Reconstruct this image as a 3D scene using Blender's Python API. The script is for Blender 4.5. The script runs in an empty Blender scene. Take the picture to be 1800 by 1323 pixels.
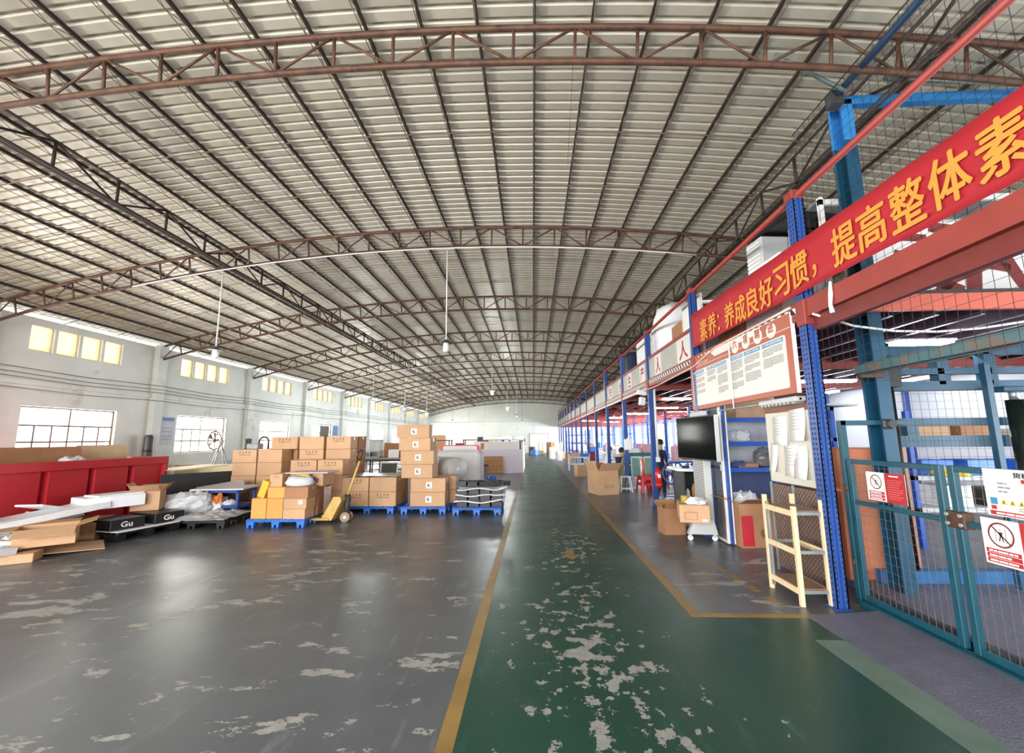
import bpy, bmesh, math, random
from mathutils import Vector, Matrix, noise
random.seed(7)
PI = math.pi
scene = bpy.context.scene
COL = scene.collection

# ------------------------------------------------------------------ camera
YAW, PITCH, ROLL = math.radians(2.7), math.radians(8.25), math.radians(0.5)
fw = Vector((-math.sin(YAW)*math.cos(PITCH), math.cos(YAW)*math.cos(PITCH), math.sin(PITCH)))
rt = Vector((math.cos(YAW), math.sin(YAW), 0))
up = rt.cross(fw)
r2 = rt*math.cos(ROLL) - up*math.sin(ROLL)
u2 = up*math.cos(ROLL) + rt*math.sin(ROLL)
cam_data = bpy.data.cameras.new('camera')
cam_data.sensor_width = 36.0
cam_data.sensor_fit = 'HORIZONTAL'
cam_data.lens = 15.0
cam_data.clip_start = 0.05
cam_data.clip_end = 300
cam = bpy.data.objects.new('camera', cam_data)
COL.objects.link(cam)
m3 = Matrix((r2, u2, -fw)).transposed()
cam.matrix_world = Matrix.Translation((0, 0, 1.6)) @ m3.to_4x4()
scene.camera = cam

# ------------------------------------------------------------------ sky, daylight, exposure
world = bpy.data.worlds.new('overcast_sky')
scene.world = world
world.use_nodes = True
bg = world.node_tree.nodes['Background']
bg.inputs['Color'].default_value = (0.93, 0.97, 1.0, 1)
bg.inputs['Strength'].default_value = 3.0
scene.view_settings.view_transform = 'Standard'
scene.view_settings.look = 'None'
scene.view_settings.gamma = 1.0
scene.view_settings.use_curve_mapping = False
scene.view_settings.exposure = 0.78
scene.cycles.use_denoising = True
scene.cycles.adaptive_threshold = 0.04
scene.cycles.max_bounces = 7
scene.cycles.diffuse_bounces = 4
scene.cycles.glossy_bounces = 4
scene.cycles.transparent_max_bounces = 12
scene.cycles.sample_clamp_indirect = 6.0
scene.cycles.caustics_reflective = False
scene.cycles.caustics_refractive = False

def area_light(name, loc, rot, sx, sy, power, col=(1, 1, 1)):
    L = bpy.data.lights.new(name, 'AREA')
    L.shape = 'RECTANGLE'
    L.size, L.size_y, L.energy, L.color = sx, sy, power, col
    o = bpy.data.objects.new(name, L)
    o.location, o.rotation_euler = loc, rot
    COL.objects.link(o)
    return o

# daylight entering by the wide open front of the hall behind the photographer
area_light('front_opening_daylight', (-4.0, -5.6, 2.3), (PI/2, 0, 0), 11.5, 4.2, 1080, (1.0, 0.99, 0.97))
# daylight through the left-hand windows, one light in each window opening
COLY = [4.06 + 4.45*k for k in range(-2, 10)]
WIN_Y = [(4.06 + 4.45*k + 0.95, 4.06 + 4.45*k + 3.28) for k in range(-2, 10)]
for (a, b) in WIN_Y:
    if b < 48:
        area_light('left_window_daylight', (-12.35, (a+b)/2, 1.84), (PI/2, 0, -PI/2), b-a, 1.25, 300, (1.0, 0.97, 0.90))
# daylight through the tall right-hand windows below the mezzanine
RWIN = [(-1.6, 1.8), (2.6, 6.0)] + [(20.6 + 4.0*k, 23.8 + 4.0*k) for k in range(7)]  # first two windows are out of view, added to light the lift side
for (a, b) in RWIN:
    area_light('right_window_daylight', (9.4, (a+b)/2, 1.45), (PI/2, 0, PI/2), b-a, 2.2, 900 if a > 10 else 240, (0.88, 0.94, 1.0))

# ------------------------------------------------------------------ helpers
def srgb(c):
    out = []
    for v in c[:3]:
        v = v/255.0
        out.append(v/12.92 if v <= 0.04045 else ((v+0.055)/1.055)**2.4)
    return (out[0], out[1], out[2], 1.0)

MATS = {}
def M(name, col, rough=0.55, metal=0.0, var=0.12, vscale=6.0, bump=0.0, bscale=60.0, rnd=0.0,
      emit=0.0, trans=0.0, alpha=1.0, col2=None, thr=0.0, t2scale=3.0, stretch=(1, 1, 1), spec=0.5):
    if name in MATS:
        return MATS[name]
    m = bpy.data.materials.new(name)
    m.use_nodes = True
    nt = m.node_tree
    n, l = nt.nodes, nt.links
    p = n['Principled BSDF']
    p.inputs['Roughness'].default_value = rough
    p.inputs['Metallic'].default_value = metal
    p.inputs['Specular IOR Level'].default_value = spec
    tc = n.new('ShaderNodeTexCoord')
    mp = n.new('ShaderNodeMapping')
    mp.inputs['Scale'].default_value = stretch
    l.new(tc.outputs['Object'], mp.inputs['Vector'])
    base = srgb(col)
    nz = n.new('ShaderNodeTexNoise')
    nz.inputs['Scale'].default_value = vscale
    nz.inputs['Detail'].default_value = 6
    l.new(mp.outputs['Vector'], nz.inputs['Vector'])
    mr = n.new('ShaderNodeMapRange')
    mr.inputs['From Min'].default_value = 0.3
    mr.inputs['From Max'].default_value = 0.7
    mr.inputs['To Min'].default_value = 1.0 - var
    mr.inputs['To Max'].default_value = 1.0 + var
    l.new(nz.outputs['Fac'], mr.inputs['Value'])
    hsv = n.new('ShaderNodeHueSaturation')
    hsv.inputs['Color'].default_value = base
    last = mr.outputs['Result']
    if rnd:
        oi = n.new('ShaderNodeObjectInfo')
        mr2 = n.new('ShaderNodeMapRange')
        mr2.inputs['To Min'].default_value = 1.0 - rnd
        mr2.inputs['To Max'].default_value = 1.0 + rnd
        l.new(oi.outputs['Random'], mr2.inputs['Value'])
        mu = n.new('ShaderNodeMath')
        mu.operation = 'MULTIPLY'
        l.new(last, mu.inputs[0])
        l.new(mr2.outputs['Result'], mu.inputs[1])
        last = mu.outputs[0]
    l.new(last, hsv.inputs['Value'])
    colout = hsv.outputs['Color']
    if col2 is not None:
        n2 = n.new('ShaderNodeTexNoise')
        n2.inputs['Scale'].default_value = t2scale
        n2.inputs['Detail'].default_value = 8
        n2.inputs['Roughness'].default_value = 0.65
        l.new(mp.outputs['Vector'], n2.inputs['Vector'])
        m2 = n.new('ShaderNodeMapRange')
        m2.inputs['From Min'].default_value = thr
        m2.inputs['From Max'].default_value = thr + 0.12
        l.new(n2.outputs['Fac'], m2.inputs['Value'])
        mx = n.new('ShaderNodeMix')
        mx.data_type = 'RGBA'
        l.new(m2.outputs['Result'], mx.inputs['Factor'])
        l.new(colout, mx.inputs['A'])
        mx.inputs['B'].default_value = srgb(col2)
        colout = mx.outputs['Result']
    l.new(colout, p.inputs['Base Color'])
    if bump:
        nb = n.new('ShaderNodeTexNoise')
        nb.inputs['Scale'].default_value = bscale
        nb.inputs['Detail'].default_value = 4
        l.new(mp.outputs['Vector'], nb.inputs['Vector'])
        bp = n.new('ShaderNodeBump')
        bp.inputs['Strength'].default_value = bump
        bp.inputs['Distance'].default_value = 0.02
        l.new(nb.outputs['Fac'], bp.inputs['Height'])
        l.new(bp.outputs['Normal'], p.inputs['Normal'])
    if emit:
        p.inputs['Emission Color'].default_value = base
        p.inputs['Emission Strength'].default_value = emit
    if trans:
        out = n['Material Output']
        tr = n.new('ShaderNodeBsdfTranslucent')
        l.new(colout, tr.inputs['Color'])
        ms = n.new('ShaderNodeMixShader')
        ms.inputs['Fac'].default_value = trans
        l.new(p.outputs['BSDF'], ms.inputs[1])
        l.new(tr.outputs['BSDF'], ms.inputs[2])
        l.new(ms.outputs['Shader'], out.inputs['Surface'])
    if alpha < 1:
        p.inputs['Alpha'].default_value = alpha
    MATS[name] = m
    return m

class MB:
    """collects shapes; build() links them as ONE mesh object"""
    def __init__(s):
        s.v, s.f, s.mi, s.sm = [], [], [], []
    def add(s, vs, fs, mi=0, smooth=False, mat=None):
        o = len(s.v)
        if mat is not None:
            vs = [mat @ Vector(v) for v in vs]
        s.v.extend([tuple(v) for v in vs])
        for f in fs:
            s.f.append([i+o for i in f])
            s.mi.append(mi)
            s.sm.append(smooth)
        return s
    def box(s, a, b, mi=0, mat=None):
        x0, y0, z0 = a
        x1, y1, z1 = b
        vs = [(x0,y0,z0),(x1,y0,z0),(x1,y1,z0),(x0,y1,z0),(x0,y0,z1),(x1,y0,z1),(x1,y1,z1),(x0,y1,z1)]
        return s.add(vs, [(0,3,2,1),(4,5,6,7),(0,1,5,4),(1,2,6,5),(2,3,7,6),(3,0,4,7)], mi, False, mat)
    def cbox(s, a, b, c=0.01, mi=0, mat=None):
        """chamfered box"""
        lo, hi = a, b
        vs = []
        idx = {}
        for i in (0, 1):
            for j in (0, 1):
                for k in (0, 1):
                    for ax in range(3):
                        p = [ (lo[0], hi[0])[i], (lo[1], hi[1])[j], (lo[2], hi[2])[k] ]
                        for q, sgn in enumerate((i, j, k)):
                            if q != ax:
                                p[q] += c if sgn == 0 else -c
                        idx[(i, j, k, ax)] = len(vs)
                        vs.append(p)
        fs = []
        for k in (0, 1):
            for ax in range(3):
                u, w = [(1, 2), (0, 2), (0, 1)][ax]
                q = []
                for (p, r) in ((0, 0), (1, 0), (1, 1), (0, 1)):
                    t = [0, 0, 0]
                    t[ax] = k; t[u] = p; t[w] = r
                    q.append(idx[(t[0], t[1], t[2], ax)])
                fs.append(q)
        for ax in range(3):
            u, w = [(1, 2), (0, 2), (0, 1)][ax]
            for p in (0, 1):
                for r in (0, 1):
                    q = []
                    for (e, which) in ((0, u), (1, u), (1, w), (0, w)):
                        t = [0, 0, 0]
                        t[ax] = e; t[u] = p; t[w] = r
                        q.append(idx[(t[0], t[1], t[2], which)])
                    fs.append(q)
        for i in (0, 1):
            for j in (0, 1):
                for k in (0, 1):
                    fs.append([idx[(i, j, k, 0)], idx[(i, j, k, 1)], idx[(i, j, k, 2)]])
        cen = [(lo[q]+hi[q])/2 for q in range(3)]
        out = []
        for f in fs:
            P = [Vector(vs[i]) for i in f]
            nrm = (P[1]-P[0]).cross(P[2]-P[0])
            mid = sum(P, Vector())/len(P) - Vector(cen)
            out.append(f if nrm.dot(mid) > 0 else f[::-1])
        return s.add(vs, out, mi, False, mat)
    def tube(s, pts, r, n=8, mi=0, caps=True, smooth=True, mat=None):
        pts = [Vector(p) for p in pts]
        rs = r if isinstance(r, (list, tuple)) else [r]*len(pts)
        vs, fs = [], []
        prev = None
        for i, p in enumerate(pts):
            d = (pts[min(i+1, len(pts)-1)] - pts[max(i-1, 0)])
            d = d.normalized() if d.length > 1e-9 else Vector((0, 0, 1))
            if prev is None:
                a = Vector((0, 0, 1)) if abs(d.z) < 0.9 else Vector((1, 0, 0))
                x = d.cross(a).normalized()
            else:
                x = (prev - d*prev.dot(d))
                x = x.normalized() if x.length > 1e-6 else d.orthogonal().normalized()
            y = d.cross(x)
            prev = x
            for k in range(n):
                t = 2*PI*k/n + (PI/4 if n == 4 else 0)
                vs.append(p + (x*math.cos(t) + y*math.sin(t))*rs[i])
        for i in range(len(pts)-1):
            for k in range(n):
                a = i*n+k; b = i*n+(k+1) % n
                fs.append((a, b, b+n, a+n))
        s.add(vs, fs, mi, smooth and n > 4, mat)
        if caps:
            o = len(s.v) - len(vs)
            s.f.append([o+k for k in range(n)][::-1]); s.mi.append(mi); s.sm.append(False)
            o2 = o + (len(pts)-1)*n
            s.f.append([o2+k for k in range(n)]); s.mi.append(mi); s.sm.append(False)
        return s
    def lathe(s, prof, n=16, mi=0, smooth=True, mat=None):
        """prof = list of (r,z) round the z axis"""
        vs, fs = [], []
        for (r, z) in prof:
            for k in range(n):
                t = 2*PI*k/n
                vs.append((r*math.cos(t), r*math.sin(t), z))
        for i in range(len(prof)-1):
            for k in range(n):
                a = i*n+k; b = i*n+(k+1) % n
                fs.append((a, b, b+n, a+n))
        fs.append(tuple(range(n))[::-1])
        fs.append(tuple((len(prof)-1)*n+k for k in range(n)))
        return s.add(vs, fs, mi, smooth, mat)
    def prism(s, poly, axis, a, b, mi=0, mat=None):
        """polygon (2D) extruded along axis 0,1,2 from a to b"""
        def P(u, w, t):
            q = [u, w]
            q.insert(axis, t)
            return q
        n = len(poly)
        vs = [P(u, w, a) for (u, w) in poly] + [P(u, w, b) for (u, w) in poly]
        fs = [tuple(range(n))[::-1], tuple(range(n, 2*n))]
        for i in range(n):
            j = (i+1) % n
            fs.append((i, j, j+n, i+n))
        return s.add(vs, fs, mi, False, mat)
    def quad(s, a, b, c, d, mi=0):
        return s.add([a, b, c, d], [(0, 1, 2, 3)], mi)
    def build(s, name, mats, parent=None, loc=None, rot=None):
        me = bpy.data.meshes.new(name)
        me.from_pydata(s.v, [], s.f)
        me.polygons.foreach_set('material_index', s.mi)
        me.polygons.foreach_set('use_smooth', s.sm)
        for m in (mats if isinstance(mats, (list, tuple)) else [mats]):
            me.materials.append(m)
        me.update()
        return link(name, me, parent, loc, rot)

def link(name, me, parent=None, loc=None, rot=None):
    o = bpy.data.objects.new(name, me)
    COL.objects.link(o)
    if parent is not None:
        o.parent = parent
    if loc is not None:
        o.location = loc
    if rot is not None:
        o.rotation_euler = rot if isinstance(rot, (tuple, list)) else (0, 0, rot)
    return o

def fix_normals(o):
    bm = bmesh.new()
    bm.from_mesh(o.data)
    bmesh.ops.recalc_face_normals(bm, faces=bm.faces)
    bm.to_mesh(o.data)
    bm.free()
    return o

def tag(o, label, cat=None, group=None, kind=None):
    o['label'] = label
    if cat: o['category'] = cat
    if group: o['group'] = group
    if kind: o['kind'] = kind
    return o

def struct(o, label=None):
    o['kind'] = 'structure'
    if label: o['label'] = label
    return o

def thing(name, label, cat, loc=(0, 0, 0), rot=0, group=None):
    o = bpy.data.objects.new(name, None)
    o.empty_display_size = 0.1
    COL.objects.link(o)
    o.location = loc
    o.rotation_euler = rot if isinstance(rot, (tuple, list)) else (0, 0, rot)
    return tag(o, label, cat, group)

def copy_part(src, parent, loc=None, rot=None):
    c = src.copy()
    COL.objects.link(c)
    c.parent = parent
    if loc is not None: c.location = loc
    if rot is not None: c.rotation_euler = rot
    return c

def copy_tree(o, parent=None, loc=None, rot=None, label=None):
    c = o.copy()
    COL.objects.link(c)
    c.parent = parent
    if loc is not None: c.location = loc
    if rot is not None: c.rotation_euler = rot if isinstance(rot, (tuple, list)) else (0, 0, rot)
    if label is not None: c['label'] = label
    for ch in list(o.children):
        copy_tree(ch, c)
    return c

_txt = {}
def text_mesh(s, size=1.0, bold=0.0, depth=0.004, spacing=1.0):
    """lettering as mesh data in the XZ plane, left aligned, baseline at z=0, facing -Y"""
    key = (s, size, bold, depth, spacing)
    if key in _txt:
        return _txt[key]
    cu = bpy.data.curves.new('lettering', 'FONT')
    cu.body = s
    cu.size = size
    cu.offset = bold
    cu.extrude = depth/2
    cu.resolution_u = 3
    cu.space_character = spacing
    ob = bpy.data.objects.new('lettering', cu)
    COL.objects.link(ob)
    dg = bpy.context.evaluated_depsgraph_get()
    dg.update()
    me = bpy.data.meshes.new_from_object(ob.evaluated_get(dg))
    bpy.data.objects.remove(ob)
    bpy.data.curves.remove(cu)
    me.transform(Matrix.Rotation(PI/2, 4, 'X'))
    _txt[key] = me
    return me

def text_bounds(me):
    xs = [v.co.x for v in me.vertices] or [0]
    zs = [v.co.z for v in me.vertices] or [0]
    return min(xs), max(xs), min(zs), max(zs)

def put_text(name, s, mat, parent, loc, rot, size, bold=0.0, depth=0.004, fit=None, center=True, spacing=1.0, fat=0.0):
    """fit=(w,h) rescales the lettering to that box; fat thickens the strokes"""
    me = text_mesh(s, size, bold, depth, spacing).copy()
    x0, x1, z0, z1 = text_bounds(me)
    sx = sz = 1.0
    if fit and x1 > x0 and z1 > z0:
        sx = fit[0]/(x1-x0); sz = fit[1]/(z1-z0)
    T = Matrix.Diagonal((sx, 1, sz, 1)) @ (Matrix.Translation((-(x0+x1)/2, 0, -(z0+z1)/2)) if center else Matrix.Identity(4))
    me.transform(T)
    if fat:
        bm = bmesh.new()
        for k_, (dx, dz) in enumerate(((-fat, 0), (fat, 0), (0, -fat), (0, fat))):
            m_ = me.copy()
            m_.transform(Matrix.Translation((dx, -0.00005*k_, dz)))
            bm.from_mesh(m_)
            bpy.data.meshes.remove(m_)
        bm.to_mesh(me)
        bm.free()
    me.materials.clear()
    me.materials.append(mat)
    return link(name, me, parent, loc, rot)
# ------------------------------------------------------------------ materials
def floor_material(name, col, patch, amount, centre=None, width=1.0, rough=(0.285, 0.40)):
    m = bpy.data.materials.new(name)
    m.use_nodes = True
    nt = m.node_tree
    n, l = nt.nodes, nt.links
    p = n['Principled BSDF']
    geo = n.new('ShaderNodeNewGeometry')
    def noise(scale, detail, rough_, stretch=(1, 1, 1), rotz=0.0):
        mp = n.new('ShaderNodeMapping')
        mp.inputs['Scale'].default_value = stretch
        mp.inputs['Rotation'].default_value = (0, 0, rotz)
        l.new(geo.outputs['Position'], mp.inputs['Vector'])
        t = n.new('ShaderNodeTexNoise')
        t.inputs['Scale'].default_value = scale
        t.inputs['Detail'].default_value = detail
        t.inputs['Roughness'].default_value = rough_
        l.new(mp.outputs['Vector'], t.inputs['Vector'])
        return t.outputs['Fac']
    def rng(v, a, b, c=0.0, d=1.0):
        r = n.new('ShaderNodeMapRange')
        for k, q in zip(('From Min', 'From Max', 'To Min', 'To Max'), (a, b, c, d)):
            r.inputs[k].default_value = q
        l.new(v, r.inputs['Value'])
        return r.outputs['Result']
    def math_(op, a, b):
        q = n.new('ShaderNodeMath')
        q.operation = op
        for i, v in enumerate((a, b)):
            if isinstance(v, (int, float)):
                q.inputs[i].default_value = v
            else:
                l.new(v, q.inputs[i])
        return q.outputs[0]
    def mix(f, a, b):
        x = n.new('ShaderNodeMix')
        x.data_type = 'RGBA'
        l.new(f, x.inputs['Factor'])
        for k, v in (('A', a), ('B', b)):
            if isinstance(v, tuple):
                x.inputs[k].default_value = v
            else:
                l.new(v, x.inputs[k])
        return x.outputs['Result']
    # broad tonal wear of the paint
    big = rng(noise(0.7, 5, 0.6), 0.3, 0.7, 0.8, 1.22)
    hs = n.new('ShaderNodeHueSaturation')
    hs.inputs['Color'].default_value = srgb(col)
    l.new(big, hs.inputs['Value'])
    # fine scuffs running along the hall
    sc = rng(noise(5.0, 8, 0.7, (1.6, 0.28, 1), 0.35), 0.57, 0.72, 0.0, 0.34)
    c1 = mix(sc, hs.outputs['Color'], srgb([min(255, v*1.35+28) for v in col]))
    # peeled patches: islands of bare concrete, more of them where people walk
    pn = noise(7.0 if centre is not None else 2.8, 8, 0.66, (1, 0.8, 1) if centre is not None else (0.7, 1.5, 1), 0.0 if centre is not None else -0.6)
    zone = noise(0.42, 2, 0.5)
    if centre is not None:
        sep = n.new('ShaderNodeSeparateXYZ')
        l.new(geo.outputs['Position'], sep.inputs[0])
        d = math_('ABSOLUTE', math_('SUBTRACT', sep.outputs['X'], centre), 0.0)
        walk = rng(d, 0.1, width, 0.085, -0.04)
        far = rng(sep.outputs['Y'], 5.5, 13.0, 0.0, -0.10)
        val = math_('ADD', math_('ADD', pn, walk), far)
    else:
        sep = n.new('ShaderNodeSeparateXYZ')
        l.new(geo.outputs['Position'], sep.inputs[0])
        far = rng(sep.outputs['Y'], 5.0, 10.0, 0.0, -0.10)
        val = math_('ADD', pn, far)
    val = math_('ADD', val, rng(zone, 0.35, 0.65, -0.05, 0.05))
    edge = noise(22, 4, 0.6)
    val = math_('ADD', val, rng(edge, 0.3, 0.7, -0.025, 0.025))
    pm = rng(val, amount, amount+0.012)
    pc = n.new('ShaderNodeHueSaturation')
    pc.inputs['Color'].default_value = srgb(patch)
    l.new(rng(noise(9, 4, 0.6), 0.3, 0.7, 0.82, 1.12), pc.inputs['Value'])
    c2 = mix(pm, c1, pc.outputs['Color'])
    l.new(c2, p.inputs['Base Color'])
    rg = rng(noise(1.6, 5, 0.6), 0.3, 0.7, rough[0], rough[1])
    rg2 = math_('ADD', rg, math_('MULTIPLY', pm, 0.3))
    l.new(rg2, p.inputs['Roughness'])
    bp = n.new('ShaderNodeBump')
    bp.inputs['Strength'].default_value = 0.05
    bp.inputs['Distance'].default_value = 0.01
    hh = noise(3.0, 3, 0.5)
    l.new(hh, bp.inputs['Height'])
    l.new(bp.outputs['Normal'], p.inputs['Normal'])
    return m

m_floor = floor_material('grey_floor_paint', (90, 94, 99), (154, 152, 148), 0.575)
m_aisle = floor_material('green_floor_paint', (24, 66, 54), (146, 146, 142), 0.635, 0.45, 1.05)
m_yline = M('yellow_floor_line', (142, 114, 62), 0.45, var=0.2, vscale=3, col2=(110, 112, 100), thr=0.62, t2scale=5)
m_wall = M('whitewashed_wall', (210, 211, 204), 0.85, var=0.08, vscale=1.5, col2=(160, 158, 146), thr=0.60, t2scale=0.8, bump=0.15, bscale=25)
m_farwall = M('sheet_wall', (214, 216, 208), 0.35, var=0.05, vscale=0.6)
m_roof = M('painted_roof_sheet', (194, 187, 170), 0.38, metal=0.1, var=0.10, vscale=1.2, stretch=(0.35, 1, 1))
m_rust = M('rusty_red_steel', (92, 62, 46), 0.6, metal=0.2, var=0.3, vscale=7, col2=(62, 42, 36), thr=0.52, t2scale=5)
m_purlin = M('dark_rusty_steel', (50, 36, 31), 0.65, metal=0.1, var=0.25, vscale=3)
m_rod = M('rod_steel', (120, 104, 92), 0.6, metal=0.2)
m_white = M('white_paint', (232, 232, 230), 0.5, var=0.04)
m_foam = M('white_foam', (238, 239, 242), 0.8, var=0.04, rnd=0.03)
m_paper = M('white_paper', (240, 240, 240), 0.8, var=0.03)
m_black = M('black_plastic', (26, 26, 28), 0.4, var=0.2)
m_dark = M('dark_grey', (58, 58, 60), 0.55)
m_grey = M('grey_paint', (150, 152, 152), 0.5)
m_ltgrey = M('light_grey_steel', (190, 192, 192), 0.45, var=0.05)
m_galv = M('galvanised_steel', (176, 182, 184), 0.35, metal=0.6, var=0.15, vscale=12)
m_carton = M('brown_carton', (200, 160, 124), 0.8, var=0.07, vscale=3, rnd=0.07, bump=0.08, bscale=40)
m_carton_d = M('dull_carton', (166, 120, 86), 0.85, var=0.1, vscale=3, rnd=0.06)
m_carton_o = M('orange_carton', (224, 160, 88), 0.8, var=0.06, vscale=3, rnd=0.04)
m_cut = M('carton_inside', (178, 136, 98), 0.85, var=0.1)
m_ink = M('print_ink', (74, 54, 42), 0.8, var=0.1)
m_tape = M('packing_tape', (214, 178, 138), 0.25, var=0.05)
m_bluepal = M('blue_plastic', (44, 112, 208), 0.45, var=0.1, rnd=0.05)
m_blue = M('blue_rack_paint', (44, 80, 152), 0.38, var=0.1, vscale=4)
m_bluesh = M('blue_shelf', (24, 84, 178), 0.4, var=0.08)
m_navy = M('navy_panel', (62, 74, 118), 0.6, var=0.08)
m_red = M('red_beam_paint', (142, 56, 48), 0.5, var=0.12, vscale=4)
m_redd = M('red_lacquer', (186, 36, 50), 0.42, var=0.05, vscale=2)
m_teal = M('teal_lift_paint', (22, 76, 104), 0.4, var=0.15, vscale=5, col2=(112, 74, 52), thr=0.68, t2scale=3)
m_tealg = M('teal_gate_paint', (20, 76, 92), 0.38, var=0.12, vscale=5)
m_skyb = M('light_blue_paint', (48, 132, 200), 0.45, var=0.08)
m_wire = M('dark_wire', (50, 48, 44), 0.5, metal=0.3)
m_kick = M('grey_kick_panel', (170, 170, 162), 0.5, var=0.08, vscale=2, rnd=0.04)
m_banner = M('red_banner_cloth', (172, 28, 40), 0.7, var=0.06, vscale=2)
m_gold = M('yellow_lettering', (214, 142, 54), 0.7, var=0.04)
m_redink = M('red_lettering', (166, 44, 40), 0.7)
m_lamp = M('lit_tube', (255, 255, 255), 0.4, emit=26.0, var=0.0)
m_bulb = M('lit_bulb', (250, 255, 252), 0.4, emit=40.0, var=0.0)
m_cream = M('cream_louvre', (246, 222, 170), 0.6, trans=0.75, var=0.03)
m_glass = M('window_glass', (220, 232, 230), 0.08, alpha=0.12, var=0.0)
m_plastic = M('clear_wrap', (232, 234, 238), 0.18, var=0.06, vscale=14, trans=0.25, bump=0.5, bscale=18)
m_bubble = M('bubble_wrap', (216, 217, 214), 0.35, var=0.06, vscale=30, trans=0.12, bump=0.4, bscale=90)
m_pine = M('pine_wood', (230, 206, 166), 0.55, var=0.1, vscale=4, stretch=(6, 6, 1))
m_ply = M('plywood', (196, 178, 138), 0.7, var=0.08)
m_screen = M('screen_glass', (10, 14, 13), 0.10, var=0.05, spec=0.02)
m_yellow = M('worn_yellow_paint', (206, 168, 92), 0.5, var=0.15, vscale=6)
m_orange = M('orange_cloth', (248, 152, 86), 0.8, var=0.1)
m_plate = M('checker_plate', (116, 116, 132), 0.42, metal=0.35, var=0.12, vscale=5, bump=0.6, bscale=70)
m_lilac = M('lilac_board', (226, 218, 232), 0.6, var=0.02)
m_boardred = M('board_terracotta', (172, 94, 72), 0.5, var=0.03)
m_boardw = M('board_white', (218, 214, 210), 0.45, var=0.02)
m_boardb = M('board_blue', (62, 138, 180), 0.5, var=0.03)
m_textg = M('board_text_grey', (138, 136, 136), 0.7)
m_skin = M('skin', (206, 164, 140), 0.6)
m_hair = M('black_hair', (22, 20, 22), 0.6)
m_nshirt = M('navy_shirt', (34, 36, 66), 0.85)
m_bpants = M('black_trousers', (24, 24, 30), 0.85)
m_shoe = M('pale_shoe', (224, 220, 216), 0.6)
m_ext = M('fire_red', (204, 32, 34), 0.3, var=0.04)

# ------------------------------------------------------------------ roof curve
RX, RR, RZ = -1.47, 39.0, 6.05 - 39.0
XL, XR = -12.0, 9.06
def arc_pt(s, off=0.0):
    """point of the roof arc at arc length s from the crown, off = outward"""
    t = s/RR
    return (RX + (RR+off)*math.sin(t), RZ + (RR+off)*math.cos(t), t)
def roof_z(x, off=0.0):
    return RZ + math.sqrt((RR+off)**2 - (x-RX)**2)
SL = -RR*math.asin((RX-XL)/RR)
SR = RR*math.asin((XR-RX)/RR)
TRUSS_Y = [4.06 + 4.45*k for k in range(-2, 11)]
YF, YB = -5.8, 48.75     # front opening, back wall

# ------------------------------------------------------------------ floor
f = MB().box((-12.4, -14.0, -0.2), (9.5, YB+0.4, 0.0)).build('floor', m_floor)
struct(f, 'grey painted concrete floor with peeling patches')
a = MB().box((-0.44, -6.0, 0.0), (1.40, YB, 0.0015))
a.box((1.40, -6.0, 0.0), (9.0, 4.17, 0.0015))
struct(a.build('floor_aisle', m_aisle), 'green painted aisle with worn bare patches')
for nm, A, B in (('trim_1', (-0.535, -6.0), (-0.44, 44.0)), ('trim_2', (1.40, 4.26), (1.49, 44.0)), ('trim_3', (1.40, 4.17), (2.78, 4.26))):
    struct(MB().box((A[0], A[1], 0.0), (B[0], B[1], 0.002)).build(nm, m_yline), 'yellow painted floor line beside the green aisle')
for i in range(7):
    struct(MB().box((2.18+0.02*i, 6.55-0.34*i, 0.0), (2.25+0.02*i, 6.73-0.34*i, 0.002)).build('trim_%d' % (4+i), m_yline), 'short yellow dash painted on the grey floor')
# yellow arrow painted on the aisle
ar = MB().prism([(0.36, 6.22), (0.64, 6.22), (0.50, 5.98)], 2, 0.0015, 0.003)
ar.box((0.45, 6.22, 0.0015), (0.55, 6.5, 0.003))
struct(ar.build('trim_20', m_yline), 'faded yellow arrow on the green aisle')

# ------------------------------------------------------------------ left wall with openings
def wall_x(x0, x1, ylo, yhi, zlo, zhi, holes):
    mb = MB()
    zs = sorted(set([zlo, zhi] + [h[2] for h in holes] + [h[3] for h in holes]))
    for z0, z1 in zip(zs[:-1], zs[1:]):
        hs = sorted((h[0], h[1]) for h in holes if h[2] <= z0+1e-6 and h[3] >= z1-1e-6)
        y = ylo
        for (h0, h1) in hs:
            if h0 > y:
                mb.box((x0, y, z0), (x1, h0, z1))
            y = max(y, h1)
        if y < yhi:
            mb.box((x0, y, z0), (x1, yhi, z1))
    return mb
WTOP = 4.60
holes = []
LOUV = []
for (a0, b0) in WIN_Y:
    if b0 > 48: continue
    holes.append((a0, b0, 1.21, 2.47))
    for q in range(4):
        y0 = a0 - 0.04 + q*0.60
        LOUV.append((y0, y0+0.525))
        holes.append((y0, y0+0.525, 3.80, 4.42))
struct(wall_x(-12.25, -12.0, YF, YB, 0.0, WTOP, holes).build('wall_left', m_wall), 'whitewashed wall with two rows of windows')
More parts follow.
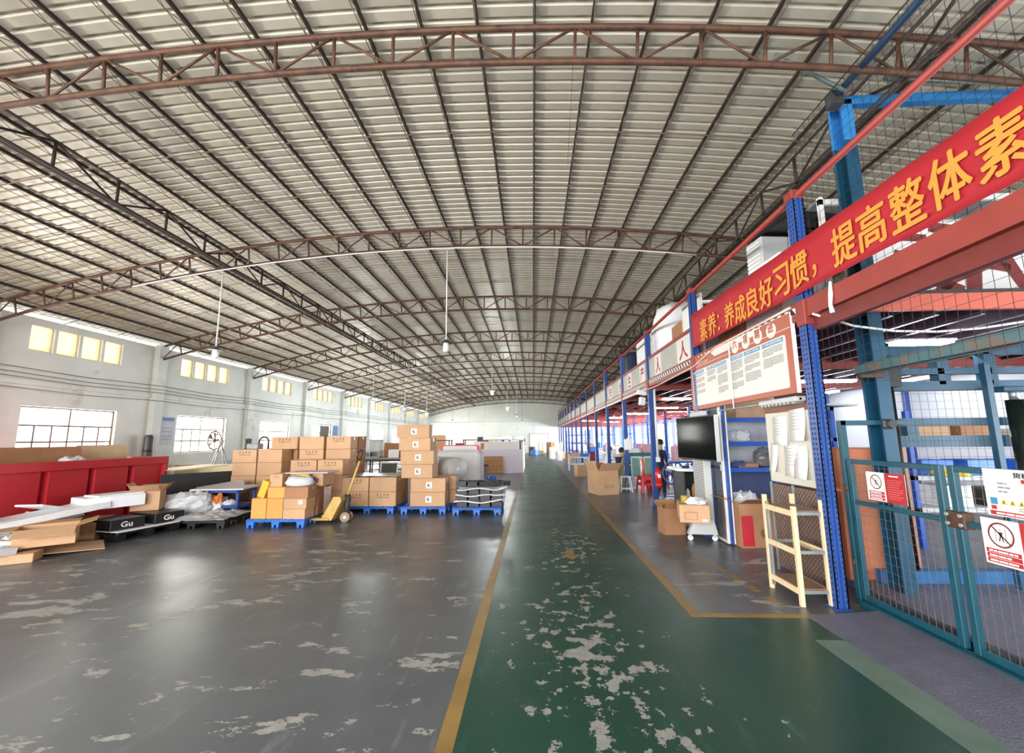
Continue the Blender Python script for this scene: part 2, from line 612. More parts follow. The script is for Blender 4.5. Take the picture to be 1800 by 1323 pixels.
# pilasters and the ledge of the left wall
for k, y in enumerate(TRUSS_Y):
    if y > YF and y < YB:
        struct(MB().box((-12.0, y-0.16, 0.0), (-11.82, y+0.16, WTOP+0.05)).build('column', m_wall), 'white pilaster against the window wall')
struct(MB().box((-12.0, YF, 2.96), (-11.93, YB, 3.06)).build('trim_21', m_wall), 'ledge along the window wall')
m_mull = M('brown_window_bar', (112, 92, 78), 0.6)
m_slat_frame = M('louvre_frame', (190, 182, 160), 0.7)
wi = 0
for (a0, b0) in WIN_Y:
    if b0 > 48: continue
    wi += 1
    near = 6 < a0 < 26
    w = bpy.data.objects.new('window_%d' % wi, None)
    COL.objects.link(w)
    w.location = (-12.1, a0, 1.21)
    struct(w, 'bright steel window in the whitewashed wall')
    W_, H_ = b0-a0, 1.26
    fr = MB()
    fr.box((-0.025, 0, 0), (0.025, 0.05, H_)).box((-0.025, W_-0.05, 0), (0.025, W_, H_))
    fr.box((-0.025, 0, 0), (0.025, W_, 0.04)).box((-0.025, 0, H_-0.04), (0.025, W_, H_))
    fr.build('window_frame', m_mull, w)
    cols, zr = 6, [0.04, 0.40, 0.80, H_-0.04]
    if near:
        for c in range(1, cols):
            zt = 0.80 if c != 3 else H_
            MB().box((-0.018, c*W_/cols-0.019, 0.04), (0.018, c*W_/cols+0.019, zt-0.02)).build('mullion', m_mull, w)
        for z in (0.40, 0.80):
            MB().box((-0.02, 0.04, z-0.02), (0.02, W_-0.04, z+0.02)).build('transom', m_mull, w)
        dark = wi == 5
        for c in range(cols):
            for r in range(3):
                if wi == 5 and c >= 4 and r < 2: continue
                MB().box((-0.004, c*W_/cols+0.012, zr[r]+0.012), (0.004, (c+1)*W_/cols-0.012, zr[r+1]-0.012)).build('pane', m_glass, w)
    else:
        for c in (2, 4):
            MB().box((-0.018, c*W_/cols-0.011, 0.04), (0.018, c*W_/cols+0.011, 0.8)).build('mullion', m_mull, w)
        MB().box((-0.02, 0.04, 0.785), (0.02, W_-0.04, 0.815)).build('transom', m_mull, w)
        MB().box((-0.004, 0.04, 0.04), (0.004, W_-0.04, H_-0.04)).build('pane', m_glass, w)
    if abs(a0-22.81) < 0.2:
        MB().box((-0.06, 1.05, 0.0), (0.03, 2.15, 1.20)).build('dark_shutter', M('brown_shutter', (92, 84, 74), 0.7), w)
lv = MB()
for q in range(9):
    z = 0.02 + q*0.066
    lv.quad((0.03, 0.02, z), (0.03, 0.505, z), (-0.05, 0.505, z+0.075), (-0.05, 0.02, z+0.075))
fr = MB().box((-0.06, 0, 0), (0.02, 0.02, 0.62)).box((-0.06, 0.505, 0), (0.02, 0.525, 0.62)).box((-0.06, 0, -0.0), (0.05, 0.525, 0.02))
lv0 = fr0 = None
for q, (y0, y1) in enumerate(LOUV):
    w = bpy.data.objects.new('window_%d' % (20+q), None)
    COL.objects.link(w)
    w.location = (-12.08, y0, 3.80)
    struct(w, 'cream louvred vent window high in the wall')
    if lv0 is None:
        lv0 = lv.build('louvre_slats', m_cream, w)
        lv0['kind'] = 'stuff'
        fr0 = fr.build('louvre_frame', m_slat_frame, w)
    else:
        copy_part(lv0, w); copy_part(fr0, w)

# ------------------------------------------------------------------ back wall, right wall, front wall
def gable(y0, y1, top_off, mb):
    n = 40
    pts = [(XL-0.25, 0.0)]
    for i in range(n+1):
        x = XL-0.25 + (XR-XL+0.5)*i/n
        pts.append((x, roof_z(x, top_off)))
    pts.append((XR+0.25, 0.0))
    return mb.prism([(p[0], p[1]) for p in pts], 1, y0, y1)
bw = fix_normals(gable(YB, YB+0.2, 0.235, MB()).build('wall_back', m_farwall))
struct(bw, 'pale sheet clad end wall with a ledge across')
for i in range(11):
    x = -11.2 + i*1.9
    MB().box((x-0.02, YB-0.02, 0.0), (x+0.02, YB, roof_z(x, 0.1))).build('panel_seam', m_farwall, bw)
MB().box((-11.9, YB-0.10, 3.36), (4.8, YB, 3.43)).build('ledge', m_white, bw)
dr = bpy.data.objects.new('door_1', None)
COL.objects.link(dr)
dr.location = (-0.3, YB-0.06, 0)
struct(dr, 'white double door in the far end wall')
for s in (0, 1):
    MB().cbox((s*1.0, 0, 0), (s*1.0+0.98, 0.05, 2.05), 0.01).build('door_leaf', m_white, dr)
MB().box((-0.08, -0.01, 0), (0, 0.05, 2.13)).box((1.98, -0.01, 0), (2.06, 0.05, 2.13)).box((-0.08, -0.01, 2.05), (2.06, 0.05, 2.13)).build('door_frame', m_ltgrey, dr)
rh = [(a0, b0, 0.35, 2.5) for (a0, b0) in RWIN]
m_rwall = M('cool_white_wall', (222, 228, 240), 0.8, var=0.04, vscale=0.8)
struct(wall_x(XR, XR+0.25, YF, YB, 0.0, roof_z(XR, 0.15), rh).build('wall_right', m_rwall), 'cool white wall behind the mezzanine')
for q, (a0, b0) in enumerate(RWIN):
    w = bpy.data.objects.new('window_%d' % (80+q), None)
    COL.objects.link(w)
    w.location = (XR+0.1, a0, 0.35)
    struct(w, 'tall bright window under the mezzanine, nearest two added out of view')
    W_ = b0-a0
    for c in range(0, 5):
        MB().box((-0.03, c*W_/4-0.035, 0), (0.03, c*W_/4+0.035, 2.15)).build('mullion', m_dark, w)
    MB().box((-0.004, 0.04, 0.0), (0.004, W_-0.04, 2.15)).build('pane', m_glass, w)
fwm = MB()
fwm.box((XL-0.25, YF-0.2, 0), (-9.9, YF, 4.4)).box((1.9, YF-0.2, 0), (XR+0.25, YF, 4.4))
n = 30
pts = [(XL-0.25, 4.4)] + [(XL-0.25 + (XR-XL+0.5)*i/n, roof_z(XL-0.25 + (XR-XL+0.5)*i/n, 0.235)) for i in range(n+1)] + [(XR+0.25, 4.4)]
fwm.prism(pts, 1, YF-0.2, YF)
struct(fix_normals(fwm.build('wall_front', m_wall)), 'front wall above the wide open entrance')

# ------------------------------------------------------------------ roof: sheets, purlins, trusses
ceil = bpy.data.objects.new('ceiling', None)
COL.objects.link(ceil)
struct(ceil, 'arched ceiling of ribbed metal sheets')
PITCHR, NR = 0.17, 5
prof = []
for r in range(NR):
    y = r*PITCHR
    prof += [(y, 0.0), (y+0.108, 0.0), (y+0.122, 0.032), (y+0.154, 0.032)]
prof.append((NR*PITCHR, 0.0))
NS = 44
sh = MB()
vs, fs = [], []
S0, S1 = SL-0.75, SR+0.6
for i in range(NS+1):
    s = S0 + (S1-S0)*i/NS
    for (y, h) in prof:
        x, z, t = arc_pt(s, 0.205+h)
        vs.append((x, y, z))
np_ = len(prof)
for i in range(NS):
    for j in range(np_-1):
        a_ = i*np_+j
        fs.append((a_, a_+1, a_+np_+1, a_+np_))
sh.add(vs, fs)
sheet = sh.build('roof_sheet', m_roof, ceil, (0, YF-0.4, 0))
ny = int((YB-YF+0.6)/(NR*PITCHR))+1
for k in range(1, ny):
    copy_part(sheet, ceil, (0, YF-0.4+k*NR*PITCHR, 0))

# purlins: an angle bar with a light zigzag below
LP = YB-YF
pm = MB().box((-0.0135, 0, 0.15), (0.0135, LP, 0.20))
pz = MB()
k = 0
y = 0.0
pz.tube([(0.0, 0, 0.035), (0.0, LP, 0.035)], 0.006, 4)
zz = []
while y < LP:
    zz.append((0.0, y, 0.035 if k % 2 else 0.13))
    y += 0.21
    k += 1
pz.tube(zz, 0.005, 4)
pmesh = zmesh = None
S_P = [SL + 0.15 + 0.635*i for i in range(int((SR-SL)/0.635)+1)]
for i, s in enumerate(S_P):
    x, z, t = arc_pt(s, 0.0)
    if pmesh is None:
        p = pm.build('purlin', m_purlin)
        z_ = pz.build('lacing_rod', m_rod, p)
        pmesh, zmesh = p, z_
    else:
        p = pmesh.copy(); COL.objects.link(p)
        c = zmesh.copy(); COL.objects.link(c); c.parent = p
    p.location = (x, YF, z)
    p.rotation_euler = (0, t, 0)
    tag(p, 'dark steel purlin running the length of the arched roof', 'roof purlin', 'purlins under the roof sheets', 'structure')

# sag rods across the purlins at mid bay, with one thin hanger
for k, y in enumerate(TRUSS_Y[1:9]):
    mb = MB()
    mb.tube([(arc_pt(S0+0.8+(S1-S0-1.4)*i/24, -0.03)[0], y+1.55, arc_pt(S0+0.8+(S1-S0-1.4)*i/24, -0.03)[1]) for i in range(25)], 0.008, 4)
    mb.tube([(arc_pt(S0+0.8+(S1-S0-1.4)*i/24, 0.02)[0], y+2.95, arc_pt(S0+0.8+(S1-S0-1.4)*i/24, 0.02)[1]) for i in range(25)], 0.008, 4)
    mb.tube([(0.5, y+0.1, 5.63), (0.55, y+1.5, 5.42)], 0.004, 4)
    struct(mb.build('beam', m_rod), 'thin tie rod crossing below the purlins')

DEP = 0.42
NP = 32
def truss_arrays():
    top = [arc_pt(SL + (SR-SL)*i/NP, 0.0) for i in range(NP+1)]
    bot = [arc_pt(SL + (SR-SL)*i/NP, -DEP) for i in range(NP+1)]
    return top, bot
TOP, BOT = truss_arrays()
ORD = ['first', 'second', 'third', 'fourth', 'fifth', 'sixth', 'seventh', 'eighth', 'ninth', 'tenth', 'eleventh', 'twelfth', 'thirteenth']
tc = MB().tube([(p[0], 0, p[1]) for p in TOP], 0.034, 8)
bc = MB().tube([(p[0], 0, p[1]) for p in BOT], 0.034, 8)
tmesh = None
webs = None
struts = []
for i in range(NP+1):
    struts.append(((TOP[i][0], 0, TOP[i][1]), (BOT[i][0], 0, BOT[i][1])))
for i in range(NP):
    if i % 2 == 0:
        struts.append(((BOT[i][0], 0, BOT[i][1]), (TOP[i+1][0], 0, TOP[i+1][1])))
    else:
        struts.append(((TOP[i][0], 0, TOP[i][1]), (BOT[i+1][0], 0, BOT[i+1][1])))
strut_mesh = [None]*len(struts)
web_all = None
vis = 0
for k, y in enumerate(TRUSS_Y):
    if y > YB or y < YF: continue
    t = bpy.data.objects.new('roof_truss', None)
    COL.objects.link(t)
    t.location = (0, y, 0)
    if y < 0:
        lab = 'arched roof truss behind the photographer'
    else:
        lab = 'rust brown arched roof truss, %s from the camera' % ORD[vis]
        vis += 1
    tag(t, lab, 'roof truss', 'arched roof trusses', 'structure')
    if tmesh is None:
        tmesh = (tc.build('top_chord', m_rust, t), bc.build('bottom_chord', m_rust, t))
    else:
        copy_part(tmesh[0], t); copy_part(tmesh[1], t)
    if 0 < y < 23:
        for q, (A, B) in enumerate(struts):
            if strut_mesh[q] is None:
                strut_mesh[q] = MB().tube([A, B], 0.019 if q <= NP else 0.015, 6).build('web_strut', m_rust, t)
            else:
                copy_part(strut_mesh[q], t)
    else:
        if web_all is None:
            mb = MB()
            for q, (A, B) in enumerate(struts):
                mb.tube([A, B], 0.019 if q <= NP else 0.015, 4, caps=False)
            web_all = mb.build('web', m_rust, t)
            web_all['kind'] = 'stuff'
        else:
            copy_part(web_all, t)

# bracing trusses along the hall
def long_truss(x, label, rb=0.026):
    t = bpy.data.objects.new('bracing_truss', None)
    COL.objects.link(t)
    t.location = (x, TRUSS_Y[1], 0)
    tag(t, label, 'roof truss', None, 'structure')
    zt, zb = roof_z(x, -0.02), roof_z(x, -DEP)
    L = TRUSS_Y[-1]-TRUSS_Y[1]
    MB().tube([(0, 0, zt), (0, L, zt)], 0.022, 6).build('top_chord', m_purlin, t)
    MB().tube([(-0.03, 0, zb), (-0.03, L, zb)], rb, 6).tube([(0.035, 0, zb), (0.035, L, zb)], rb, 6).build('bottom_chord', m_purlin, t)
    npan = int(L/0.8902)
    v = d1 = d2 = None
    rest = MB()
    for i in range(npan):
        y = i*L/npan
        st = L/npan
        if y < 23:
            if v is None:
                v = MB().tube([(0, 0, zb), (0, 0, zt)], 0.022, 6).build('web_strut', m_purlin, t, (0, y, 0))
                d1 = MB().tube([(0, 0, zt), (0, st, zb)], 0.018, 6).build('web_strut', m_purlin, t, (0, y, 0))
            else:
                copy_part(v, t, (0, y, 0))
                if i % 2 == 0:
                    copy_part(d1, t, (0, y, 0))
                else:
                    if d2 is None:
                        d2 = MB().tube([(0, 0, zb), (0, st, zt)], 0.018, 6).build('web_strut', m_purlin, t, (0, y, 0))
                    else:
                        copy_part(d2, t, (0, y, 0))
        else:
            rest.tube([(0, y, zb), (0, y, zt)], 0.017, 4, caps=False)
            rest.tube([(0, y, zt if i % 2 == 0 else zb), (0, y+st, zb if i % 2 == 0 else zt)], 0.013, 4, caps=False)
    r = rest.build('web', m_purlin, t)
    r['kind'] = 'stuff'
long_truss(-6.5, 'lengthwise bracing truss nearer the window wall')
long_truss(3.9, 'lengthwise bracing truss above the mezzanine edge', 0.014)

# wires along the left wall, with a small bracket at every pilaster
for z, lab in ((3.34, 'topmost'), (3.22, 'second'), (3.12, 'third'), (2.99-0.12, 'lowest')):
    pts = []
    for k, y in enumerate(TRUSS_Y[1:12]):
        pts.append((-11.76, y, z))
        if k < 10:
            pts.append((-11.78, y+2.2, z-0.05))
    o = MB().tube(pts, 0.009, 5).build('cable', M('wall_cable', (96, 94, 88), 0.6))
    tag(o, '%s of the dark cables strung along the window wall' % lab, 'cable', 'cables along the window wall')
# ------------------------------------------------------------------ mezzanine
MX = 2.85
DECK = 3.0
UPY = [4.42 + 3.0*k for k in range(0, 15)]
mz = thing('storage_mezzanine', 'long steel mezzanine with blue uprights and red beams along the aisle', 'mezzanine')
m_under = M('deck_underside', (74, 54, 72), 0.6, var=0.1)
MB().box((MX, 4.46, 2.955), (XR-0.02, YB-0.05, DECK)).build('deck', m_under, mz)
# blue perforated uprights of the aisle row
def upright(h):
    mb = MB()
    w, d = 0.055, 0.06
    mb.box((-w, -d, 0), (-w+0.012, d, h)).box((w-0.012, -d, 0), (w, d, h))
    mb.box((-w, -d, 0), (-0.018, -d+0.01, h)).box((0.018, -d, 0), (w, -d+0.01, h))
    mb.box((-0.018, -d+0.012, 0), (0.018, -d+0.022, h)).box((-w, d-0.01, 0), (w, d, h))
    mb.box((-0.022, -d-0.006, 0), (-0.012, -d+0.012, h)).box((0.012, -d-0.006, 0), (0.022, -d+0.012, h))
    return mb
def holes_mb(h):
    mb = MB()
    z = 0.06
    while z < h-0.05:
        for s in (-1, 1):
            mb.box((s*0.038-0.007, -0.0615, z), (s*0.038+0.007, -0.055, z+0.022))
        for yy in (-0.02, 0.025):
            mb.box((-0.0565, yy-0.007, z), (-0.05, yy+0.007, z+0.022))
        z += 0.05
    return mb
um = hm = fm = None
m_hole = M('slot_dark', (16, 22, 44), 0.8)
for k, y in enumerate(UPY):
    if um is None:
        um = upright(4.16).build('upright', m_blue, mz, (MX, y, 0))
        hm = holes_mb(4.16).build('slot_hole', m_hole, um)
        hm['kind'] = 'stuff'
        u = um
        fm = MB().box((-0.075, -0.08, 0), (0.075, 0.08, 0.012)).build('base_plate', m_blue, um)
        cp = MB().cbox((-0.07, -0.075, 4.10), (0.07, 0.075, 4.20), 0.01).build('rail_bracket', m_red, um)
        mbk = MB().cbox((-0.07, -0.075, 2.72), (0.07, 0.075, 2.99), 0.01).build('beam_bracket', m_red, um)
    else:
        u = um.copy(); COL.objects.link(u); u.parent = mz; u.location = (MX, y, 0)
        for s_ in ((hm, fm, cp, mbk) if k < 3 else (fm, cp, mbk)):
            copy_part(s_, u)
# inner rows of posts
pm_ = MB().box((-0.05, -0.05, 0), (0.05, 0.05, 2.8))
ip = None
for xx in (5.9, 8.75):
    for k, y in enumerate(UPY):
        if ip is None:
            ip = pm_.build('post', m_blue, mz, (xx, y, 0))
        else:
            copy_part(ip, mz, (xx, y, 0))
# red cross beams, one at each frame
cb = None
for y in UPY[1:]:
    if cb is None:
        mb = MB().box((0, -0.03, 2.72), (XR-MX-0.03, 0.03, 2.74)).box((0, -0.008, 2.74), (XR-MX-0.03, 0.008, 2.93)).box((0, -0.03, 2.93), (XR-MX-0.03, 0.03, 2.95))
        cb = mb.build('cross_beam', m_red, mz, (MX, y, 0))
    else:
        copy_part(cb, mz, (MX, y, 0))
MB().box((MX+0.2, 4.40, 2.86), (7.0, 4.455, 3.03)).build('front_cross_beam', M('lit_red_beam', (226, 112, 92), 0.5, var=0.06), mz)  # red beam paint in a lighter tone, light on it put into the colour
MB().box((MX+0.2, 4.38, 3.03), (7.0, 4.46, 3.06)).build('deck_edge_angle', m_dark, mz)
# joists lengthwise
jm = None
for i in range(13):
    x = MX+0.42+i*0.46
    if x > XR-0.1: break
    if jm is None:
        L = YB-4.6
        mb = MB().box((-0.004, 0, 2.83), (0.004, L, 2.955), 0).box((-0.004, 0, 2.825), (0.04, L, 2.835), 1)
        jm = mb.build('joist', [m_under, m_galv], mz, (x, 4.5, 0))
    else:
        copy_part(jm, mz, (x, 4.5, 0))
# edge beam and its black and white tape
MB().box((MX-0.045, 1.2, 2.80), (MX+0.015, 4.36, 2.985)).build('edge_beam', m_red, mz)
MB().box((MX+0.015, 1.2, 2.66), (MX+0.075, 4.36, 2.80)).build('edge_beam', M('dark_red_beam', (112, 40, 36), 0.45, var=0.1), mz)
MB().box((MX-0.04, 4.48, 2.80), (MX+0.02, YB-0.1, 2.985)).build('edge_beam', m_red, mz)
tp = MB().box((MX-0.046, 4.5, 2.87), (MX-0.0405, 22.0, 2.945)).build('hazard_tape', m_white, mz)
st = MB()
y = 4.52
while y < 21.9:
    st.prism([(y, 2.872), (y+0.07, 2.872), (y+0.13, 2.943), (y+0.06, 2.943)], 0, MX-0.049, MX-0.0455)
    y += 0.14
so = fix_normals(st.build('black_stripe', m_black, tp))
so['kind'] = 'stuff'
MB().box((MX-0.06, 10.5, 2.74), (MX-0.03, YB-0.2, 2.80)).build('cable_tray', m_ltgrey, mz)
# kick panels, one per bay, and the two rails
kp = None
for k, y in enumerate(UPY[1:]):
    L = 2.86
    if y+L > YB: break
    if kp is None:
        kp = MB().cbox((-0.012, 0, 0), (0.012, L, 0.50), 0.004).build('kick_panel', m_kick, mz, (MX, y+0.07, 2.96))
    else:
        copy_part(kp, mz, (MX, y+0.07, 2.96))
kp2 = MB().box((MX-0.03, 7.42, 3.455), (MX+0.02, YB-0.3, 3.52)).build('middle_rail', m_red, mz)
MB().tube([(MX, 1.2, 4.14), (MX, YB-0.3, 4.14)], 0.032, 10).build('top_rail', M('red_rail_paint', (142, 48, 42), 0.5, var=0.1), mz)
# tall dark mesh panels of the far end
for i in range(12):
    MB().box((MX-0.015, 30.5+i*1.5, 3.52), (MX+0.015, 30.6+i*1.5, 4.6)).build('screen_post', m_dark, mz)
# slogan cards on the kick panels
CARDS = [('人', 7.62, 8.32), ('人', 9.35, 9.85), ('产', 10.75, 11.25), ('生', 12.2, 12.7), ('全', 13.55, 14.05), ('安', 15.3, 15.8)]
nm = {'人': 'person', '产': 'production', '生': 'growth', '全': 'whole', '安': 'safety'}
for i, (ch, y0, y1) in enumerate(CARDS):
    t = tag(MB().box((-0.004, 0, 0), (0.0, y1-y0, 0.47)).build('slogan_card', m_boardw, None, (MX-0.014, y0, 2.975)),
            'white card with one red character on the grey mezzanine panel, %s from the banner' % ORD[i], 'sign', 'slogan cards on the mezzanine')
    put_text('character', ch, m_redink, t, (-0.006, (y1-y0)/2, 0.235), (0, 0, -PI/2), 0.4, 0.0, 0.003, fit=((y1-y0)*0.62, 0.34), fat=0.007)
# diagonal brace rods between inner posts are left bare; red curly hoses hang under the deck
for i, (x, y) in enumerate([(4.6, 15.2), (5.6, 16.4), (4.4, 18.9), (5.3, 21.0)]):
    pts = []
    for q in range(49):
        t = q/48
        pts.append((x+0.07*math.sin(t*2*PI*4), y+0.07*math.cos(t*2*PI*4), 2.78-0.75*t))
    tag(MB().tube(pts, 0.012, 6).build('coiled_hose', M('red_hose', (232, 92, 84), 0.4)),
        'coiled red air hose hanging below the mezzanine, %s along the row' % ORD[i], 'hose', 'coiled air hoses below the mezzanine')

# ------------------------------------------------------------------ red banner
bn = MB()
N1 = 60
vs, fs = [], []
for i in range(N1+1):
    y = 1.55 + (7.30-1.55)*i/N1
    t = (y-2.4)/4.9
    zb, ztp = 3.02+0.08*t, 3.53+0.15*t
    for j in range(5):
        s = j/4
        z = zb+(ztp-zb)*s
        x = 2.765 + 0.004*math.sin(y*9+s*2) + 0.006*(1-s)*math.sin(y*3.1)
        vs.append((x, y, z))
for i in range(N1):
    for j in range(4):
        a_ = i*5+j
        fs.append((a_, a_+1, a_+6, a_+5))
bn.add(vs, fs, 0, True)
ban = bn.build('banner', m_banner)
md = ban.modifiers.new('thickness', 'SOLIDIFY'); md.thickness = 0.004
tag(ban, 'long red cloth banner with yellow characters hung on the mezzanine rail', 'banner')
BT = [('素', 6.78, 3.29), ('养', 6.45, 3.29), ('：', 6.22, 3.26), ('养', 5.88, 3.27), ('成', 5.57, 3.26), ('良', 5.25, 3.26), ('好', 4.94, 3.26), ('习', 4.62, 3.28), ('惯', 4.31, 3.29), ('，', 4.08, 3.18),
      ('提', 3.68, 3.27), ('高', 3.37, 3.27), ('整', 3.04, 3.265), ('体', 2.72, 3.265), ('素', 2.40, 3.265), ('养', 2.08, 3.265)]
for ch, yc, zc in BT:
    small = ch in '：，'
    fit = (0.05, 0.24) if ch == '：' else ((0.06, 0.13) if ch == '，' else (0.275, 0.345))
    put_text('banner_character', ch, m_gold, ban, (2.749, yc, zc), (0, 0, -PI/2), 0.35, 0.0, 0.004, fit=fit, fat=0.0 if small else 0.0055)
# ------------------------------------------------------------------ information board under the mezzanine edge
def plane_board(name, label, x, y0, y1, z0, z1, mat, thick=0.02, rot=0.0):
    """board facing -x; local u runs from far (y1) to near (y0) so that text reads left to right"""
    t = thing(name, label, 'sign', (x, y1, z0), -PI/2 + rot)
    return t, (y1-y0), (z1-z0)
ib, W, Hh = plane_board('information_board', 'wide terracotta framed board listing six rules under the mezzanine edge', 2.80, 4.62, 7.60, 2.05, 2.93, m_boardred)
m_bedge = M('board_edge', (214, 206, 200), 0.4)
MB().cbox((0, 0, 0), (W, 0.03, Hh), 0.006).build('panel', m_boardred, ib)
MB().box((W, -0.004, 0), (W+0.012, 0.034, Hh)).build('metal_edge', m_white, ib)
# white field with rounded corners
def rrect(x0, x1, z0, z1, r, n=5):
    pts = []
    for (cx, cz, a0) in ((x1-r, z1-r, 0), (x0+r, z1-r, PI/2), (x0+r, z0+r, PI), (x1-r, z0+r, 1.5*PI)):
        for i in range(n+1):
            a_ = a0 + i*PI/2/n
            pts.append((cx+r*math.cos(a_), cz+r*math.sin(a_)))
    return pts
def plate(mb, poly, y0, y1, mi=0):
    return mb.prism(poly, 1, y0, y1, mi)
fix_normals(plate(MB(), rrect(0.10, W-0.12, 0.07, 0.66, 0.03), -0.004, 0.0).build('white_field', m_boardw, ib))
fix_normals(plate(MB(), [(0.98, 0.80), (1.02, 0.77), (1.55, 0.77), (1.6, Hh-0.005), (W-0.01, Hh-0.005), (W-0.2, Hh), (0.7, Hh), (0.88, 0.86)], -0.003, 0.0).build('header_field', m_boardw, ib))
fix_normals(plate(MB(), [(1.55, 0.80), (W-0.62, 0.80), (W-0.62, Hh-0.004), (1.55, Hh-0.004)], -0.0032, 0.0).build('header_field', m_boardw, ib))
MB().box((0.02, -0.003, 0.715), (W-0.02, 0.0, 0.722)).build('header_line', m_boardw, ib)
for i, ch in enumerate('六项精进'):
    cx = 1.70 + i*0.30
    fix_normals(plate(MB(), [(cx+0.10*math.cos(a_*PI/10), 0.77+0.09*math.sin(a_*PI/10)) for a_ in range(20)], -0.005, 0.0).build('title_disc', m_boardw, ib))
    put_text('title_character', ch, m_boardred, ib, (cx, -0.007, 0.805), (0, 0, 0), 0.12, 0.0, 0.003, fit=(0.115, 0.115), fat=0.0025)
put_text('maker_name', 'R', m_boardw, ib, (0.14, -0.004, 0.76), (0, 0, 0), 0.06, 0.001, 0.003, fit=(0.04, 0.055))
MB().box((0.18, -0.003, 0.745), (0.28, 0.0, 0.765)).box((0.34, -0.003, 0.745), (0.78, 0.0, 0.775)).build('maker_line', M('faded_print', (198, 150, 134), 0.6), ib)
HEADS = [('1 付出不亚于任何人的努力', 0.16, 0.42), ('2 要谦虚 不要骄傲', 0.72, 0.36), ('3 要每天反省', 1.10, 0.30), ('4 活着 就要感谢', 1.53, 0.36), ('5 积善行 思利他', 1.93, 0.40), ('6 不要有感性的烦恼', 2.38, 0.44)]
rnd = random.Random(3)
COLS = [(0.16, 0.44, (2, 4, 4, 4)), (0.72, 0.30, (4, 4)), (1.10, 0.32, (5, 8, 5)), (1.53, 0.34, (7, 6, 5)), (1.93, 0.38, (5, 4, 6)), (2.38, 0.42, (5, 6))]
for (s_, x0, w_), (cx, cw, par) in zip(HEADS, COLS):
    MB().box((x0, -0.006, 0.595), (x0+w_, -0.004, 0.645)).build('heading_bar', m_boardb, ib)
    put_text('heading', s_, m_boardw, ib, (x0+w_/2, -0.0075, 0.62), (0, 0, 0), 0.04, 0.0, 0.002, fit=(w_*0.9, 0.032))
    mb = MB()
    z = 0.565
    for pn in par:
        for q in range(pn):
            xx = cx + (0.02 if q == 0 else 0)
            end = cx + cw*(1.0 if q < pn-1 else rnd.uniform(0.3, 0.8))
            while xx < end:
                w1 = min(rnd.uniform(0.03, 0.10), end-xx)
                mb.box((xx, -0.0055, z), (xx+w1, -0.004, z+0.010))
                xx += w1+0.008
            z -= 0.019
        z -= 0.022
    o = mb.build('body_text', m_textg, ib)
    o['kind'] = 'stuff'
# the white conduit in front of the board
tag(MB().tube([(2.77, 6.02, 1.98), (2.77, 6.02, 2.90)], 0.010, 8).build('conduit', m_white), 'thin white pipe running up the front of the rules board', 'pipe')
# machine arm shelf under the board
rl = thing('roller_rail', 'grey slotted rail with rollers below the rules board', 'rail', (2.9, 4.75, 1.9))
MB().tube([(0, 0, 0.10), (0, 2.7, 0.10)], 0.014, 8).build('rail_bar', m_grey, rl)
MB().cbox((-0.06, 0.0, 0.07), (0.06, 0.75, 0.13), 0.01).build('slotted_bracket', m_ltgrey, rl)
for i in range(9):
    MB().box((-0.062, 0.04+i*0.078, 0.05), (0.062, 0.06+i*0.078, 0.07)).build('tooth', m_galv, rl)
MB().tube([(0, 0.15, 0.16), (0, 0.45, 0.16)], 0.035, 10).build('motor', m_dark, rl)

# ------------------------------------------------------------------ notice board with papers
nb, W, Hh = plane_board('notice_board', 'cream notice board with a brown top band and pinned papers by the blue upright', 2.97, 4.72, 5.62, 1.05, 1.98, m_boardw)
MB().cbox((0, 0, 0), (W, 0.018, Hh), 0.004).build('panel', M('cream_board', (212, 208, 196), 0.6, var=0.03), nb)
MB().box((0, -0.003, Hh-0.10), (W, 0, Hh)).build('top_band', M('brown_band', (128, 84, 66), 0.6), nb)
def sheet_of_paper(t, x, z, w, h, rz, curl, lines=True, name='paper_sheet'):
    mb = MB()
    n_ = 6
    vs, fs = [], []
    for i in range(n_+1):
        for j in (0, 1):
            s_ = i/n_
            vs.append(((j-0.5)*w, -0.006-curl*(s_**2)*(0.6+0.4*j), -s_*h))
    for i in range(n_):
        fs.append((2*i, 2*i+2, 2*i+3, 2*i+1))
    mb.add(vs, fs, 0, True)
    o = mb.build(name, m_paper, t, (x, 0, z), (0, rz, 0))
    o.modifiers.new('thickness', 'SOLIDIFY').thickness = 0.0015
    if lines:
        lb = MB()
        for q in range(6):
            s_ = (0.12+q*0.1)
            yy = -0.009-curl*s_**2*0.9
            lb.box((-w*0.3, yy-0.002, -s_*h-0.004), (w*(0.05+0.2*((q*7) % 3)/2), yy, -s_*h))
        k_ = lb.build('print_line', m_textg, o)
        k_['kind'] = 'stuff'
    return o
sheet_of_paper(nb, 0.32, 0.78, 0.30, 0.34, 0.03, 0.02)
sheet_of_paper(nb, 0.66, 0.85, 0.30, 0.36, -0.05, 0.05)
sheet_of_paper(nb, 0.16, 0.46, 0.16, 0.34, 0.10, 0.05, False)
sheet_of_paper(nb, 0.50, 0.45, 0.28, 0.36, 0.0, 0.03)
sheet_of_paper(nb, 0.66, 0.44, 0.26, 0.36, -0.03, 0.05, False)

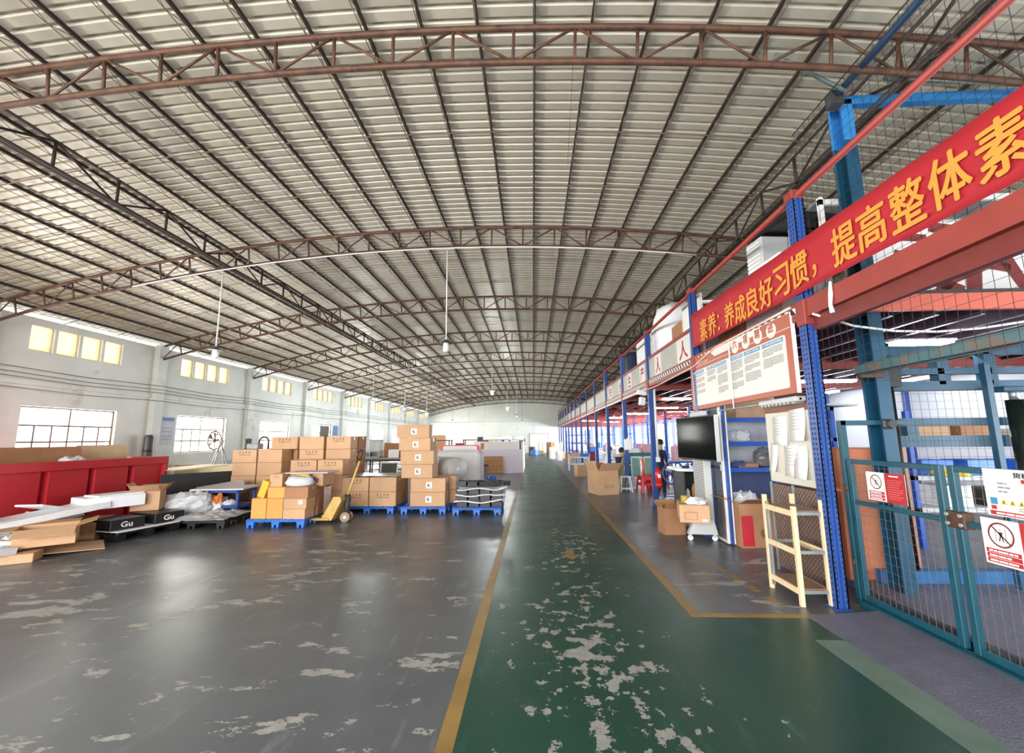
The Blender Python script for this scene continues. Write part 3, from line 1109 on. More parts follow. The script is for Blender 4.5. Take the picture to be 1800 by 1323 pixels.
# ------------------------------------------------------------------ goods lift: frame, gate, signs, ramp
lf = thing('goods_lift', 'teal steel goods lift frame with crossbars and hydraulic ram behind the mesh gate', 'goods lift', (3.36, 4.5, 0))
def hbeam(mb, a, b, w, d):
    """I-shaped post from a to b (vertical)"""
    x, y, z0 = a
    z1 = b[2]
    mb.box((x, y, z0), (x+w, y+0.012, z1)).box((x, y+d-0.012, z0), (x+w, y+d, z1)).box((x+w/2-0.006, y+0.012, z0), (x+w/2+0.006, y+d-0.012, z1))
    return mb
pm1 = MB()
pm1.box((0.16, 0, 0), (0.29, 0.014, 4.86)).box((0.276, 0.014, 0), (0.29, 0.20, 4.86)).box((0.16, 0.186, 0), (0.276, 0.20, 4.86)).box((0.16, 0.165, 0), (0.17, 0.186, 4.86))
pm1.build('guide_post', m_teal, lf)
pt1 = MB()
pt1.box((0.16, 0, 4.86), (0.29, 0.014, 5.36)).box((0.276, 0.014, 4.86), (0.29, 0.20, 5.36)).box((0.16, 0.186, 4.86), (0.276, 0.20, 5.36)).box((0.16, 0.165, 4.86), (0.17, 0.186, 5.36))
pt1.build('guide_post_top', m_skyb, lf)
MB().box((0.16, 0, 5.30), (4.2, 0.012, 5.40)).box((0.16, 0.012, 5.39), (4.2, 0.2, 5.40)).build('top_beam', m_skyb, lf)
pm2 = MB()
hbeam(pm2, (3.6, 0, 0), (0, 0, 5.36), 0.15, 0.20)
pm2.build('guide_post', m_teal, lf)
MB().tube([(0.06, -0.02, 5.33), (0.06, -3.0, 5.36)], 0.035, 8).build('top_tie', M('deep_blue_paint', (28, 66, 100), 0.5), lf)
MB().box((0.0, -0.12, 5.22), (0.12, 0.0, 5.38)).build('tie_socket', m_dark, lf)
MB().tube([(0.08, -0.2, 5.29), (-0.72, -0.35, 5.62)], 0.024, 6).build('roof_stay', M('grey_green_steel', (98, 112, 108), 0.5), lf)
MB().tube([(0.5, -0.2, 5.42), (3.9, -0.1, 5.15)], 0.022, 6).build('roof_stay', MATS['grey_green_steel'], lf)
# side rail of the lift running to the front
MB().box((-0.06, -3.2, 2.22), (0.02, -0.02, 2.30)).box((0.02, -3.2, 2.21), (0.05, -0.02, 2.33)).build('side_rail', M('rusty_teal', (72, 104, 108), 0.5, var=0.2, col2=(124, 82, 54), thr=0.5), lf)
MB().box((-0.02, -0.05, 2.18), (0.2, 0.01, 2.30)).build('corner_bracket', m_rust, lf)
# back frame bars
for z0, z1 in ((2.53, 2.64), (2.30, 2.37), (2.11, 2.22), (1.70, 1.79), (1.46, 1.59)):
    MB().box((0.75, 0.66, z0), (4.6, 0.76, z1)).build('crossbar', m_teal, lf)
for x in (1.45, 1.98, 3.1):
    MB().box((x, 0.70, 2.18), (x+0.10, 0.78, 2.55)).box((x-0.07, 0.66, 2.18), (x, 0.78, 2.55)).build('upright_tie', m_teal, lf)
MB().box((0.95, 0.67, 1.55), (1.08, 0.75, 1.74)).build('upright_tie', m_teal, lf)
M('blue_steel', (40, 104, 160), 0.45, var=0.12)
MB().box((1.29, 0.06, 0.12), (1.345, 0.12, 2.33)).build('car_post', m_teal, lf)
MB().box((-0.06, -2.6, 0.04), (4.0, 0.5, 0.10)).build('car_floor', m_plate, lf)
MB().box((0.2, 0.3, 0.10), (4.0, 0.42, 0.22)).build('car_kerb', MATS['blue_steel'], lf)
MB().tube([(2.05, 0.55, 0.1), (2.05, 0.55, 1.98)], 0.075, 14).build('ram_cylinder', M('ram_green_black', (24, 34, 30), 0.25), lf)
MB().tube([(2.05, 0.55, 1.98), (2.05, 0.55, 2.1)], 0.04, 12).build('ram_rod', m_galv, lf)
MB().cbox((1.90, 0.48, 2.07), (2.20, 0.62, 2.13), 0.01).build('ram_head', m_teal, lf)
for x in (0.46, 0.60):
    MB().tube([(x, 0.35, 0.1), (x-0.02, 0.35, 2.15)], 0.016, 6).build('lift_chain', m_black, lf)
MB().box((0.40, 0.30, 2.12), (0.66, 0.42, 2.36)).build('chain_wheel_box', m_black, lf)
MB().cbox((0.14, -0.05, 1.66), (0.25, 0.0, 1.76), 0.02).tube([(0.195, -0.09, 1.71), (0.195, 0, 1.71)], 0.04, 12).build('roller', m_dark, lf)
# fine mesh in the back frame
def wire_mesh(name, parent, u0, u1, v0, v1, su, sv, fn, r=0.0018, mat=m_wire):
    mb = MB()
    nu = int((u1-u0)/su)
    for i in range(nu+1):
        mb.tube([fn(u0+i*su, v0), fn(u0+i*su, v1)], r, 4, caps=False)
    nv = int((v1-v0)/sv)
    for j in range(nv+1):
        mb.tube([fn(u0, v0+j*sv), fn(u1, v0+j*sv)], r, 4, caps=False)
    o = mb.build(name, mat, parent)
    o['kind'] = 'stuff'
    return o
wire_mesh('back_mesh', lf, 0.75, 4.0, 0.9, 2.12, 0.09, 0.09, lambda u, v: (u, 0.64, v), 0.0016)
# mesh panel on the mezzanine edge over the gate
sm = thing('edge_mesh_screen', 'fine wire mesh screen hung over the mezzanine edge beside the lift', 'mesh screen', (2.93, 1.2, 0))
wire_mesh('wire_grid', sm, 0.0, 3.25, 2.05, 4.9, 0.085, 0.085, lambda u, v: (0, u, v), 0.0016)
MB().tube([(0, 0, 4.9), (0, 3.25, 4.9)], 0.006, 6).build('edge_wire', m_wire, sm)

# hinged gate leaves
gx = 3.13
def gate_leaf(label, y0, y1, lean):
    g = thing('mesh_gate', label, 'gate', (gx, y0, 0.06))
    L = y1-y0
    Hg = 1.31
    MB().cbox((-0.02, 0, 0), (0.025, 0.05, Hg), 0.004).build('stile', m_tealg, g)
    MB().cbox((-0.02, L-0.05, 0), (0.025, L, Hg), 0.004).build('stile', m_tealg, g)
    for z0, z1, nm_ in ((0, 0.05, 'bottom_rail'), (Hg-0.045, Hg, 'top_rail'), (0.92-0.04, 0.92, 'middle_rail')):
        MB().cbox((-0.018, 0.05, z0), (0.02, L-0.05, z1), 0.004).build(nm_, m_tealg, g)
    wire_mesh('gate_mesh', g, 0.05, L-0.04, 0.04, Hg-0.02, 0.062, 0.075, lambda u, v: (0, u, v), 0.0017, M('rusty_wire', (118, 104, 92), 0.5, metal=0.2))
    return g
g1 = gate_leaf('teal mesh gate leaf next to the blue upright, with a red and white sign', 3.50, 4.48, 0)
g2 = gate_leaf('teal mesh gate leaf on the camera side, carrying two safety signs', 2.30, 3.44, 0)
MB().cbox((-0.04, 1.04, 0.86), (0.04, 1.18, 0.98), 0.008).build('latch_plate', m_rust, g2)
for (yy, zz_) in ((1.06, 0.89), (1.06, 0.955), (1.16, 0.89), (1.16, 0.955)):
    MB().tube([(-0.055, yy, zz_), (-0.04, yy, zz_)], 0.014, 8).build('bolt', m_galv, g2)
hp = thing('gate_post', 'slim teal hinge post between the blue upright and the gate', 'post', (3.12, 4.50, 0))
MB().cbox((-0.02, -0.01, 0), (0.04, 0.05, 1.75), 0.004).build('shaft', m_tealg, hp)
MB().cbox((-0.015, -0.01, 1.70), (0.6, 0.04, 1.75), 0.004).build('cap_rail', m_tealg, hp)
MB().tube([(-0.03, 0.0, 1.05), (-0.03, 0.0, 1.12)], 0.012, 8).tube([(-0.03, 0.0, 0.35), (-0.03, 0.0, 0.42)], 0.012, 8).build('hinge_pin', m_rust, hp)

def sign(name, label, x, y0, y1, z0, z1, tilt=0.0):
    t = thing(name, label, 'sign', (x, y1, z0), (0, 0, -PI/2))
    t.rotation_euler = (0, tilt, -PI/2)
    MB().cbox((0, 0, 0), (y1-y0, 0.004, z1-z0), 0.001).build('plate', m_paper, t)
    return t, y1-y0, z1-z0
def prohibition(t, cx, cz, r, y=-0.001):
    mb = MB()
    n_ = 28
    vs, fs = [], []
    for i in range(n_):
        a_ = 2*PI*i/n_
        vs += [(cx+r*math.cos(a_), y, cz+r*math.sin(a_)), (cx+r*0.86*math.cos(a_), y, cz+r*0.86*math.sin(a_))]
    for i in range(n_):
        j = (i+1) % n_
        fs.append((2*i, 2*i+1, 2*j+1, 2*j))
    mb.add(vs, fs)
    c_, s_ = math.cos(-PI/4), math.sin(-PI/4)
    q = 0.06*r
    mb.add([(cx-0.9*r*c_-q*s_, y, cz-0.9*r*s_+q*c_), (cx+0.9*r*c_-q*s_, y, cz+0.9*r*s_+q*c_), (cx+0.9*r*c_+q*s_, y, cz+0.9*r*s_-q*c_), (cx-0.9*r*c_+q*s_, y, cz-0.9*r*s_-q*c_)], [(0, 1, 2, 3)])
    mb.build('prohibition_ring', M('sign_maroon', (118, 42, 42), 0.6), t)
    fb = MB()
    fb.tube([(cx, y-0.001, cz+0.40*r), (cx, y-0.001, cz+0.42*r)], 0.11*r, 8)
    fb.add([(cx-0.13*r, y, cz+0.25*r), (cx+0.16*r, y, cz+0.25*r), (cx+0.08*r, y, cz-0.1*r), (cx-0.1*r, y, cz-0.1*r)], [(0, 1, 2, 3)])
    fb.add([(cx-0.1*r, y, cz-0.1*r), (cx+0.0*r, y, cz-0.1*r), (cx-0.12*r, y, cz-0.5*r), (cx-0.22*r, y, cz-0.5*r)], [(0, 1, 2, 3)])
    fb.add([(cx+0.0*r, y, cz-0.1*r), (cx+0.09*r, y, cz-0.1*r), (cx+0.2*r, y, cz-0.5*r), (cx+0.1*r, y, cz-0.5*r)], [(0, 1, 2, 3)])
    for dx in (-0.4, 0.36):
        fb.box((cx+dx*r, y-0.0005, cz-0.55*r), (cx+(dx+0.03)*r, y, cz+0.55*r))
    fb.build('figure', m_dark, t)
m_signred = M('sign_red', (178, 40, 44), 0.6, var=0.03)
def text_bars(t, x0, x1, z0, z1, rows, mat=m_paper, nm_='text_line', seed=1):
    rr = random.Random(seed)
    mb = MB()
    hh = (z1-z0)/rows
    for i in range(rows):
        x = x0
        end = x0 + (x1-x0)*rr.uniform(0.7, 1.0)
        while x < end:
            w_ = min(hh*rr.uniform(0.6, 2.2), end-x)
            mb.box((x, -0.003, z0+hh*(i+0.28)), (x+w_, -0.0012, z0+hh*(i+0.68)))
            x += w_ + hh*0.25
    o = mb.build(nm_, mat, t)
    o['kind'] = 'stuff'
t, w_, h_ = sign('warning_sign', 'white and red no-riding sign on the gate leaf by the blue upright', gx-0.03, 3.81, 4.23, 1.015, 1.268)
MB().box((w_*0.5, -0.001, 0), (w_, 0, h_)).build('red_half', m_signred, t)
text_bars(t, w_*0.56, w_*0.95, 0.03, h_-0.05, 9, M('faint_pink', (206, 96, 98), 0.6), 'rule_line', 4)
text_bars(t, w_*0.62, w_*0.88, h_-0.035, h_-0.01, 1, m_paper, 'rule_title', 5)
prohibition(t, w_*0.26, h_*0.66, 0.065)
for i in range(3):
    MB().box((w_*0.05, -0.0012, 0.008+i*0.027), (w_*0.46, 0, 0.031+i*0.027)).build('red_strip', m_signred, t)
    text_bars(t, w_*0.09, w_*0.43, 0.008+i*0.027, 0.031+i*0.027, 1, m_paper, 'strip_text', 10+i)
t, w_, h_ = sign('risk_notice', 'white risk notice with yellow warning triangles at the top of the gate', gx-0.03, 2.62, 3.17, 1.06, 1.37)
put_text('notice_title', '货梯安全风险', m_black, t, (w_*0.62, -0.003, h_-0.035), (0, 0, 0), 0.05, 0.0, 0.002, fit=(0.30, 0.035), fat=0.0008)
MB().box((w_*0.42, -0.0012, h_-0.085), (w_*0.82, 0, h_-0.060)).build('red_strip', m_signred, t)
text_bars(t, w_*0.46, w_*0.78, h_-0.085, h_-0.060, 1, m_paper, 'strip_text', 31)
text_bars(t, w_*0.16, w_*0.30, h_-0.16, h_-0.08, 3, m_textg, 'body_text', 32)
text_bars(t, w_*0.48, w_*0.8, h_-0.16, h_-0.09, 3, m_textg, 'body_text', 33)
MB().box((w_*0.05, -0.0012, 0.075), (w_*0.13, 0, 0.12)).build('blue_symbol', m_boardb, t)
MB().box((w_*0.05, -0.0012, 0.042), (w_*0.11, 0, 0.068)).build('red_symbol', m_signred, t)
text_bars(t, w_*0.35, w_*0.6, 0.045, 0.072, 2, m_textg, 'body_text', 34)
for i in range(3):
    x = w_*(0.20+0.095*i)
    MB().add([(x-0.021, -0.0014, 0.08), (x+0.021, -0.0014, 0.08), (x, -0.0014, 0.116)], [(0, 1, 2)]).build('warning_triangle', M('sign_yellow', (214, 182, 48), 0.6), t)
    MB().box((x-0.003, -0.002, 0.085), (x+0.003, -0.0015, 0.102)).build('warning_mark', m_black, t)
MB().box((w_*0.03, -0.0012, 0.006), (w_*0.97, 0, 0.034)).build('red_strip', m_signred, t)
text_bars(t, w_*0.1, w_*0.9, 0.006, 0.034, 1, m_paper, 'strip_text', 35)
t, w_, h_ = sign('prohibition_sign', 'white no-riding sign with three red strips low on the camera side gate', gx-0.03, 2.78, 3.235, 0.735, 1.035)
MB().box((w_*0.53, -0.001, 0), (w_, 0, h_)).build('red_half', m_signred, t)
text_bars(t, w_*0.60, w_*0.95, 0.03, h_-0.05, 9, MATS['faint_pink'], 'rule_line', 6)
prohibition(t, w_*0.265, h_*0.66, 0.082)
for i in range(3):
    MB().box((w_*0.03, -0.0012, 0.012+i*0.031), (w_*0.50, 0, 0.040+i*0.031)).build('red_strip', m_signred, t)
    text_bars(t, w_*0.07, w_*0.46, 0.012+i*0.031, 0.040+i*0.031, 1, m_paper, 'strip_text', 20+i)

# ramp plate and the paler repair strip before it
rp = MB()
rp.prism([(2.43, 0.002), (3.06, 0.05), (3.06, 0.004), (2.43, 0.0015)], 1, 0.9, 4.22)
tag(fix_normals(rp.build('ramp_plate', m_plate)), 'sloping steel checker plate ramp before the lift gate', 'ramp')
MB_ = MB().box((3.06, 0.9, 0.0), (3.12, 4.45, 0.06)).build('lift_sill', m_tealg)
tag(MB_, 'low teal sill below the lift gate', 'sill')
struct(MB().box((2.20, 0.9, 0.0015), (2.43, 3.75, 0.0025)).build('trim_22', M('worn_green_strip', (96, 116, 104), 0.5, var=0.15, vscale=4)), 'pale worn strip of floor along the ramp')

# white cable slung from the upright
tag(MB().tube([(2.80, 4.25, 2.80), (3.2, 4.28, 2.675), (3.6, 4.3, 2.62), (4.0, 4.3, 2.605), (4.4, 4.3, 2.63), (4.9, 4.3, 2.70)], 0.012, 8).build('cable', m_white), 'white cable sagging across the lift front', 'cable')
tag(MB().tube([(2.80, 4.6, 2.97), (2.79, 5.2, 2.955), (2.79, 6.5, 2.94), (2.79, 7.4, 2.80), (2.79, 9.5, 2.74), (2.79, 12.5, 2.74)], 0.014, 8).build('cable', M('pinkish_cable', (226, 190, 178), 0.5)), 'pale cable running along the mezzanine edge above the rules board', 'cable')
tag(MB().tube([(2.79, 3.95, 3.02), (2.785, 3.955, 2.90), (2.775, 3.96, 2.80), (2.78, 3.95, 2.72)], [0.012, 0.02, 0.016, 0.022], 7).build('knotted_rag', m_foam), 'white knotted rag tied to the red edge beam', 'rag')
# ------------------------------------------------------------------ cartons
def icon_mesh(w, h):
    """four transport symbols and two text rows, in XZ, facing -Y, centred in x, top at z=h"""
    mb = MB()
    u = w/8.0
    for i in range(4):
        cx = (-3+2*i)*u*1.0
        zt = h
        if i == 0:      # glass
            mb.add([(cx-0.45*u, 0, zt), (cx+0.45*u, 0, zt), (cx+0.12*u, 0, zt-0.7*u), (cx-0.12*u, 0, zt-0.7*u)], [(3, 2, 1, 0)])
            mb.box((cx-0.08*u, -0.0005, zt-1.3*u), (cx+0.08*u, 0, zt-0.7*u)).box((cx-0.35*u, -0.0005, zt-1.45*u), (cx+0.35*u, 0, zt-1.3*u))
        elif i == 1:    # arrow
            mb.add([(cx-0.35*u, 0, zt-0.5*u), (cx+0.35*u, 0, zt-0.5*u), (cx, 0, zt)], [(0, 1, 2)])
            mb.box((cx-0.13*u, -0.0005, zt-1.45*u), (cx+0.13*u, 0, zt-0.5*u)).box((cx-0.5*u, -0.0005, zt-1.6*u), (cx+0.5*u, 0, zt-1.45*u))
        elif i == 2:    # umbrella
            mb.add([(cx-0.6*u, 0, zt-0.55*u), (cx+0.6*u, 0, zt-0.55*u), (cx+0.35*u, 0, zt-0.12*u), (cx, 0, zt), (cx-0.35*u, 0, zt-0.12*u)], [(0, 1, 2, 3, 4)])
            mb.box((cx-0.07*u, -0.0005, zt-1.4*u), (cx+0.07*u, 0, zt-0.5*u)).box((cx-0.3*u, -0.0005, zt-1.45*u), (cx+0.0*u, 0, zt-1.3*u))
        else:           # stacking figure
            mb.box((cx-0.45*u, -0.0005, zt-0.45*u), (cx+0.45*u, 0, zt-0.1*u)).box((cx-0.12*u, -0.0005, zt-1.0*u), (cx+0.12*u, 0, zt-0.45*u))
            mb.box((cx-0.5*u, -0.0005, zt-1.45*u), (cx-0.25*u, 0, zt-1.0*u)).box((cx+0.25*u, -0.0005, zt-1.45*u), (cx+0.5*u, 0, zt-1.0*u))
    x = -3.4*u
    rr = random.Random(5)
    while x < 3.4*u:
        q = rr.uniform(0.15, 0.5)*u
        mb.box((x, -0.0005, h-2.25*u), (x+q, 0, h-2.0*u))
        x += q+0.12*u
    return mb
_pc = {}
def carton(label, loc, size, rot=0.0, mat=None, prt=None, group=None, name='carton', tape=True, prints=('f',)):
    """closed carton standing at loc (base centre); prt: None, 'icons', 'sticker'"""
    w, d, h = size
    mat = mat or m_carton
    key = (name, round(w, 3), round(d, 3), round(h, 3), mat.name)
    if key not in _pc:
        mb = MB()
        mb.cbox((-w/2, -d/2, 0), (w/2, d/2, h-0.004), 0.006)
        mb.box((-w/2+0.002, -d/2+0.002, h-0.004), (w/2-0.002, -0.002, h)).box((-w/2+0.002, 0.002, h-0.004), (w/2-0.002, d/2-0.002, h))
        o = mb.build(name, mat)
        _pc[key] = o.data
        o.location, o.rotation_euler = loc, (rot if isinstance(rot, tuple) else (0, 0, rot))
    else:
        o = link(name, _pc[key], None, loc, rot if isinstance(rot, tuple) else (0, 0, rot))
    tag(o, label, 'carton', group)
    if tape:
        tk = ('tape', round(w, 3), round(d, 3), round(h, 3))
        if tk not in _pc:
            t = MB().box((-w/2-0.001, -0.025, h-0.001), (w/2+0.001, 0.025, h+0.001)).box((-w/2-0.0015, -0.025, h*0.72), (-w/2, 0.025, h)).box((w/2, -0.025, h*0.72), (w/2+0.0015, 0.025, h)).build('packing_tape', m_tape, o)
            _pc[tk] = t.data
        else:
            link('packing_tape', _pc[tk], o)
    if prt == 'icons':
        ik = ('icons', round(w, 3), round(h, 3))
        for face in prints:
            if face == 'f':
                L, R_ = (0, -d/2-0.001, h*0.5), (0, 0, 0)
            elif face == 'r':
                L, R_ = (w/2+0.001, 0, h*0.5), (0, 0, PI/2)
            if ik not in _pc:
                q = icon_mesh(w*0.52, h*0.36).build('printed_symbols', m_ink, o, L, R_)
                q['kind'] = 'stuff'
                _pc[ik] = q.data
            else:
                link('printed_symbols', _pc[ik], o, L, R_)['kind'] = 'stuff'
    if prt == 'sticker':
        if 'stk' not in _pc:
            q = MB().box((-0.065, -0.002, -0.065), (0.065, 0, 0.065)).build('label_sticker', m_paper, o, (0.02, -d/2, h*0.5))
            _pc['stk'] = q.data
            q2 = MB().tube([(0, -0.0035, 0), (0, -0.002, 0)], 0.034, 14).build('round_logo', m_dark, q)
            _pc['stk2'] = q2.data
            q3 = MB().tube([(0.012, -0.0045, 0.004), (0.012, -0.0035, 0.004)], 0.018, 12).build('logo_pale_disc', m_paper, q)  # small white disc printed on the dark logo
            _pc['stk3'] = q3.data
        else:
            q = link('label_sticker', _pc['stk'], o, (0.02, -d/2, h*0.5))
            link('round_logo', _pc['stk2'], q); link('logo_pale_disc', _pc['stk3'], q)
    return o

def open_carton(label, loc, size, rot=0.0, flaps=(0.3, 0.5, 0.2, 0.6), mat=None, prt=None, name='open_carton', group=None):
    """carton without lid; flaps = outward opening angle in radians (0 upright) for -y,+y,-x,+x"""
    w, d, h = size
    mat = mat or m_carton
    t = thing(name, label, 'carton', loc, rot, group)
    c = 0.006
    mb = MB()
    mb.box((-w/2, -d/2, 0), (w/2, d/2, c)).box((-w/2, -d/2, c), (w/2, -d/2+c, h)).box((-w/2, d/2-c, c), (w/2, d/2, h))
    mb.box((-w/2, -d/2+c, c), (-w/2+c, d/2-c, h)).box((w/2-c, -d/2+c, c), (w/2, d/2-c, h))
    mb.build('body', mat, t)
    fl = min(w, d)/2*0.95
    spec = [((0, -d/2, h), (flaps[0], 0, 0), w, fl, 'x'), ((0, d/2, h), (-flaps[1], 0, 0), w, fl, 'x'),
            ((-w/2, 0, h), (0, -flaps[2], 0), d, fl*0.9, 'y'), ((w/2, 0, h), (0, flaps[3], 0), d, fl*0.9, 'y')]
    for i, (L, R_, ln, hh, ax) in enumerate(spec):
        if flaps[i] is None: continue
        q = MB()
        if ax == 'x':
            q.box((-ln/2+0.005, -c/2, 0), (ln/2-0.005, c/2, hh))
        else:
            q.box((-c/2, -ln/2+0.005, 0), (c/2, ln/2-0.005, hh))
        q.build('flap', m_cut if i % 2 else mat, t, L, R_)
    if prt == 'icons':
        icon_mesh(w*0.5, h*0.32).build('printed_symbols', m_ink, t, (0, -d/2-0.001, h*0.1), (0, 0, 0))['kind'] = 'stuff'
    return t

# ------------------------------------------------------------------ pine shelf rack by the blue upright
wr = thing('shelf_rack', 'pale pine and zinc shelf rack standing against the blue upright', 'shelf rack', (2.51, 4.42, 0))
lg = None
for (x, y, h) in ((0, 0, 0.92), (0.27, 0, 0.98), (0, 0.52, 0.97), (0.27, 0.48, 0.98)):
    MB().cbox((x, y, 0), (x+0.04, y+0.04, h), 0.003).build('leg', m_pine, wr)
for z in (0.10, 0.46, 0.82):
    MB().box((0.005, 0.04, z), (0.022, 0.52, z+0.055)).build('side_board', m_pine, wr)
    MB().box((0.275, 0.04, z), (0.292, 0.5, z+0.055)).build('side_board', m_pine, wr)
    MB().box((0.04, 0.008, z+0.015), (0.27, 0.022, z+0.045)).build('shelf_rail', m_galv, wr)
    MB().box((0.04, 0.50, z+0.015), (0.27, 0.514, z+0.045)).build('shelf_rail', m_galv, wr)
    if z != 0.46:
        MB().box((0.03, 0.03, z+0.045), (0.28, 0.51, z+0.055)).build('shelf_board', M('brown_ply', (142, 110, 88), 0.6), wr)
MB().box((0.008, 0.475, 0.05), (0.028, 0.515, 0.9)).build('steel_angle', m_galv, wr)
MB().box((0.275, 0.04, 0.05), (0.30, 0.055, 0.9)).build('steel_angle', m_galv, wr)

# expanded metal cabinet behind it
cm = thing('mesh_cabinet', 'brown cabinet with a diamond mesh front behind the pine rack', 'cabinet', (2.98, 4.72, 0))
MB().box((0, 0, 0.05), (0.12, 0.9, 1.02)).build('body', M('brown_cabinet', (122, 82, 60), 0.6, var=0.12), cm)
def diamond(name, parent, u0, u1, v0, v1, step, fn, r=0.0025, mat=m_galv):
    mb = MB()
    w, h = u1-u0, v1-v0
    k = -h
    while k < w:
        a0 = max(0, k); a1 = min(w, k+h)
        if a1 > a0:
            mb.tube([fn(u0+a0, v0+a0-k), fn(u0+a1, v0+a1-k)], r, 4, caps=False)
            mb.tube([fn(u0+a0, v1-(a0-k)), fn(u0+a1, v1-(a1-k))], r, 4, caps=False)
        k += step
    o = mb.build(name, mat, parent)
    o['kind'] = 'stuff'
    return o
diamond('diamond_mesh', cm, 0.0, 0.9, 0.05, 1.02, 0.055, lambda u, v: (-0.012, u, v))
for y in (0.0, 0.45, 0.9):
    MB().box((-0.02, y-0.015, 0.0), (-0.004, y+0.015, 1.04)).build('post', m_galv, cm)

# mesh door of the storage bay
md_ = thing('mesh_door', 'tall diamond mesh door in a blue and white frame beside the screen stand', 'door', (2.90, 6.80, 0))
for y in (0.0, 0.72):
    MB().cbox((-0.02, y-0.022, 0.02), (0.015, y+0.022, 2.12), 0.004).build('stile', m_white, md_)
MB().cbox((0.016, -0.05, 0.02), (0.06, -0.005, 2.12), 0.004).build('blue_post', m_blue, md_)
MB().cbox((0.062, -0.045, 0.02), (0.085, -0.01, 2.12), 0.004).build('white_edge', m_white, md_)
for z in (0.04, 1.12, 2.08):
    MB().box((-0.015, 0.02, z-0.02), (0.012, 0.70, z+0.02)).build('rail', m_ltgrey if z != 1.12 else m_dark, md_)
diamond('diamond_mesh', md_, 0.02, 0.70, 0.05, 2.06, 0.045, lambda u, v: (0, u, v), 0.002)
MB().cbox((-0.04, -0.02, 1.08), (-0.018, 0.02, 1.18), 0.005).build('latch', m_galv, md_)

# blue shelving in the storage bay, with its navy lower panel
sr = thing('steel_shelving', 'blue steel shelving in the bay behind the mesh door', 'shelving', (3.15, 7.35, 0))
for (x, y) in ((0, 0), (1.75, 0), (0, 0.5), (1.75, 0.5)):
    MB().cbox((x, y, 0), (x+0.05, y+0.05, 2.3), 0.004).build('upright', m_bluesh, sr)
for z in (1.02, 1.44, 1.84):
    MB().box((0.0, -0.01, z), (1.8, 0.02, z+0.07)).build('shelf_edge', m_bluesh, sr)
    MB().box((0.0, 0.02, z+0.045), (1.8, 0.54, z+0.065)).build('shelf_board', m_bluesh, sr)
MB().box((0.02, 0.5, 0.0), (1.78, 0.52, 1.02)).build('lower_panel', m_navy, sr)
MB().box((0.02, 0.535, 1.05), (1.78, 0.55, 2.3)).build('back_panel', M('pale_back_panel', (204, 206, 210), 0.7), sr)
carton('faded carton with red print on the top shelf of the blue shelving', (3.75, 7.62, 1.91), (0.62, 0.4, 0.32), 0.0, M('faded_carton', (196, 158, 128), 0.8))
def bag(name, label, cat, loc, size, mat, seed, rot=0.0, n=30, m_=16, wrinkle=0.16, flat=0.0):
    """crumpled soft shape"""
    off = Vector((seed*3.17, seed*1.31, seed*0.77))
    vs, fs = [], []
    for j in range(m_+1):
        v = j/m_
        r = math.sin(PI*(0.10+0.86*v))**0.45
        for i in range(n):
            u = 2*PI*i/n
            d = Vector((math.cos(u)*r, math.sin(u)*r, v*1.4))
            q = 1 + wrinkle*1.6*noise.noise(d*1.3+off) + wrinkle*1.1*(abs(noise.noise(d*3.1+off))-0.2) + wrinkle*0.7*(abs(noise.noise(d*6.5+off))-0.2)
            zz_ = (0.5-0.5*math.cos(PI*v))
            x = math.cos(u)*r*q*size[0]/2
            y = math.sin(u)*r*q*size[1]/2
            z = zz_*size[2]*(1+(0.5*noise.noise(d*1.9+off*2)+0.3*(abs(noise.noise(d*4.7+off))-0.2))*min(1.0, wrinkle*4)*min(1, v*2))
            vs.append((x, y, max(0.0, z)))
    for j in range(m_):
        for i in range(n):
            a = j*n+i; b = j*n+(i+1) % n
            fs.append((a, b, b+n, a+n))
    fs.append(tuple(range(n))[::-1])
    fs.append(tuple(m_*n+i for i in range(n)))
    o = MB().add(vs, fs, 0, wrinkle < 0.12).build(name, mat, None, loc, rot)
    return tag(o, label, cat)
def film_sheet(name, label, cat, loc, w, d, h, mat, seed, rot=0.0, thick=0.004):
    """rumpled film spread over a load, with a ragged edge that hangs a little"""
    off = Vector((seed*2.3, seed*0.9, seed*1.7))
    nx, ny = 30, 24
    vs, fs = [], []
    for i in range(nx+1):
        for j in range(ny+1):
            u, v = i/nx*2-1, j/ny*2-1
            e = max(abs(u), abs(v))
            k = 1 + 0.14*noise.noise(Vector((u*2, v*2, 0))+off)*e
            q = Vector((u*1.6, v*1.6, 0))
            z = h*(0.25+0.9*abs(noise.noise(q*1.2+off))+0.5*abs(noise.noise(q*3+off))+0.25*noise.noise(q*7+off))*(1-0.8*e**3)
            vs.append((u*w/2*k, v*d/2*k, max(0.004, z)))
    for i in range(nx):
        for j in range(ny):
            a = i*(ny+1)+j
            fs.append((a, a+ny+1, a+ny+2, a+1))
    o = MB().add(vs, fs, 0, False).build(name, mat, None, loc, rot)
    o.modifiers.new('thickness', 'SOLIDIFY').thickness = thick
    return tag(o, label, cat)
bag('plastic_bag', 'clear plastic bag lying on the middle blue shelf', 'bag', (3.50, 7.5, 1.51), (0.34, 0.3, 0.18), m_plastic, 3)
bag('plastic_bag', 'pale plastic bag at the far end of the middle blue shelf', 'bag', (4.45, 7.5, 1.51), (0.36, 0.3, 0.12), m_plastic, 5)
bag('plastic_bag', 'grey plastic bag heaped on the lower blue shelf', 'bag', (3.95, 7.52, 1.09), (0.45, 0.3, 0.28), M('grey_film', (132, 132, 134), 0.3, trans=0.2), 7)
pn = thing('metal_basin', 'round zinc basin on the lower blue shelf', 'basin', (4.15, 7.42, 1.09))
MB().lathe([(0.18, 0.0), (0.21, 0.05), (0.22, 0.14), (0.23, 0.145), (0.21, 0.14), (0.20, 0.05), (0.17, 0.01)], 20).build('bowl', m_galv, pn)
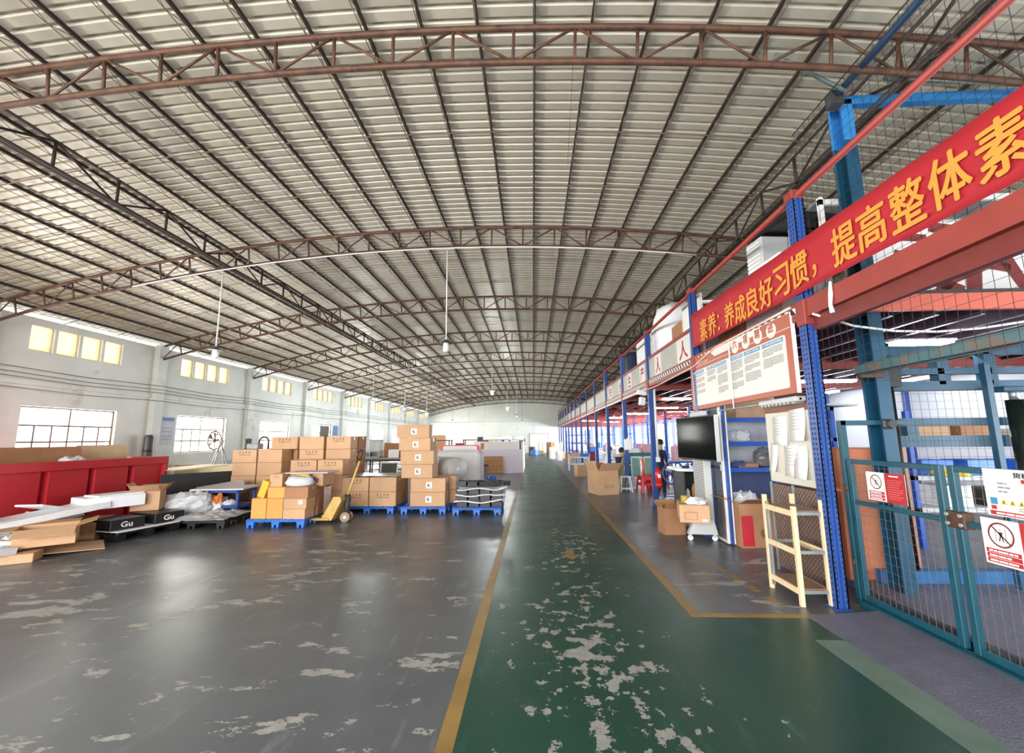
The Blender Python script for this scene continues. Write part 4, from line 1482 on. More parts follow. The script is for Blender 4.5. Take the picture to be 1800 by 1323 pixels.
MB().lathe([(0.235, 0.135), (0.24, 0.145), (0.235, 0.15), (0.225, 0.148)], 20).build('rim', m_galv, pn)
bag('work_shoe', 'dark shoe with a pale sole on the lower blue shelf', 'shoe', (3.42, 7.42, 1.09), (0.28, 0.12, 0.10), m_navy, 9)
carton('small flat carton on the lower blue shelf', (3.55, 7.50, 1.09), (0.34, 0.25, 0.07), 0.1, m_carton_d, None, None)
# brown and red carton below
bb = open_carton('tall brown carton with a red side panel on the floor behind the mesh door', (3.30, 6.90, 0), (0.62, 0.52, 0.62), 0.05, (1.2, 1.3, 1.2, 1.4), m_carton_d)
MB().box((-0.29, -0.264, 0.02), (-0.12, -0.261, 0.45)).build('red_panel', m_redd, bb)
MB().tube([(0.05, -0.264, 0.2), (0.05, -0.2605, 0.2)], 0.07, 16).build('round_mark', M('mark_brown', (112, 78, 58), 0.8), bb)
bag('plastic_bag', 'white plastic bag stuffed in the tall brown carton', 'bag', (3.25, 6.95, 0.5), (0.36, 0.3, 0.24), m_plastic, 12)
for i, (x, y, z) in enumerate([(4.0, 6.95, 0.0), (4.05, 6.95, 0.30)]):
    carton('brown carton %s beside the tall carton in the storage bay' % ('on the floor' if i == 0 else 'on top'), (x, y, z), (0.5, 0.4, 0.3), 0.05*i, m_carton_d)

# ------------------------------------------------------------------ screen on a wheeled stand
ts = thing('display_stand', 'light grey perforated display stand on castors by the aisle', 'stand', (2.62, 7.08, 0), -0.12)
MB().prism([(-0.22, 0.10), (0.22, 0.10), (0.17, 0.34), (-0.10, 0.34)], 1, -0.05, 0.06).build('foot', m_ltgrey, ts)
MB().prism([(-0.22, 0.10), (0.22, 0.10), (0.17, 0.34), (-0.10, 0.34)], 1, 0.62, 0.72).build('foot', m_ltgrey, ts)
MB().cbox((0.09, 0.0, 0.12), (0.20, 0.7, 2.02), 0.01).build('column_panel', m_ltgrey, ts)
pf = MB()
for r in range(18):
    for c in range(5):
        pf.box((0.088, 0.08+c*0.12, 0.62+r*0.042), (0.0905, 0.15+c*0.12, 0.628+r*0.042))
o = pf.build('slot', m_dark, ts); o['kind'] = 'stuff'
MB().cbox((-0.24, 0.05, 0.30), (0.10, 0.65, 0.33), 0.004).build('tray', m_ltgrey, ts)
for (x, y) in ((-0.18, 0), (0.18, 0), (-0.18, 0.67), (0.18, 0.67)):
    c_ = MB().tube([(x, y-0.015, 0.04), (x, y+0.015, 0.04)], 0.04, 12).build('castor', m_foam, ts)
    MB().box((x-0.02, y-0.022, 0.05), (x+0.02, y+0.022, 0.10)).build('castor_fork', m_ltgrey, c_)
tv = thing('television', 'large black flat screen facing the aisle on the grey stand', 'television', (2.64, 6.38, 1.24), 0.13)
MB().cbox((0.0, 0.0, 0.0), (0.05, 1.2, 0.68), 0.008).build('housing', m_black, tv)
MB().box((-0.003, 0.015, 0.02), (0.0, 1.185, 0.665)).build('screen', m_screen, tv)
MB().cbox((-0.004, -0.014, 0.0), (0.06, 0.0, 0.68), 0.004).build('side_trim', m_ltgrey, tv)
MB().cbox((0.05, 0.4, 0.15), (0.10, 0.8, 0.5), 0.01).build('mount', m_dark, tv)
lc = carton('brown carton with a printed house outline on the foot of the display stand', (2.46, 6.98, 0.33), (0.42, 0.56, 0.26), -0.25, m_carton)
MB().box((-0.14, -0.2825, 0.05), (-0.13, -0.2805, 0.16)).box((0.03, -0.2825, 0.05), (0.04, -0.2805, 0.16)).box((-0.14, -0.2825, 0.15), (0.04, -0.2805, 0.16)).box((-0.14, -0.2825, 0.05), (0.04, -0.2805, 0.055)).build('printed_house', M('orange_print', (196, 118, 74), 0.8), lc)
MB().box((0.10, -0.283, 0.03), (0.17, -0.2805, 0.06)).build('address_label', m_paper, lc)
bag('crumpled_paper', 'crumpled white paper lying on the carton of the display stand', 'paper', (2.47, 6.85, 0.59), (0.34, 0.26, 0.08), m_foam, 21, 0.3, wrinkle=0.35)
tr_ = thing('tape_roll', 'roll of yellow tape standing on the display stand carton', 'tape roll', (2.36, 7.02, 0.59))
MB().lathe([(0.03, 0.0), (0.055, 0.0), (0.055, 0.10), (0.03, 0.10)], 18).build('roll', M('amber_tape', (186, 160, 70), 0.3), tr_)
open_carton('dark open carton on the floor behind the display stand', (2.32, 7.62, 0), (0.35, 0.3, 0.42), 0.1, (0.8, 0.9, 0.7, 0.8), m_carton_d)

# ------------------------------------------------------------------ desk cabinet with clutter, behind the stand
dk = thing('tool_cabinet', 'dark open tool cabinet with a rounded white top behind the screen', 'cabinet', (2.86, 8.5, 0))
MB().box((0, 0, 0.02), (0.03, 0.6, 0.95)).box((0.50, 0, 0.02), (0.53, 0.6, 0.95)).box((0, 0.57, 0.02), (0.53, 0.6, 0.95)).box((0, 0, 0.02), (0.53, 0.6, 0.05)).build('carcass', M('charcoal_panel', (62, 64, 68), 0.6), dk)
MB().box((0.03, 0.02, 0.42), (0.50, 0.57, 0.45)).build('shelf', m_grey, dk)
mb = MB().prism([(-0.06+0.0, 0.0)]+[(0.26+0.36*math.cos(PI+a_*PI/12), 0.1-0.22*math.sin(a_*PI/12)) for a_ in range(0, 13)]+[(0.62, 0.65), (-0.1, 0.65)], 2, 0.95, 1.0)
fix_normals(mb.build('top', M('mottled_white_top', (226, 232, 240), 0.4, var=0.1, vscale=20), dk))
for i, (x, y, h, c) in enumerate([(0.14, 0.2, 0.16, m_foam), (0.27, 0.25, 0.24, m_carton_o), (0.38, 0.2, 0.12, m_paper)]):
    b = thing('bottle', ['white bottle', 'orange carton bottle', 'short white tub'][i] + ' on the shelf of the dark tool cabinet', 'bottle', (2.86+x, 8.5+y, 0.45))
    MB().lathe([(0.035, 0), (0.04, 0.01), (0.04, h*0.7), (0.015, h*0.85), (0.015, h)], 14).build('body', c, b)
    MB().lathe([(0.018, h), (0.018, h+0.02)], 12).build('cap', m_dark, b)
for i, (x, y) in enumerate([(0.1, 0.15), (0.3, 0.2), (0.42, 0.05), (0.2, 0.4)]):
    bag('tool_scrap', 'small dark tool lying on the rounded white cabinet top, %s one' % ORD[i], 'tool', (2.86+x, 8.5+y, 1.0), (0.14, 0.05, 0.03), m_dark, 40+i, i)

# ------------------------------------------------------------------ round floor fan
fn = thing('floor_fan', 'blue round floor fan with wire guard and tube stand behind the red extinguisher', 'fan', (3.12, 9.85, 0))
ring = [(0.245*math.cos(2*PI*i/28), 0, 0.80+0.245*math.sin(2*PI*i/28)) for i in range(29)]
MB().tube(ring, 0.018, 8, caps=False).build('guard_rim', m_blue, fn)
gd = MB()
for k in range(12):
    a_ = 2*PI*k/12
    gd.tube([(0.05*math.cos(a_), -0.05, 0.80+0.05*math.sin(a_)), (0.245*math.cos(a_), 0, 0.80+0.245*math.sin(a_))], 0.004, 5)
for rr_ in (0.12, 0.18):
    gd.tube([(rr_*math.cos(2*PI*i/24), -0.035, 0.80+rr_*math.sin(2*PI*i/24)) for i in range(25)], 0.003, 4, caps=False)
gd.build('guard_wire', m_blue, fn)
MB().tube([(0, -0.06, 0.80), (0, 0.14, 0.80)], 0.06, 14).build('motor', m_navy, fn)
for k in range(3):
    a_ = 2*PI*k/3+0.4
    MB().add([(0.04*math.cos(a_), 0.0, 0.8+0.04*math.sin(a_)), (0.2*math.cos(a_-0.3), -0.02, 0.8+0.2*math.sin(a_-0.3)), (0.21*math.cos(a_+0.3), 0.03, 0.8+0.21*math.sin(a_+0.3))], [(0, 1, 2)]).build('blade', m_ltgrey, fn)
MB().tube([(0, 0.02, 0.55), (0, 0.02, 0.36)], 0.016, 8).build('neck', m_blue, fn)
MB().tube([(-0.25, 0.0, 0.01), (-0.25, 0.0, 0.36), (0.25, 0.0, 0.36), (0.25, 0.0, 0.01)], 0.014, 8).tube([(-0.25, -0.2, 0.012), (-0.25, 0.2, 0.012)], 0.012, 8).tube([(0.25, -0.2, 0.012), (0.25, 0.2, 0.012)], 0.012, 8).tube([(-0.25, 0.0, 0.3), (0.25, 0.0, 0.3)], 0.010, 8).build('stand', m_blue, fn)

# fire extinguisher hanging on the second upright along the aisle, with its white sheath pipe
fx = thing('fire_extinguisher', 'red fire extinguisher hung on a blue upright beside the aisle', 'fire extinguisher', (2.90, 10.30, 0.45))
MB().lathe([(0.05, 0.0), (0.072, 0.015), (0.072, 0.34), (0.05, 0.40), (0.022, 0.42), (0.022, 0.45)], 18).build('cylinder', m_ext, fx)
MB().lathe([(0.0735, 0.06), (0.0735, 0.072)], 18).build('band', M('yellow_band', (220, 170, 60), 0.5), fx)
MB().box((-0.03, -0.076, 0.22), (0.03, -0.07, 0.30)).build('label', m_paper, fx)
MB().cbox((-0.02, -0.04, 0.45), (0.02, 0.06, 0.49), 0.005).build('valve', m_dark, fx)
MB().tube([(0.02, 0.0, 0.46), (0.085, 0.0, 0.38), (0.088, 0.0, 0.12)], 0.010, 8).build('hose', m_black, fx)
sp = thing('drain_pipe', 'white plastic pipe beside the blue upright with the extinguisher', 'pipe', (2.93, 10.38, 0))
MB().tube([(0, 0, 1.12), (0, 0, 2.75)], 0.035, 12).build('pipe', m_white, sp)
MB().cbox((-0.05, -0.05, 1.02), (0.05, 0.05, 1.14), 0.01).build('socket', m_white, sp)

# ------------------------------------------------------------------ carton, stools, poles at the aisle edge
open_carton('large open brown carton at the aisle edge before the white stool', (2.02, 12.85, 0), (0.62, 0.72, 0.66), 0.32, (0.7, 0.9, 0.35, 0.9), m_carton, 'icons')
ws = thing('stool', 'white wooden stool in front of the leaning poles', 'stool', (2.73, 13.15, 0))
MB().cbox((-0.15, -0.13, 0.43), (0.15, 0.13, 0.46), 0.006).build('seat', m_white, ws)
for sx in (-1, 1):
    for sy in (-1, 1):
        MB().tube([(sx*0.12, sy*0.1, 0.43), (sx*0.17, sy*0.13, 0)], 0.018, 4).build('leg', m_white, ws)
MB().tube([(-0.15, -0.12, 0.10), (0.15, -0.12, 0.10)], 0.014, 4).build('stretcher', m_white, ws)
MB().tube([(-0.15, 0.12, 0.10), (0.15, 0.12, 0.10)], 0.014, 4).build('stretcher', m_white, ws)
def red_stool(label, loc, rot, s=1.0):
    t = thing('plastic_stool', label, 'stool', loc, rot, 'red plastic stools')
    t.scale = (s, s, s)
    MB().cbox((-0.16, -0.16, 0.44), (0.16, 0.16, 0.47), 0.012).build('seat', m_ext, t)
    MB().lathe([(0.03, 0.4705), (0.032, 0.472)], 12).build('seat_hole', m_dark, t)
    for a_ in range(4):
        q = MB()
        q.add([(-0.16, -0.16, 0.44), (-0.10, -0.16, 0.44), (-0.14, -0.2, 0), (-0.2, -0.2, 0), (-0.16, -0.10, 0.44), (-0.2, -0.14, 0), (-0.145, -0.145, 0.44), (-0.18, -0.18, 0)],
              [(0, 3, 2, 1), (0, 4, 5, 3), (1, 2, 7, 6), (4, 6, 7, 5), (3, 5, 7, 2)])
        q.build('leg', m_ext, t, (0, 0, 0), (0, 0, a_*PI/2))
        MB().cbox((-0.17, -0.172, 0.20), (0.17, -0.160, 0.27), 0.003).build('apron', m_ext, t, (0, 0, 0), (0, 0, a_*PI/2))
        MB().cbox((-0.13, -0.165, 0.36), (0.13, -0.155, 0.44), 0.003).build('skirt', m_ext, t, (0, 0, 0), (0, 0, a_*PI/2))
    return t
red_stool('red plastic stool in front, nearest the white stool', (3.28, 13.1, 0), 0.2)
red_stool('red plastic stool stacked upside askew behind the front red one', (3.62, 13.6, 0.0), 0.7)
red_stool('red plastic stool standing deeper under the mezzanine beside the red pair', (3.95, 13.9, 0.0), 0.4)
m_pole = M('pale_green_pole', (150, 156, 130), 0.5, var=0.1, rnd=0.12)
rr = random.Random(9)
for i in range(9):
    tag(MB().tube([(2.42+0.05*i+rr.uniform(-0.02, 0.02), 13.35+rr.uniform(-0.1, 0.1), 0.0), (2.80+0.018*i, 13.52, 1.25+rr.uniform(-0.15, 0.12))], 0.014, 7).build('pole', m_pole),
        'pale pole leaning on the blue upright behind the white stool, %s from the aisle' % ORD[i], 'pole', 'poles leaning on the upright')
wb = thing('white_carton_bag', 'white box hung on the blue upright above the leaning poles', 'box', (2.78, 13.25, 1.22))
MB().cbox((0, 0, 0), (0.22, 0.12, 0.33), 0.02).build('body', m_paper, wb)
MB().box((0.07, -0.01, 0.33), (0.15, 0.02, 0.36)).build('hook_flap', m_paper, wb)

# ------------------------------------------------------------------ benches and goods under the mezzanine
def bench(label, loc, size, top, leg, rot=0, shelf=True, name='work_bench'):
    w, d, h = size
    t = thing(name, label, 'work bench', loc, rot)
    MB().cbox((0, 0, h-0.05), (w, d, h), 0.006).build('top', top, t)
    for (x, y) in ((0.02, 0.02), (w-0.07, 0.02), (0.02, d-0.07), (w-0.07, d-0.07)):
        MB().box((x, y, 0), (x+0.05, y+0.05, h-0.05)).build('leg', leg, t)
    if shelf:
        MB().box((0.04, 0.04, h*0.3), (w-0.04, d-0.04, h*0.3+0.03)).build('shelf', leg, t)
    MB().box((0.03, 0.03, h-0.11), (w-0.03, 0.05, h-0.05)).build('apron', leg, t)
    return t
m_tealb = M('teal_bench', (44, 116, 112), 0.5)
bench('teal framed bench with white frames leaning on it behind the red stools', (3.12, 14.4, 0), (0.95, 0.6, 1.09), m_tealb, m_tealb)
for i in range(2):
    fr = thing('framed_board', 'white framed board leaning on the teal bench, %s one' % ('nearer the poles' if i == 0 else 'nearer the wall'), 'frame', (3.18+0.42*i, 14.32, 0.30), (-0.05, 0, 0))
    MB().box((0, 0, 0), (0.04, 0.03, 0.68)).box((0.28, 0, 0), (0.32, 0.03, 0.68)).box((0, 0, 0.64), (0.32, 0.03, 0.68)).box((0, 0, 0), (0.32, 0.03, 0.04)).build('border', m_white, fr)
    MB().box((0.04, 0.01, 0.04), (0.28, 0.02, 0.64)).build('panel', M('pale_teal_panel', (120, 168, 160), 0.4), fr)
ob = thing('orange_roll', 'orange roll standing between the two white frames', 'roll', (3.55, 14.25, 0.3))
MB().lathe([(0.045, 0), (0.045, 0.62), (0.02, 0.62), (0.02, 0.6)], 16).build('roll', M('orange_roll_film', (226, 112, 74), 0.4), ob)
bs = 0
GOODS = [(3.3, 14.55, 1.09, 0.34, 0.3, 0.16, m_foam), (3.75, 14.6, 1.09, 0.28, 0.3, 0.3, M('pink_goods', (210, 160, 170), 0.7)), (4.0, 17.5, 0.8, 0.5, 0.4, 0.3, m_foam),
         (3.5, 19.5, 0.85, 0.4, 0.35, 0.25, m_foam), (4.6, 18.0, 0.8, 0.5, 0.4, 0.45, M('mauve_goods', (170, 150, 186), 0.7)), (4.0, 22.0, 0.8, 0.6, 0.4, 0.35, m_foam),
         (5.2, 21.0, 0.8, 0.6, 0.4, 0.5, MATS['mauve_goods']), (3.4, 24.5, 0.8, 0.5, 0.4, 0.3, m_bluepal), (4.4, 25.5, 0.8, 0.5, 0.5, 0.4, MATS['pink_goods']), (3.2, 28.5, 0.8, 0.5, 0.4, 0.35, m_foam), (3.9, 30.0, 0.8, 0.6, 0.4, 0.4, m_carton), (3.1, 33.0, 0.8, 0.5, 0.4, 0.3, m_foam)]
BEN = [(3.6, 17.2, 1.6), (3.2, 19.2, 1.2), (3.7, 21.7, 2.0), (3.1, 24.2, 1.8), (3.0, 28.2, 1.6), (2.9, 32.7, 1.4)]
for i, (x, y, w_) in enumerate(BEN):
    bench('white topped packing bench under the mezzanine, %s along the row' % ORD[i], (x, y, 0), (w_, 0.7, 0.8), m_white, m_ltgrey)
for i, (x, y, z, w_, d_, h_, mt) in enumerate(GOODS):
    t = MB().cbox((-w_/2, -d_/2, 0), (w_/2, d_/2, h_), 0.02).build('wrapped_parcel', mt, None, (x, y, z), 0.1*(i % 3))
    tag(t, '%s parcel on a bench under the mezzanine, %s in depth' % ('white' if mt in (m_foam,) else ('blue' if mt is m_bluepal else ('brown' if mt is m_carton else 'mauve' if 'mauve' in mt.name else 'pink')), ORD[i]), 'parcel', 'parcels on the benches')
    MB().box((-w_/2-0.001, -0.02, h_-0.002), (w_/2+0.001, 0.02, h_+0.002)).build('tape', m_tape, t)
# white slatted trolley and cartons at the aisle further back
tb = thing('slat_trolley', 'long white slatted trolley table at the far aisle edge', 'trolley', (1.76, 21.6, 0))
for z in (0.28, 0.62):
    MB().cbox((0, 0, z), (1.05, 0.6, z+0.05), 0.006).build('deck', m_white, tb)
for x in (0.0, 1.0):
    for y in (0.0, 0.55):
        MB().box((x, y, 0), (x+0.05, y+0.05, 0.78)).build('leg', m_white, tb)
for i in range(6):
    MB().box((0.08+i*0.16, 0.0, 0.33), (0.13+i*0.16, 0.02, 0.62)).build('slat', m_ltgrey, tb)
carton('plain brown carton on the floor before the white trolley', (1.98, 18.5, 0), (0.40, 0.42, 0.46), 0.25, m_carton)
carton('reddish brown carton behind the large open carton at the aisle edge', (2.45, 15.0, 0), (0.46, 0.4, 0.55), 0.1, m_carton_d)
carton('blue lidded crate on the white trolley', (2.6, 21.85, 0.67), (0.5, 0.4, 0.16), 0, m_bluepal, tape=False, name='blue_crate')
carton('small brown carton on the white trolley', (2.1, 21.85, 0.67), (0.34, 0.3, 0.2), 0, m_carton)
rc = thing('folding_stand', 'dark red folding stand beside the white trolley', 'stand', (2.72, 20.0, 0))
MB().cbox((-0.13, -0.02, 0.55), (0.13, 0.02, 0.98), 0.01).build('panel', M('dark_red', (122, 30, 38), 0.5), rc)
for x in (-0.1, 0.1):
    MB().tube([(x, 0, 0.6), (x*1.4, 0.12*(1 if x > 0 else -1), 0)], 0.018, 6).build('leg', m_navy, rc)
pf_ = thing('pedestal_fan', 'pedestal fan with a round head standing further down the mezzanine', 'fan', (3.0, 23.6, 0))
MB().lathe([(0.2, 0), (0.2, 0.03), (0.03, 0.05), (0.02, 1.2)], 14).build('stand', m_ltgrey, pf_)
MB().tube([(0.2*math.cos(2*PI*i/20), -0.1, 1.42+0.2*math.sin(2*PI*i/20)) for i in range(21)], 0.012, 6, caps=False).build('guard', m_dark, pf_)
MB().tube([(0, -0.12, 1.42), (0, 0.12, 1.42)], 0.07, 12).build('motor', MATS['pink_goods'], pf_)
# far clutter at the end of the aisle
far = [(2.5, 30.5, 0.5, 0.5, 0.55, m_carton_d, 'dark carton'), (1.9, 31.5, 0.3, 0.5, 0.7, m_foam, 'white foam block'), (1.5, 34.0, 0.35, 0.4, 0.9, m_foam, 'tall white foam block'), (2.2, 35.0, 0.6, 0.5, 0.5, m_carton, 'brown carton'), (1.75, 43.0, 0.6, 0.6, 1.2, m_carton_d, 'stacked dark carton'), (0.2, 42.0, 0.8, 0.6, 0.45, m_bluepal, 'blue crate'), (-0.1, 43.5, 0.5, 0.5, 0.75, m_dark, 'dark bin')]
for i, (x, y, w_, d_, h_, mt, nm_) in enumerate(far):
    carton('%s on the floor near the far end of the aisle, %s away' % (nm_, ORD[i]), (x, y, 0), (w_, d_, h_), 0.2*i, mt, tape=(mt in (m_carton, m_carton_d)), name=nm_.replace(' ', '_'))
pb = thing('leaning_board', 'long white board leaning at the far aisle edge', 'board', (1.95, 32.4, 0), (0.0, 0.18, 0.3))
MB().cbox((0, 0, 0), (0.05, 0.5, 1.35), 0.01).build('panel', m_white, pb)
MB().box((-0.01, 0.0, 0.0), (0.0, 0.5, 0.05)).build('edge', m_ltgrey, pb)
fj = thing('yellow_hand_truck', 'small yellow hand truck parked before the far end door', 'hand truck', (0.75, 42.5, 0))
MB().tube([(-0.2, 0, 0.1), (-0.2, 0.25, 1.15), (0.2, 0.25, 1.15), (0.2, 0, 0.1)], 0.03, 8).build('frame', m_yellow, fj)
MB().cbox((-0.3, -0.35, 0.04), (0.3, 0.05, 0.4), 0.02).build('body', m_yellow, fj)
for x in (-0.22, 0.22):
    MB().tube([(x-0.03, 0.1, 0.1), (x+0.03, 0.1, 0.1)], 0.1, 12).build('wheel', m_black, fj)

# lift surroundings: cartons and shelving seen through the mesh
carton('tall reddish carton standing beside the lift post', (3.50, 5.15, 0.10), (0.38, 0.5, 1.36), 0.0, M('reddish_carton', (190, 116, 84), 0.8, var=0.06), None)
carton('pinkish tall carton behind the lift gate', (3.90, 5.15, 0.10), (0.38, 0.4, 1.36), 0.0, M('pinkish_carton', (196, 146, 122), 0.8, var=0.06), None)
rk = thing('parts_shelving', 'blue shelving with trays and bins seen behind the lift', 'shelving', (5.5, 6.6, 0))
for x in (0, 2.4):
    MB().box((x, 0, 0), (x+0.06, 0.06, 1.95)).box((x, 0.6, 0), (x+0.06, 0.66, 1.95)).build('upright', m_bluesh, rk)
for z in (0.5, 0.95, 1.42):
    MB().box((0, 0, z), (2.46, 0.66, z+0.06)).build('shelf', m_ltgrey if z < 1 else m_bluesh, rk)
for i, (x, z, w_, h_, mt, nm_) in enumerate([(0.3, 1.01, 0.45, 0.22, m_bluepal, 'blue parts bin'), (0.95, 1.01, 0.5, 0.22, m_bluepal, 'blue parts bin'), (1.6, 1.01, 0.5, 0.22, m_bluepal, 'blue parts bin'), (0.3, 1.48, 0.5, 0.25, m_carton, 'brown carton'), (0.95, 1.48, 0.55, 0.35, m_carton_d, 'tall brown carton'), (1.65, 1.48, 0.5, 0.2, m_foam, 'white box'), (0.5, 0.56, 0.45, 0.3, m_foam, 'white box'), (1.2, 0.56, 0.4, 0.26, m_black, 'black box')]):
    carton('%s on the shelving behind the lift, %s item' % (nm_, ORD[i]), (5.5+x+0.15, 6.9, z), (w_, 0.4, h_), 0.05*(i % 3), mt, None, None, nm_.replace(' ', '_'), tape=False)
bag('yellow_bag', 'yellow rolled bag lying on the shelving behind the lift', 'bag', (5.95, 6.5, 1.01), (0.5, 0.2, 0.12), M('yellow_plastic', (224, 196, 40), 0.4), 51)
bf = thing('blue_side_shelf', 'small blue shelf frame with boxes beyond the blue upright', 'shelving', (3.55, 6.2, 0))
for x in (0, 0.62):
    MB().box((x, 0, 0), (x+0.05, 0.05, 2.0)).box((x, 0.4, 0), (x+0.05, 0.45, 2.0)).build('upright', m_bluesh, bf)
for z in (1.52, 1.95):
    MB().box((0, 0, z), (0.67, 0.45, z+0.05)).build('shelf', m_bluesh, bf)
carton('small white box on the blue side shelf', (3.8, 6.4, 1.57), (0.26, 0.25, 0.26), 0.1, m_foam, None, tape=False, name='white_box')
tag(MB().box((-0.45, -0.35, 0), (0.45, 0.35, 0.025)).build('loose_board', m_grey, None, (3.95, 6.3, 2.003), (0, 0, 0.3)), 'grey board lying across the blue side shelf', 'board')

# ------------------------------------------------------------------ lamps below the mezzanine
def tube_lamp(label, x, y, z, L, rot=0.0, power=14):
    t = thing('tube_lamp', label, 'lamp', (x, y, z), rot, 'strip lamps below the mezzanine')
    MB().cbox((-L/2, -0.08, 0.045), (L/2, 0.08, 0.07), 0.006).build('housing', m_white, t)
    MB().cbox((-L/2+0.02, -0.075, 0.0), (L/2-0.02, 0.075, 0.044), 0.018).build('diffuser', m_lamp, t)
TL = [(4.9, 5.5, 2.72, 0.75, 0.0), (4.47, 13.4, 2.74, 0.9, 0.15), (5.2, 21.4, 2.72, 1.1, 0.1), (4.95, 25.4, 2.72, 1.1, 0.1), (6.7, 19.9, 2.74, 1.2, 0.1), (6.2, 14.5, 2.74, 1.2, 0.1), (5.3, 17.5, 2.74, 1.2, 0.1), (4.0, 30.0, 2.74, 1.2, 0.1), (6.0, 33.0, 2.74, 1.2, 0.1), (6.4, 9.5, 2.74, 1.2, 0.0), (8.1, 9.2, 2.74, 1.2, 1.5), (8.1, 12.2, 2.74, 1.2, 1.5)]  # last two lamps are added to brighten the right wall
for i, a_ in enumerate(TL):
    tube_lamp('glowing white strip lamp below the mezzanine, %s in depth, last two added as fill' % ORD[i], *a_)

# white speaker pair and small fittings at the mezzanine edge
for i, (y, z) in enumerate([(10.75, 2.70), (10.7, 2.48)]):
    s_ = thing('wall_speaker', 'white speaker box under the mezzanine edge, %s of the two' % ('upper' if i == 0 else 'lower'), 'speaker', (2.74-0.02*i, y, z), (0, 0.15, 0.2))
    MB().cbox((-0.12 if i == 0 else -0.07, -0.06, -0.06 if i == 0 else -0.1), (0.1 if i == 0 else 0.06, 0.06, 0.06 if i == 0 else 0.1), 0.012).build('box', m_white, s_)
    MB().tube([(0.1 if i == 0 else 0.06, 0, 0.0), (0.2, 0.05, -0.02)], 0.012, 6).build('arm', m_white, s_)

# ------------------------------------------------------------------ pendant lamps in the hall
def pendant(label, x, y, ztop, zlamp, lit, pole_w=True):
    t = thing('pendant_lamp', label, 'lamp', (x, y, zlamp))
    L = ztop-zlamp
    MB().tube([(0, 0, 0.1), (0, 0, L)], 0.013 if pole_w else 0.008, 8).build('pole', m_white if pole_w else m_dark, t)
    MB().lathe([(0.02, 0.12), (0.06, 0.09), (0.14, 0.05), (0.145, 0.045), (0.05, 0.06), (0.03, 0.06)], 18).build('shade', m_dark if not lit else m_white, t)
    MB().lathe([(0.055, 0.05), (0.065, -0.02), (0.06, -0.12), (0.03, -0.14)], 16).build('bulb', m_bulb if lit else m_foam, t)
    if lit:
        pl = bpy.data.lights.new('pendant_light', 'POINT')
        pl.energy = 110
        pl.color = (0.94, 1.0, 0.98)
        pl.shadow_soft_size = 0.12
        o = bpy.data.objects.new('pendant_light', pl)
        COL.objects.link(o)
        o.parent = t
        o.location = (0, 0, -0.28)
PL = [(-1.75, 8.5, 5.60, 3.50, 0, 1, 'unlit pendant lamp on a white pole near the middle of the hall'),
      (-6.64, 8.5, 5.22, 3.45, 0, 1, 'unlit pendant lamp on a white pole near the window wall'),
      (-2.07, 21.86, 5.62, 3.98, 1, 1, 'lit pendant lamp on a white pole, the highest glowing one over mid hall'),
      (-8.32, 21.86, 5.1, 3.5, 1, 1, 'lit pendant lamp glowing in front of the louvred windows'),
      (-7.7, 30.76, 5.3, 3.4, 1, 1, 'lit pendant lamp right above the tall leaning carton stack'),
      (-1.8, 30.76, 5.6, 3.75, 1, 1, 'lit pendant lamp glowing in front of the end wall near the aisle'),
      (-5.84, 39.66, 5.4, 2.9, 1, 0, 'small lit pendant lamp on a thin dark cord before the end wall'),
      (-7.97, 26.3, 5.2, 3.55, 0, 1, 'unlit pendant lamp on a white pole between the two glowing ones by the windows'),
      (-1.3, 35.2, 5.6, 3.45, 0, 1, 'small unlit pendant lamp on a white pole before the end wall'),
      (-1.1, 44.1, 5.6, 3.3, 0, 0, 'small unlit pendant lamp on a dark cord above the aisle end'),
      (-7.45, 39.66, 5.3, 3.25, 0, 0, 'small unlit pendant lamp on a dark cord at the window side of the end wall')]
for i, (x, y, zt, zl, lit, pw, lab) in enumerate(PL):
    pendant(lab, x, y, zt, zl, lit, pw)
# white conduits on the bottom chords feeding the lamps
for (x0, x1, y, lab) in ((-8.6, 3.4, 8.45, 'white conduit along the second roof truss feeding two pendant lamps'), (-10.5, -2.0, 21.82, 'white conduit along the roof truss feeding the lit lamps'), (-7.8, -1.7, 30.72, 'white conduit along the far roof truss')):
    pts = []
    for i in range(21):
        x = x0+(x1-x0)*i/20
        pts.append((x, y, roof_z(x, -DEP)-0.045))
    tag(MB().tube(pts, 0.013, 6).build('conduit', m_white), lab, 'conduit')
